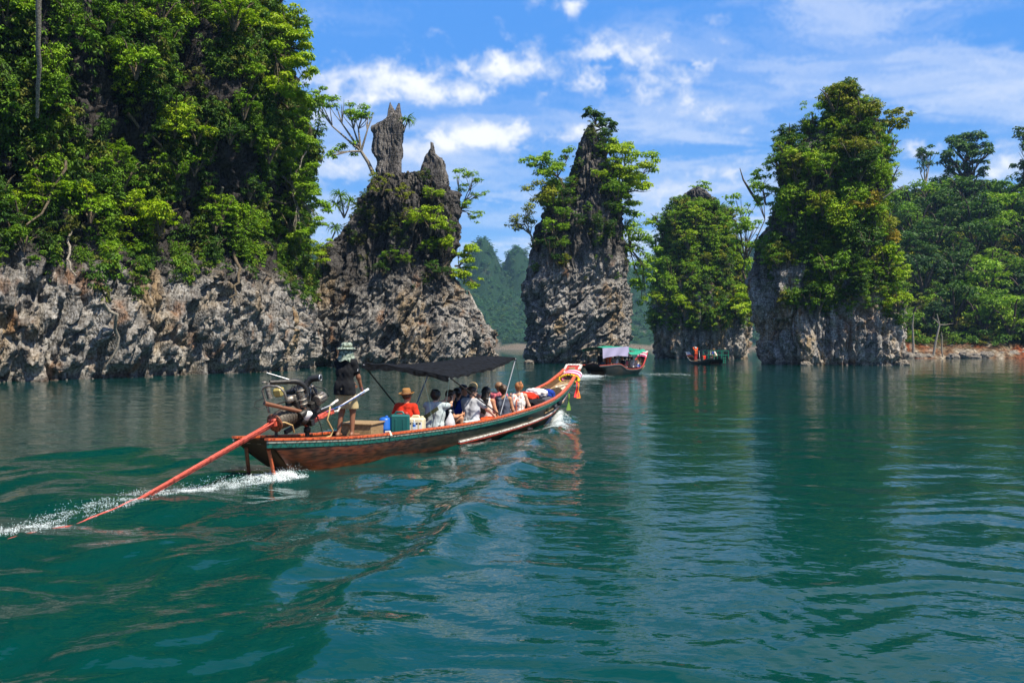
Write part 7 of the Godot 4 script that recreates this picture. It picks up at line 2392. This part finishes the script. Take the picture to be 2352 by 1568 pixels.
# ------------------------------------------------------------------ the two boats farther off
func make_far_boats() -> void:
	# with the green canopy; same heading as the long boat
	var at := Vector3(5.35, 0, -57.0)
	var turn := TURN - 0.05
	var R := Basis(Vector3.UP, turn)
	var root := thing("longtail_boat", "dark boat with a green canopy and a hanging lilac cloth before the slim tower", "boat", at, turn)
	var tg := [[0.0, 0.78], [1.2, 0.80], [2.6, 0.84], [3.3, 0.78], [4.2, 0.50], [5.6, 0.42], [7.0, 0.45], [8.2, 0.60], [9.2, 0.95], [9.8, 1.35], [10.1, 1.6]]
	var tb := [[0.0, 0.75], [2.0, 0.95], [4.0, 1.0], [6.0, 0.98], [8.0, 0.72], [9.2, 0.45], [10.1, 0.3]]
	long_hull(root, {"length": 10.1, "gunwale_y": tg, "gunwale_b": tb, "chine_y": [[0.0, 0.42], [1.2, 0.0], [2.2, -0.15], [7.5, -0.15], [8.5, 0.05], [9.2, 0.5], [9.8, 1.05], [10.1, 1.4]], "chine_b": [[0.0, 0.5], [3.0, 0.7], [6.0, 0.65], [8.0, 0.3], [10.1, 0.03]],
		"rake": 1.2, "paint": dark_paint, "cap": M.red_paint, "stripe": M.black_paint, "pale": M.pale_paint, "transom": M.black_paint})
	var gy := func(t: float) -> float: return smooth_table(tg, t)
	boards(root, "deck_board", 0.1, 3.3, func(t: float) -> float: return gy.call(t) - 0.05, func(t: float) -> float: return 0.75, 5, [M.wood_dark])
	boards(root, "floor_board", 3.4, 9.4, func(t: float) -> float: return 0.12 + maxf(t - 8.0, 0.0) * 0.35, func(t: float) -> float: return lerpf(0.7, 0.4, ss(6.0, 9.4, t)), 4, [M.wood_dark, M.wood])
	obj("bow_head", box(Vector3(10.05, 1.55, 0), Vector3(0.28, 0.03, 0.30), Basis(Vector3.BACK, 0.7), 0.006), M.white_paint, root)
	for k in 3: obj("bow_sash", tube([Vector3(9.6 + 0.1 * k, 1.28 + 0.12 * k, -0.36), Vector3(9.6 + 0.1 * k, 1.36 + 0.12 * k, 0.0), Vector3(9.6 + 0.1 * k, 1.28 + 0.12 * k, 0.36), Vector3(9.6 + 0.1 * k, 1.05 + 0.12 * k, 0.3)], 0.05, 5), M.sash_pink if k != 1 else M.sash_white, root)
	# canopy: a green sheet with a slack roof, on posts
	var p := PackedVector3Array()
	for j in 9:
		for i in 20:
			var u := i / 19.0
			var v := j / 8.0
			p.append(Vector3(lerpf(0.9, 7.2, u), 1.94 + 0.12 * sin(v * PI) + 0.12 * sin(u * PI) - 0.10 * u * u - 0.05 * absf(sin(u * PI * 3.0)), lerpf(-0.95, 0.95, v)))
	var can := obj("canopy", grid_mesh(p, 20, 9, false, -1.0, PackedColorArray()), M.green_paint, root)
	for e in 2:
		var h := PackedVector3Array()
		for j in 3:
			for i in 20: h.append(p[(0 if e == 0 else 8) * 20 + i] + Vector3(0, -0.09 * j, 0.015 * j * (1 if e == 1 else -1)))
		obj("hem", grid_mesh(h, 20, 3, false, 1.0, PackedColorArray()), M.green_paint, can)
	for t in [1.2, 3.3, 5.2, 7.0]:
		for s in [-1.0, 1.0]:
			obj("canopy_post", tube([Vector3(t, gy.call(t), s * 0.86), Vector3(t, 2.02, s * 0.90)], 0.026, 6), M.iron, root)
	# awning that flares at the bow end
	var q2 := PackedVector3Array()
	for j in 5:
		for i in 8:
			q2.append(Vector3(lerpf(4.4, 8.6, i / 7.0), 1.72 + 0.22 * ss(0.3, 1.0, i / 7.0) - 0.03 * sin(i * 1.2), lerpf(0.98, 1.2, j / 4.0) - 0.4 * ss(0.4, 1.0, i / 7.0)) + Vector3(0, -0.05 * j, 0))
	obj("awning", grid_mesh(q2, 8, 5, false, 1.0, PackedColorArray()), M.green_paint, root)
	var cl := PackedVector3Array()
	for j in 9:
		for i in 22:
			var u := i / 21.0
			var v := j / 8.0
			cl.append(Vector3(lerpf(-0.1, 4.5, u) + 0.03 * sin(v * 6.0 + u * 5.0), 1.98 - v * (0.72 - 0.12 * sin(u * PI) * v) + 0.12 * u * (1.0 - v * 0.2), 1.02 + 0.05 * sin(u * 14.0 + v * 2.0) * v))
	tag(obj("hanging_cloth", grid_mesh(cl, 22, 9, false, 1.0, PackedColorArray()), M.cloth_lilac), "lilac cloth hung as a sunshade from the green canopy", "cloth").transform = Transform3D(R, at)
	var cr := Vector3(0.30, 0.12, 0.26)
	var k := 0
	for q in [[1.6, 0.80, 0.1, "cloth_black", "hair_dark", "dark clothed person under the lilac cloth, sternmost in the green canopied boat", 0.0], [2.4, 0.82, 0.35, "cloth_orange", "hair_dark", "person in an orange life jacket under the lilac cloth", 0.6], [3.0, 0.80, 0.0, "cloth_khaki", "hair_brown", "person in a tan top under the lilac cloth", 0.3], [3.9, 0.55, 0.2, "cloth_white", "hair_dark", "person in white behind the red capped passenger", 0.2], [4.6, 0.45, 0.45, "cloth_black", "hair_red", "person in black with a red cap amidships on the green canopied boat", -0.2], [6.0, 0.40, 0.1, "cloth_pink", "hair_dark", "person in pink sitting beyond the grey chairs of the green canopied boat", 0.1], [6.6, 0.42, 0.4, "cloth_white", "hair_dark", "person in white sitting nearest the bow of the green canopied boat", 0.1], [7.2, 0.45, -0.1, "cloth_teal", "hair_dark", "person in teal near the bow of the green canopied boat", 0.2]]:
		person(q[5], at + R * Vector3(q[0], q[1], q[2]), turn + q[6], {"cell": 0.03, "head_cell": 0.02, "hand_cell": 0.012, "skin": M.skin_tan, "shirt": M[q[3]], "pants": M.cloth_charcoal, "hair": "short", "hair_mat": M[q[4]], "eyes": false, "group": "passengers of the green canopied boat"})
		k += 1
	for q in [[5.3, 0.5, "grey slatted chair with its back to the stern on the green canopied boat"], [6.9, 0.75, "second grey chair nearer the bow of the green canopied boat"]]:
		var ch := thing("chair", q[2], "chair", at + R * Vector3(q[0], 0.16, q[1] - 0.15), turn)
		obj("seat", box(Vector3(0, 0.42, 0), Vector3(0.22, 0.02, 0.22), Basis.IDENTITY, 0.006), M.cloth_grey, ch)
		for s in 4: obj("slat", box(Vector3(-0.22 - 0.02 * s, 0.52 + 0.12 * s, 0), Vector3(0.012, 0.045, 0.22), Basis(Vector3.BACK, 0.15), 0.004), M.cloth_grey, ch)
		for s in 4: obj("leg", tube([Vector3(0.18 if s % 2 == 0 else -0.18, 0.0, 0.19 if s < 2 else -0.19), Vector3(0.2 if s % 2 == 0 else -0.24, 0.42 if s % 2 == 0 else 0.95, 0.2 if s < 2 else -0.2)], 0.02, 5), M.iron, ch)
	tag(obj("bag", pillow(Vector3(0.3, 0.16, 0.24), 40), M.cloth_blue), "blue bag near the bow of the green canopied boat", "bag").transform = Transform3D(R, at + R * Vector3(8.1, 0.55, 0.2))

	# the one with the teal railing, its stern towards us
	var at2 := Vector3(23.6, 0, -93.0)
	var turn2 := 1.88
	var R2 := Basis(Vector3.UP, turn2)
	var r2 := thing("longtail_boat", "small dark boat with a teal railed platform at its stern before the squat tower", "boat", at2, turn2)
	var g2 := [[0.0, 0.72], [1.5, 0.66], [2.4, 0.50], [3.6, 0.36], [5.0, 0.34], [6.0, 0.46], [6.8, 0.78], [7.4, 1.2]]
	long_hull(r2, {"length": 7.4, "gunwale_y": g2, "gunwale_b": [[0.0, 0.95], [2.0, 1.0], [4.0, 0.9], [6.0, 0.6], [7.4, 0.28]], "chine_y": [[0.0, 0.35], [0.8, -0.05], [2.0, -0.15], [5.2, -0.15], [6.2, 0.1], [7.4, 0.95]], "chine_b": [[0.0, 0.5], [2.0, 0.7], [4.0, 0.6], [6.0, 0.2], [7.4, 0.03]],
		"rake": 1.2, "paint": dark_paint, "cap": M.pale_paint, "stripe": M.black_paint, "pale": M.pale_paint, "transom": M.black_paint})
	boards(r2, "deck_board", 0.05, 2.6, func(t: float) -> float: return smooth_table(g2, t) - 0.02, func(t: float) -> float: return 0.92, 4, [M.wood_dark])
	obj("bow_head", box(Vector3(7.38, 1.25, 0), Vector3(0.24, 0.03, 0.30), Basis(Vector3.BACK, 0.9), 0.006), M.white_paint, r2)
	for k2 in 2: obj("bow_sash", tube([Vector3(6.9 + 0.15 * k2, 0.85 + 0.16 * k2, -0.38), Vector3(6.9 + 0.15 * k2, 0.92 + 0.16 * k2, 0.0), Vector3(6.9 + 0.15 * k2, 0.85 + 0.16 * k2, 0.38)], 0.06, 5), M.sash_orange if k2 == 0 else M.sash_red, r2)
	for y in [1.12, 1.62]:
		obj("rail", tube([Vector3(2.4, y, -0.92), Vector3(0.05, y, -0.92), Vector3(0.05, y, 0.92), Vector3(2.4, y, 0.92)], 0.032, 6), M.green_paint, r2)
	for z in [-0.92, 0.0, 0.92]: obj("rail_post", tube([Vector3(0.05, 0.65, z), Vector3(0.05, 1.62, z)], 0.032, 6), M.green_paint, r2)
	for z in [-0.92, 0.92]:
		for x in [1.2, 2.4]: obj("rail_post", tube([Vector3(x, 0.55, z), Vector3(x, 1.62, z)], 0.032, 6), M.green_paint, r2)
	for s in [0.12, 0.42]: obj("ladder_rail", tube([Vector3(-0.12, 1.1, s), Vector3(-0.16, 0.15, s)], 0.024, 5), M.green_paint, r2)
	for y in [0.3, 0.55, 0.8]: obj("rung", tube([Vector3(-0.15, y, 0.12), Vector3(-0.15, y, 0.42)], 0.02, 5), M.green_paint, r2)
	for z in [-0.75, 0.75]:
		obj("frame", tube([Vector3(3.4, 0.5, z), Vector3(3.6, 1.6, z), Vector3(4.2, 1.65, z), Vector3(4.3, 0.5, z)], 0.026, 5), M.steel, r2)
	person("person in red with a white cap standing with raised arms in the small boat", at2 + R2 * Vector3(5.6, 0.30, 0.0), turn2, {"seated": false, "cell": 0.028, "head_cell": 0.02, "hand_cell": 0.012, "skin": M.skin_tan, "shirt": M.cloth_orange, "pants": M.cloth_red, "pant": 1.5, "sleeve": 1.4, "hair": "crop", "hair_mat": M.white_plastic, "hands": [Vector3(0.25, 1.72, 0.10), Vector3(0.2, 1.70, -0.12)], "eyes": false})
	var sp := person("person in red and white with a straw hat at the small boat's railing", at2 + R2 * Vector3(1.6, 0.95, 0.3), turn2 + 1.2, {"cell": 0.028, "head_cell": 0.02, "hand_cell": 0.012, "skin": M.skin_tan, "shirt": M.floral, "pants": M.cloth_khaki, "hair": "short", "hair_mat": M.hair_dark, "lean": 0.5, "eyes": false})
	straw_hat(sp, M.straw, 0.2, 0.12)
	person("person in blue crouching beside the straw hatted one in the small boat", at2 + R2 * Vector3(2.3, 0.90, 0.5), turn2 + 0.6, {"cell": 0.03, "head_cell": 0.02, "hand_cell": 0.012, "skin": M.skin_tan, "shirt": M.cloth_blue, "pants": M.cloth_charcoal, "hair": "short", "hair_mat": M.hair_dark, "lean": 0.4, "eyes": false})
	person("person in dark clothes sitting low amidships in the small boat", at2 + R2 * Vector3(3.9, 0.40, 0.1), turn2, {"cell": 0.03, "head_cell": 0.02, "hand_cell": 0.012, "skin": M.skin_tan, "shirt": M.cloth_red, "pants": M.cloth_charcoal, "hair": "short", "hair_mat": M.hair_dark, "eyes": false})

# ------------------------------------------------------------------ the scene
func clock(what: String) -> void:
	var t := Time.get_ticks_msec()
	print(what, " ", t - t0, " ms")
	t0 = t

func _ready() -> void:
	t0 = Time.get_ticks_msec()
	var cam := Camera3D.new()
	cam.name = "camera"
	cam.fov = rad_to_deg(2.0 * atan(341.0 / F))
	cam.near = 0.1
	cam.far = 6000.0
	cam.position = Vector3(0, EYE, 0)
	cam.rotation.x = atan(5.0 / F)
	cam.current = true
	add_child(cam)
	var env := Environment.new()
	env.background_mode = Environment.BG_SKY
	env.sky = Sky.new()
	env.sky.sky_material = make_sky()
	env.tonemap_mode = Environment.TONE_MAPPER_LINEAR
	env.tonemap_exposure = 1.8
	env.background_energy_multiplier = 0.65
	env.sdfgi_enabled = true
	env.ssao_enabled = true
	env.ssil_enabled = true
	env.fog_enabled = true
	env.fog_density = 0.00013
	env.fog_light_color = Color(0.62, 0.80, 1.0)
	var we := WorldEnvironment.new()
	we.name = "air"
	we.environment = env
	add_child(we)
	var sun := DirectionalLight3D.new()
	sun.name = "sun"
	sun.light_energy = 1.6
	sun.light_color = Color(1.0, 0.96, 0.88)
	sun.light_angular_distance = 0.5
	sun.shadow_enabled = true
	sun.directional_shadow_max_distance = 900.0
	add_child(sun)
	sun.look_at_from_position(Vector3.ZERO, -Vector3(0.42, 0.85, 0.33))
	rng.seed = 2024
	clock("sky")
	make_materials()
	clock("materials")
	make_water()
	clock("water")
	make_crowns()
	clock("crowns")
	make_towers()
	clock("rock")
	make_mountains()
	make_right_shore()
	clock("hills")
	make_greenery()
	clock("greenery")
	make_people_materials()
	make_boat_materials()
	make_main_boat()
	make_engine()
	make_foam()
	clock("boat")
	make_crew()
	clock("crew")
	make_far_boats()
	clock("far boats")
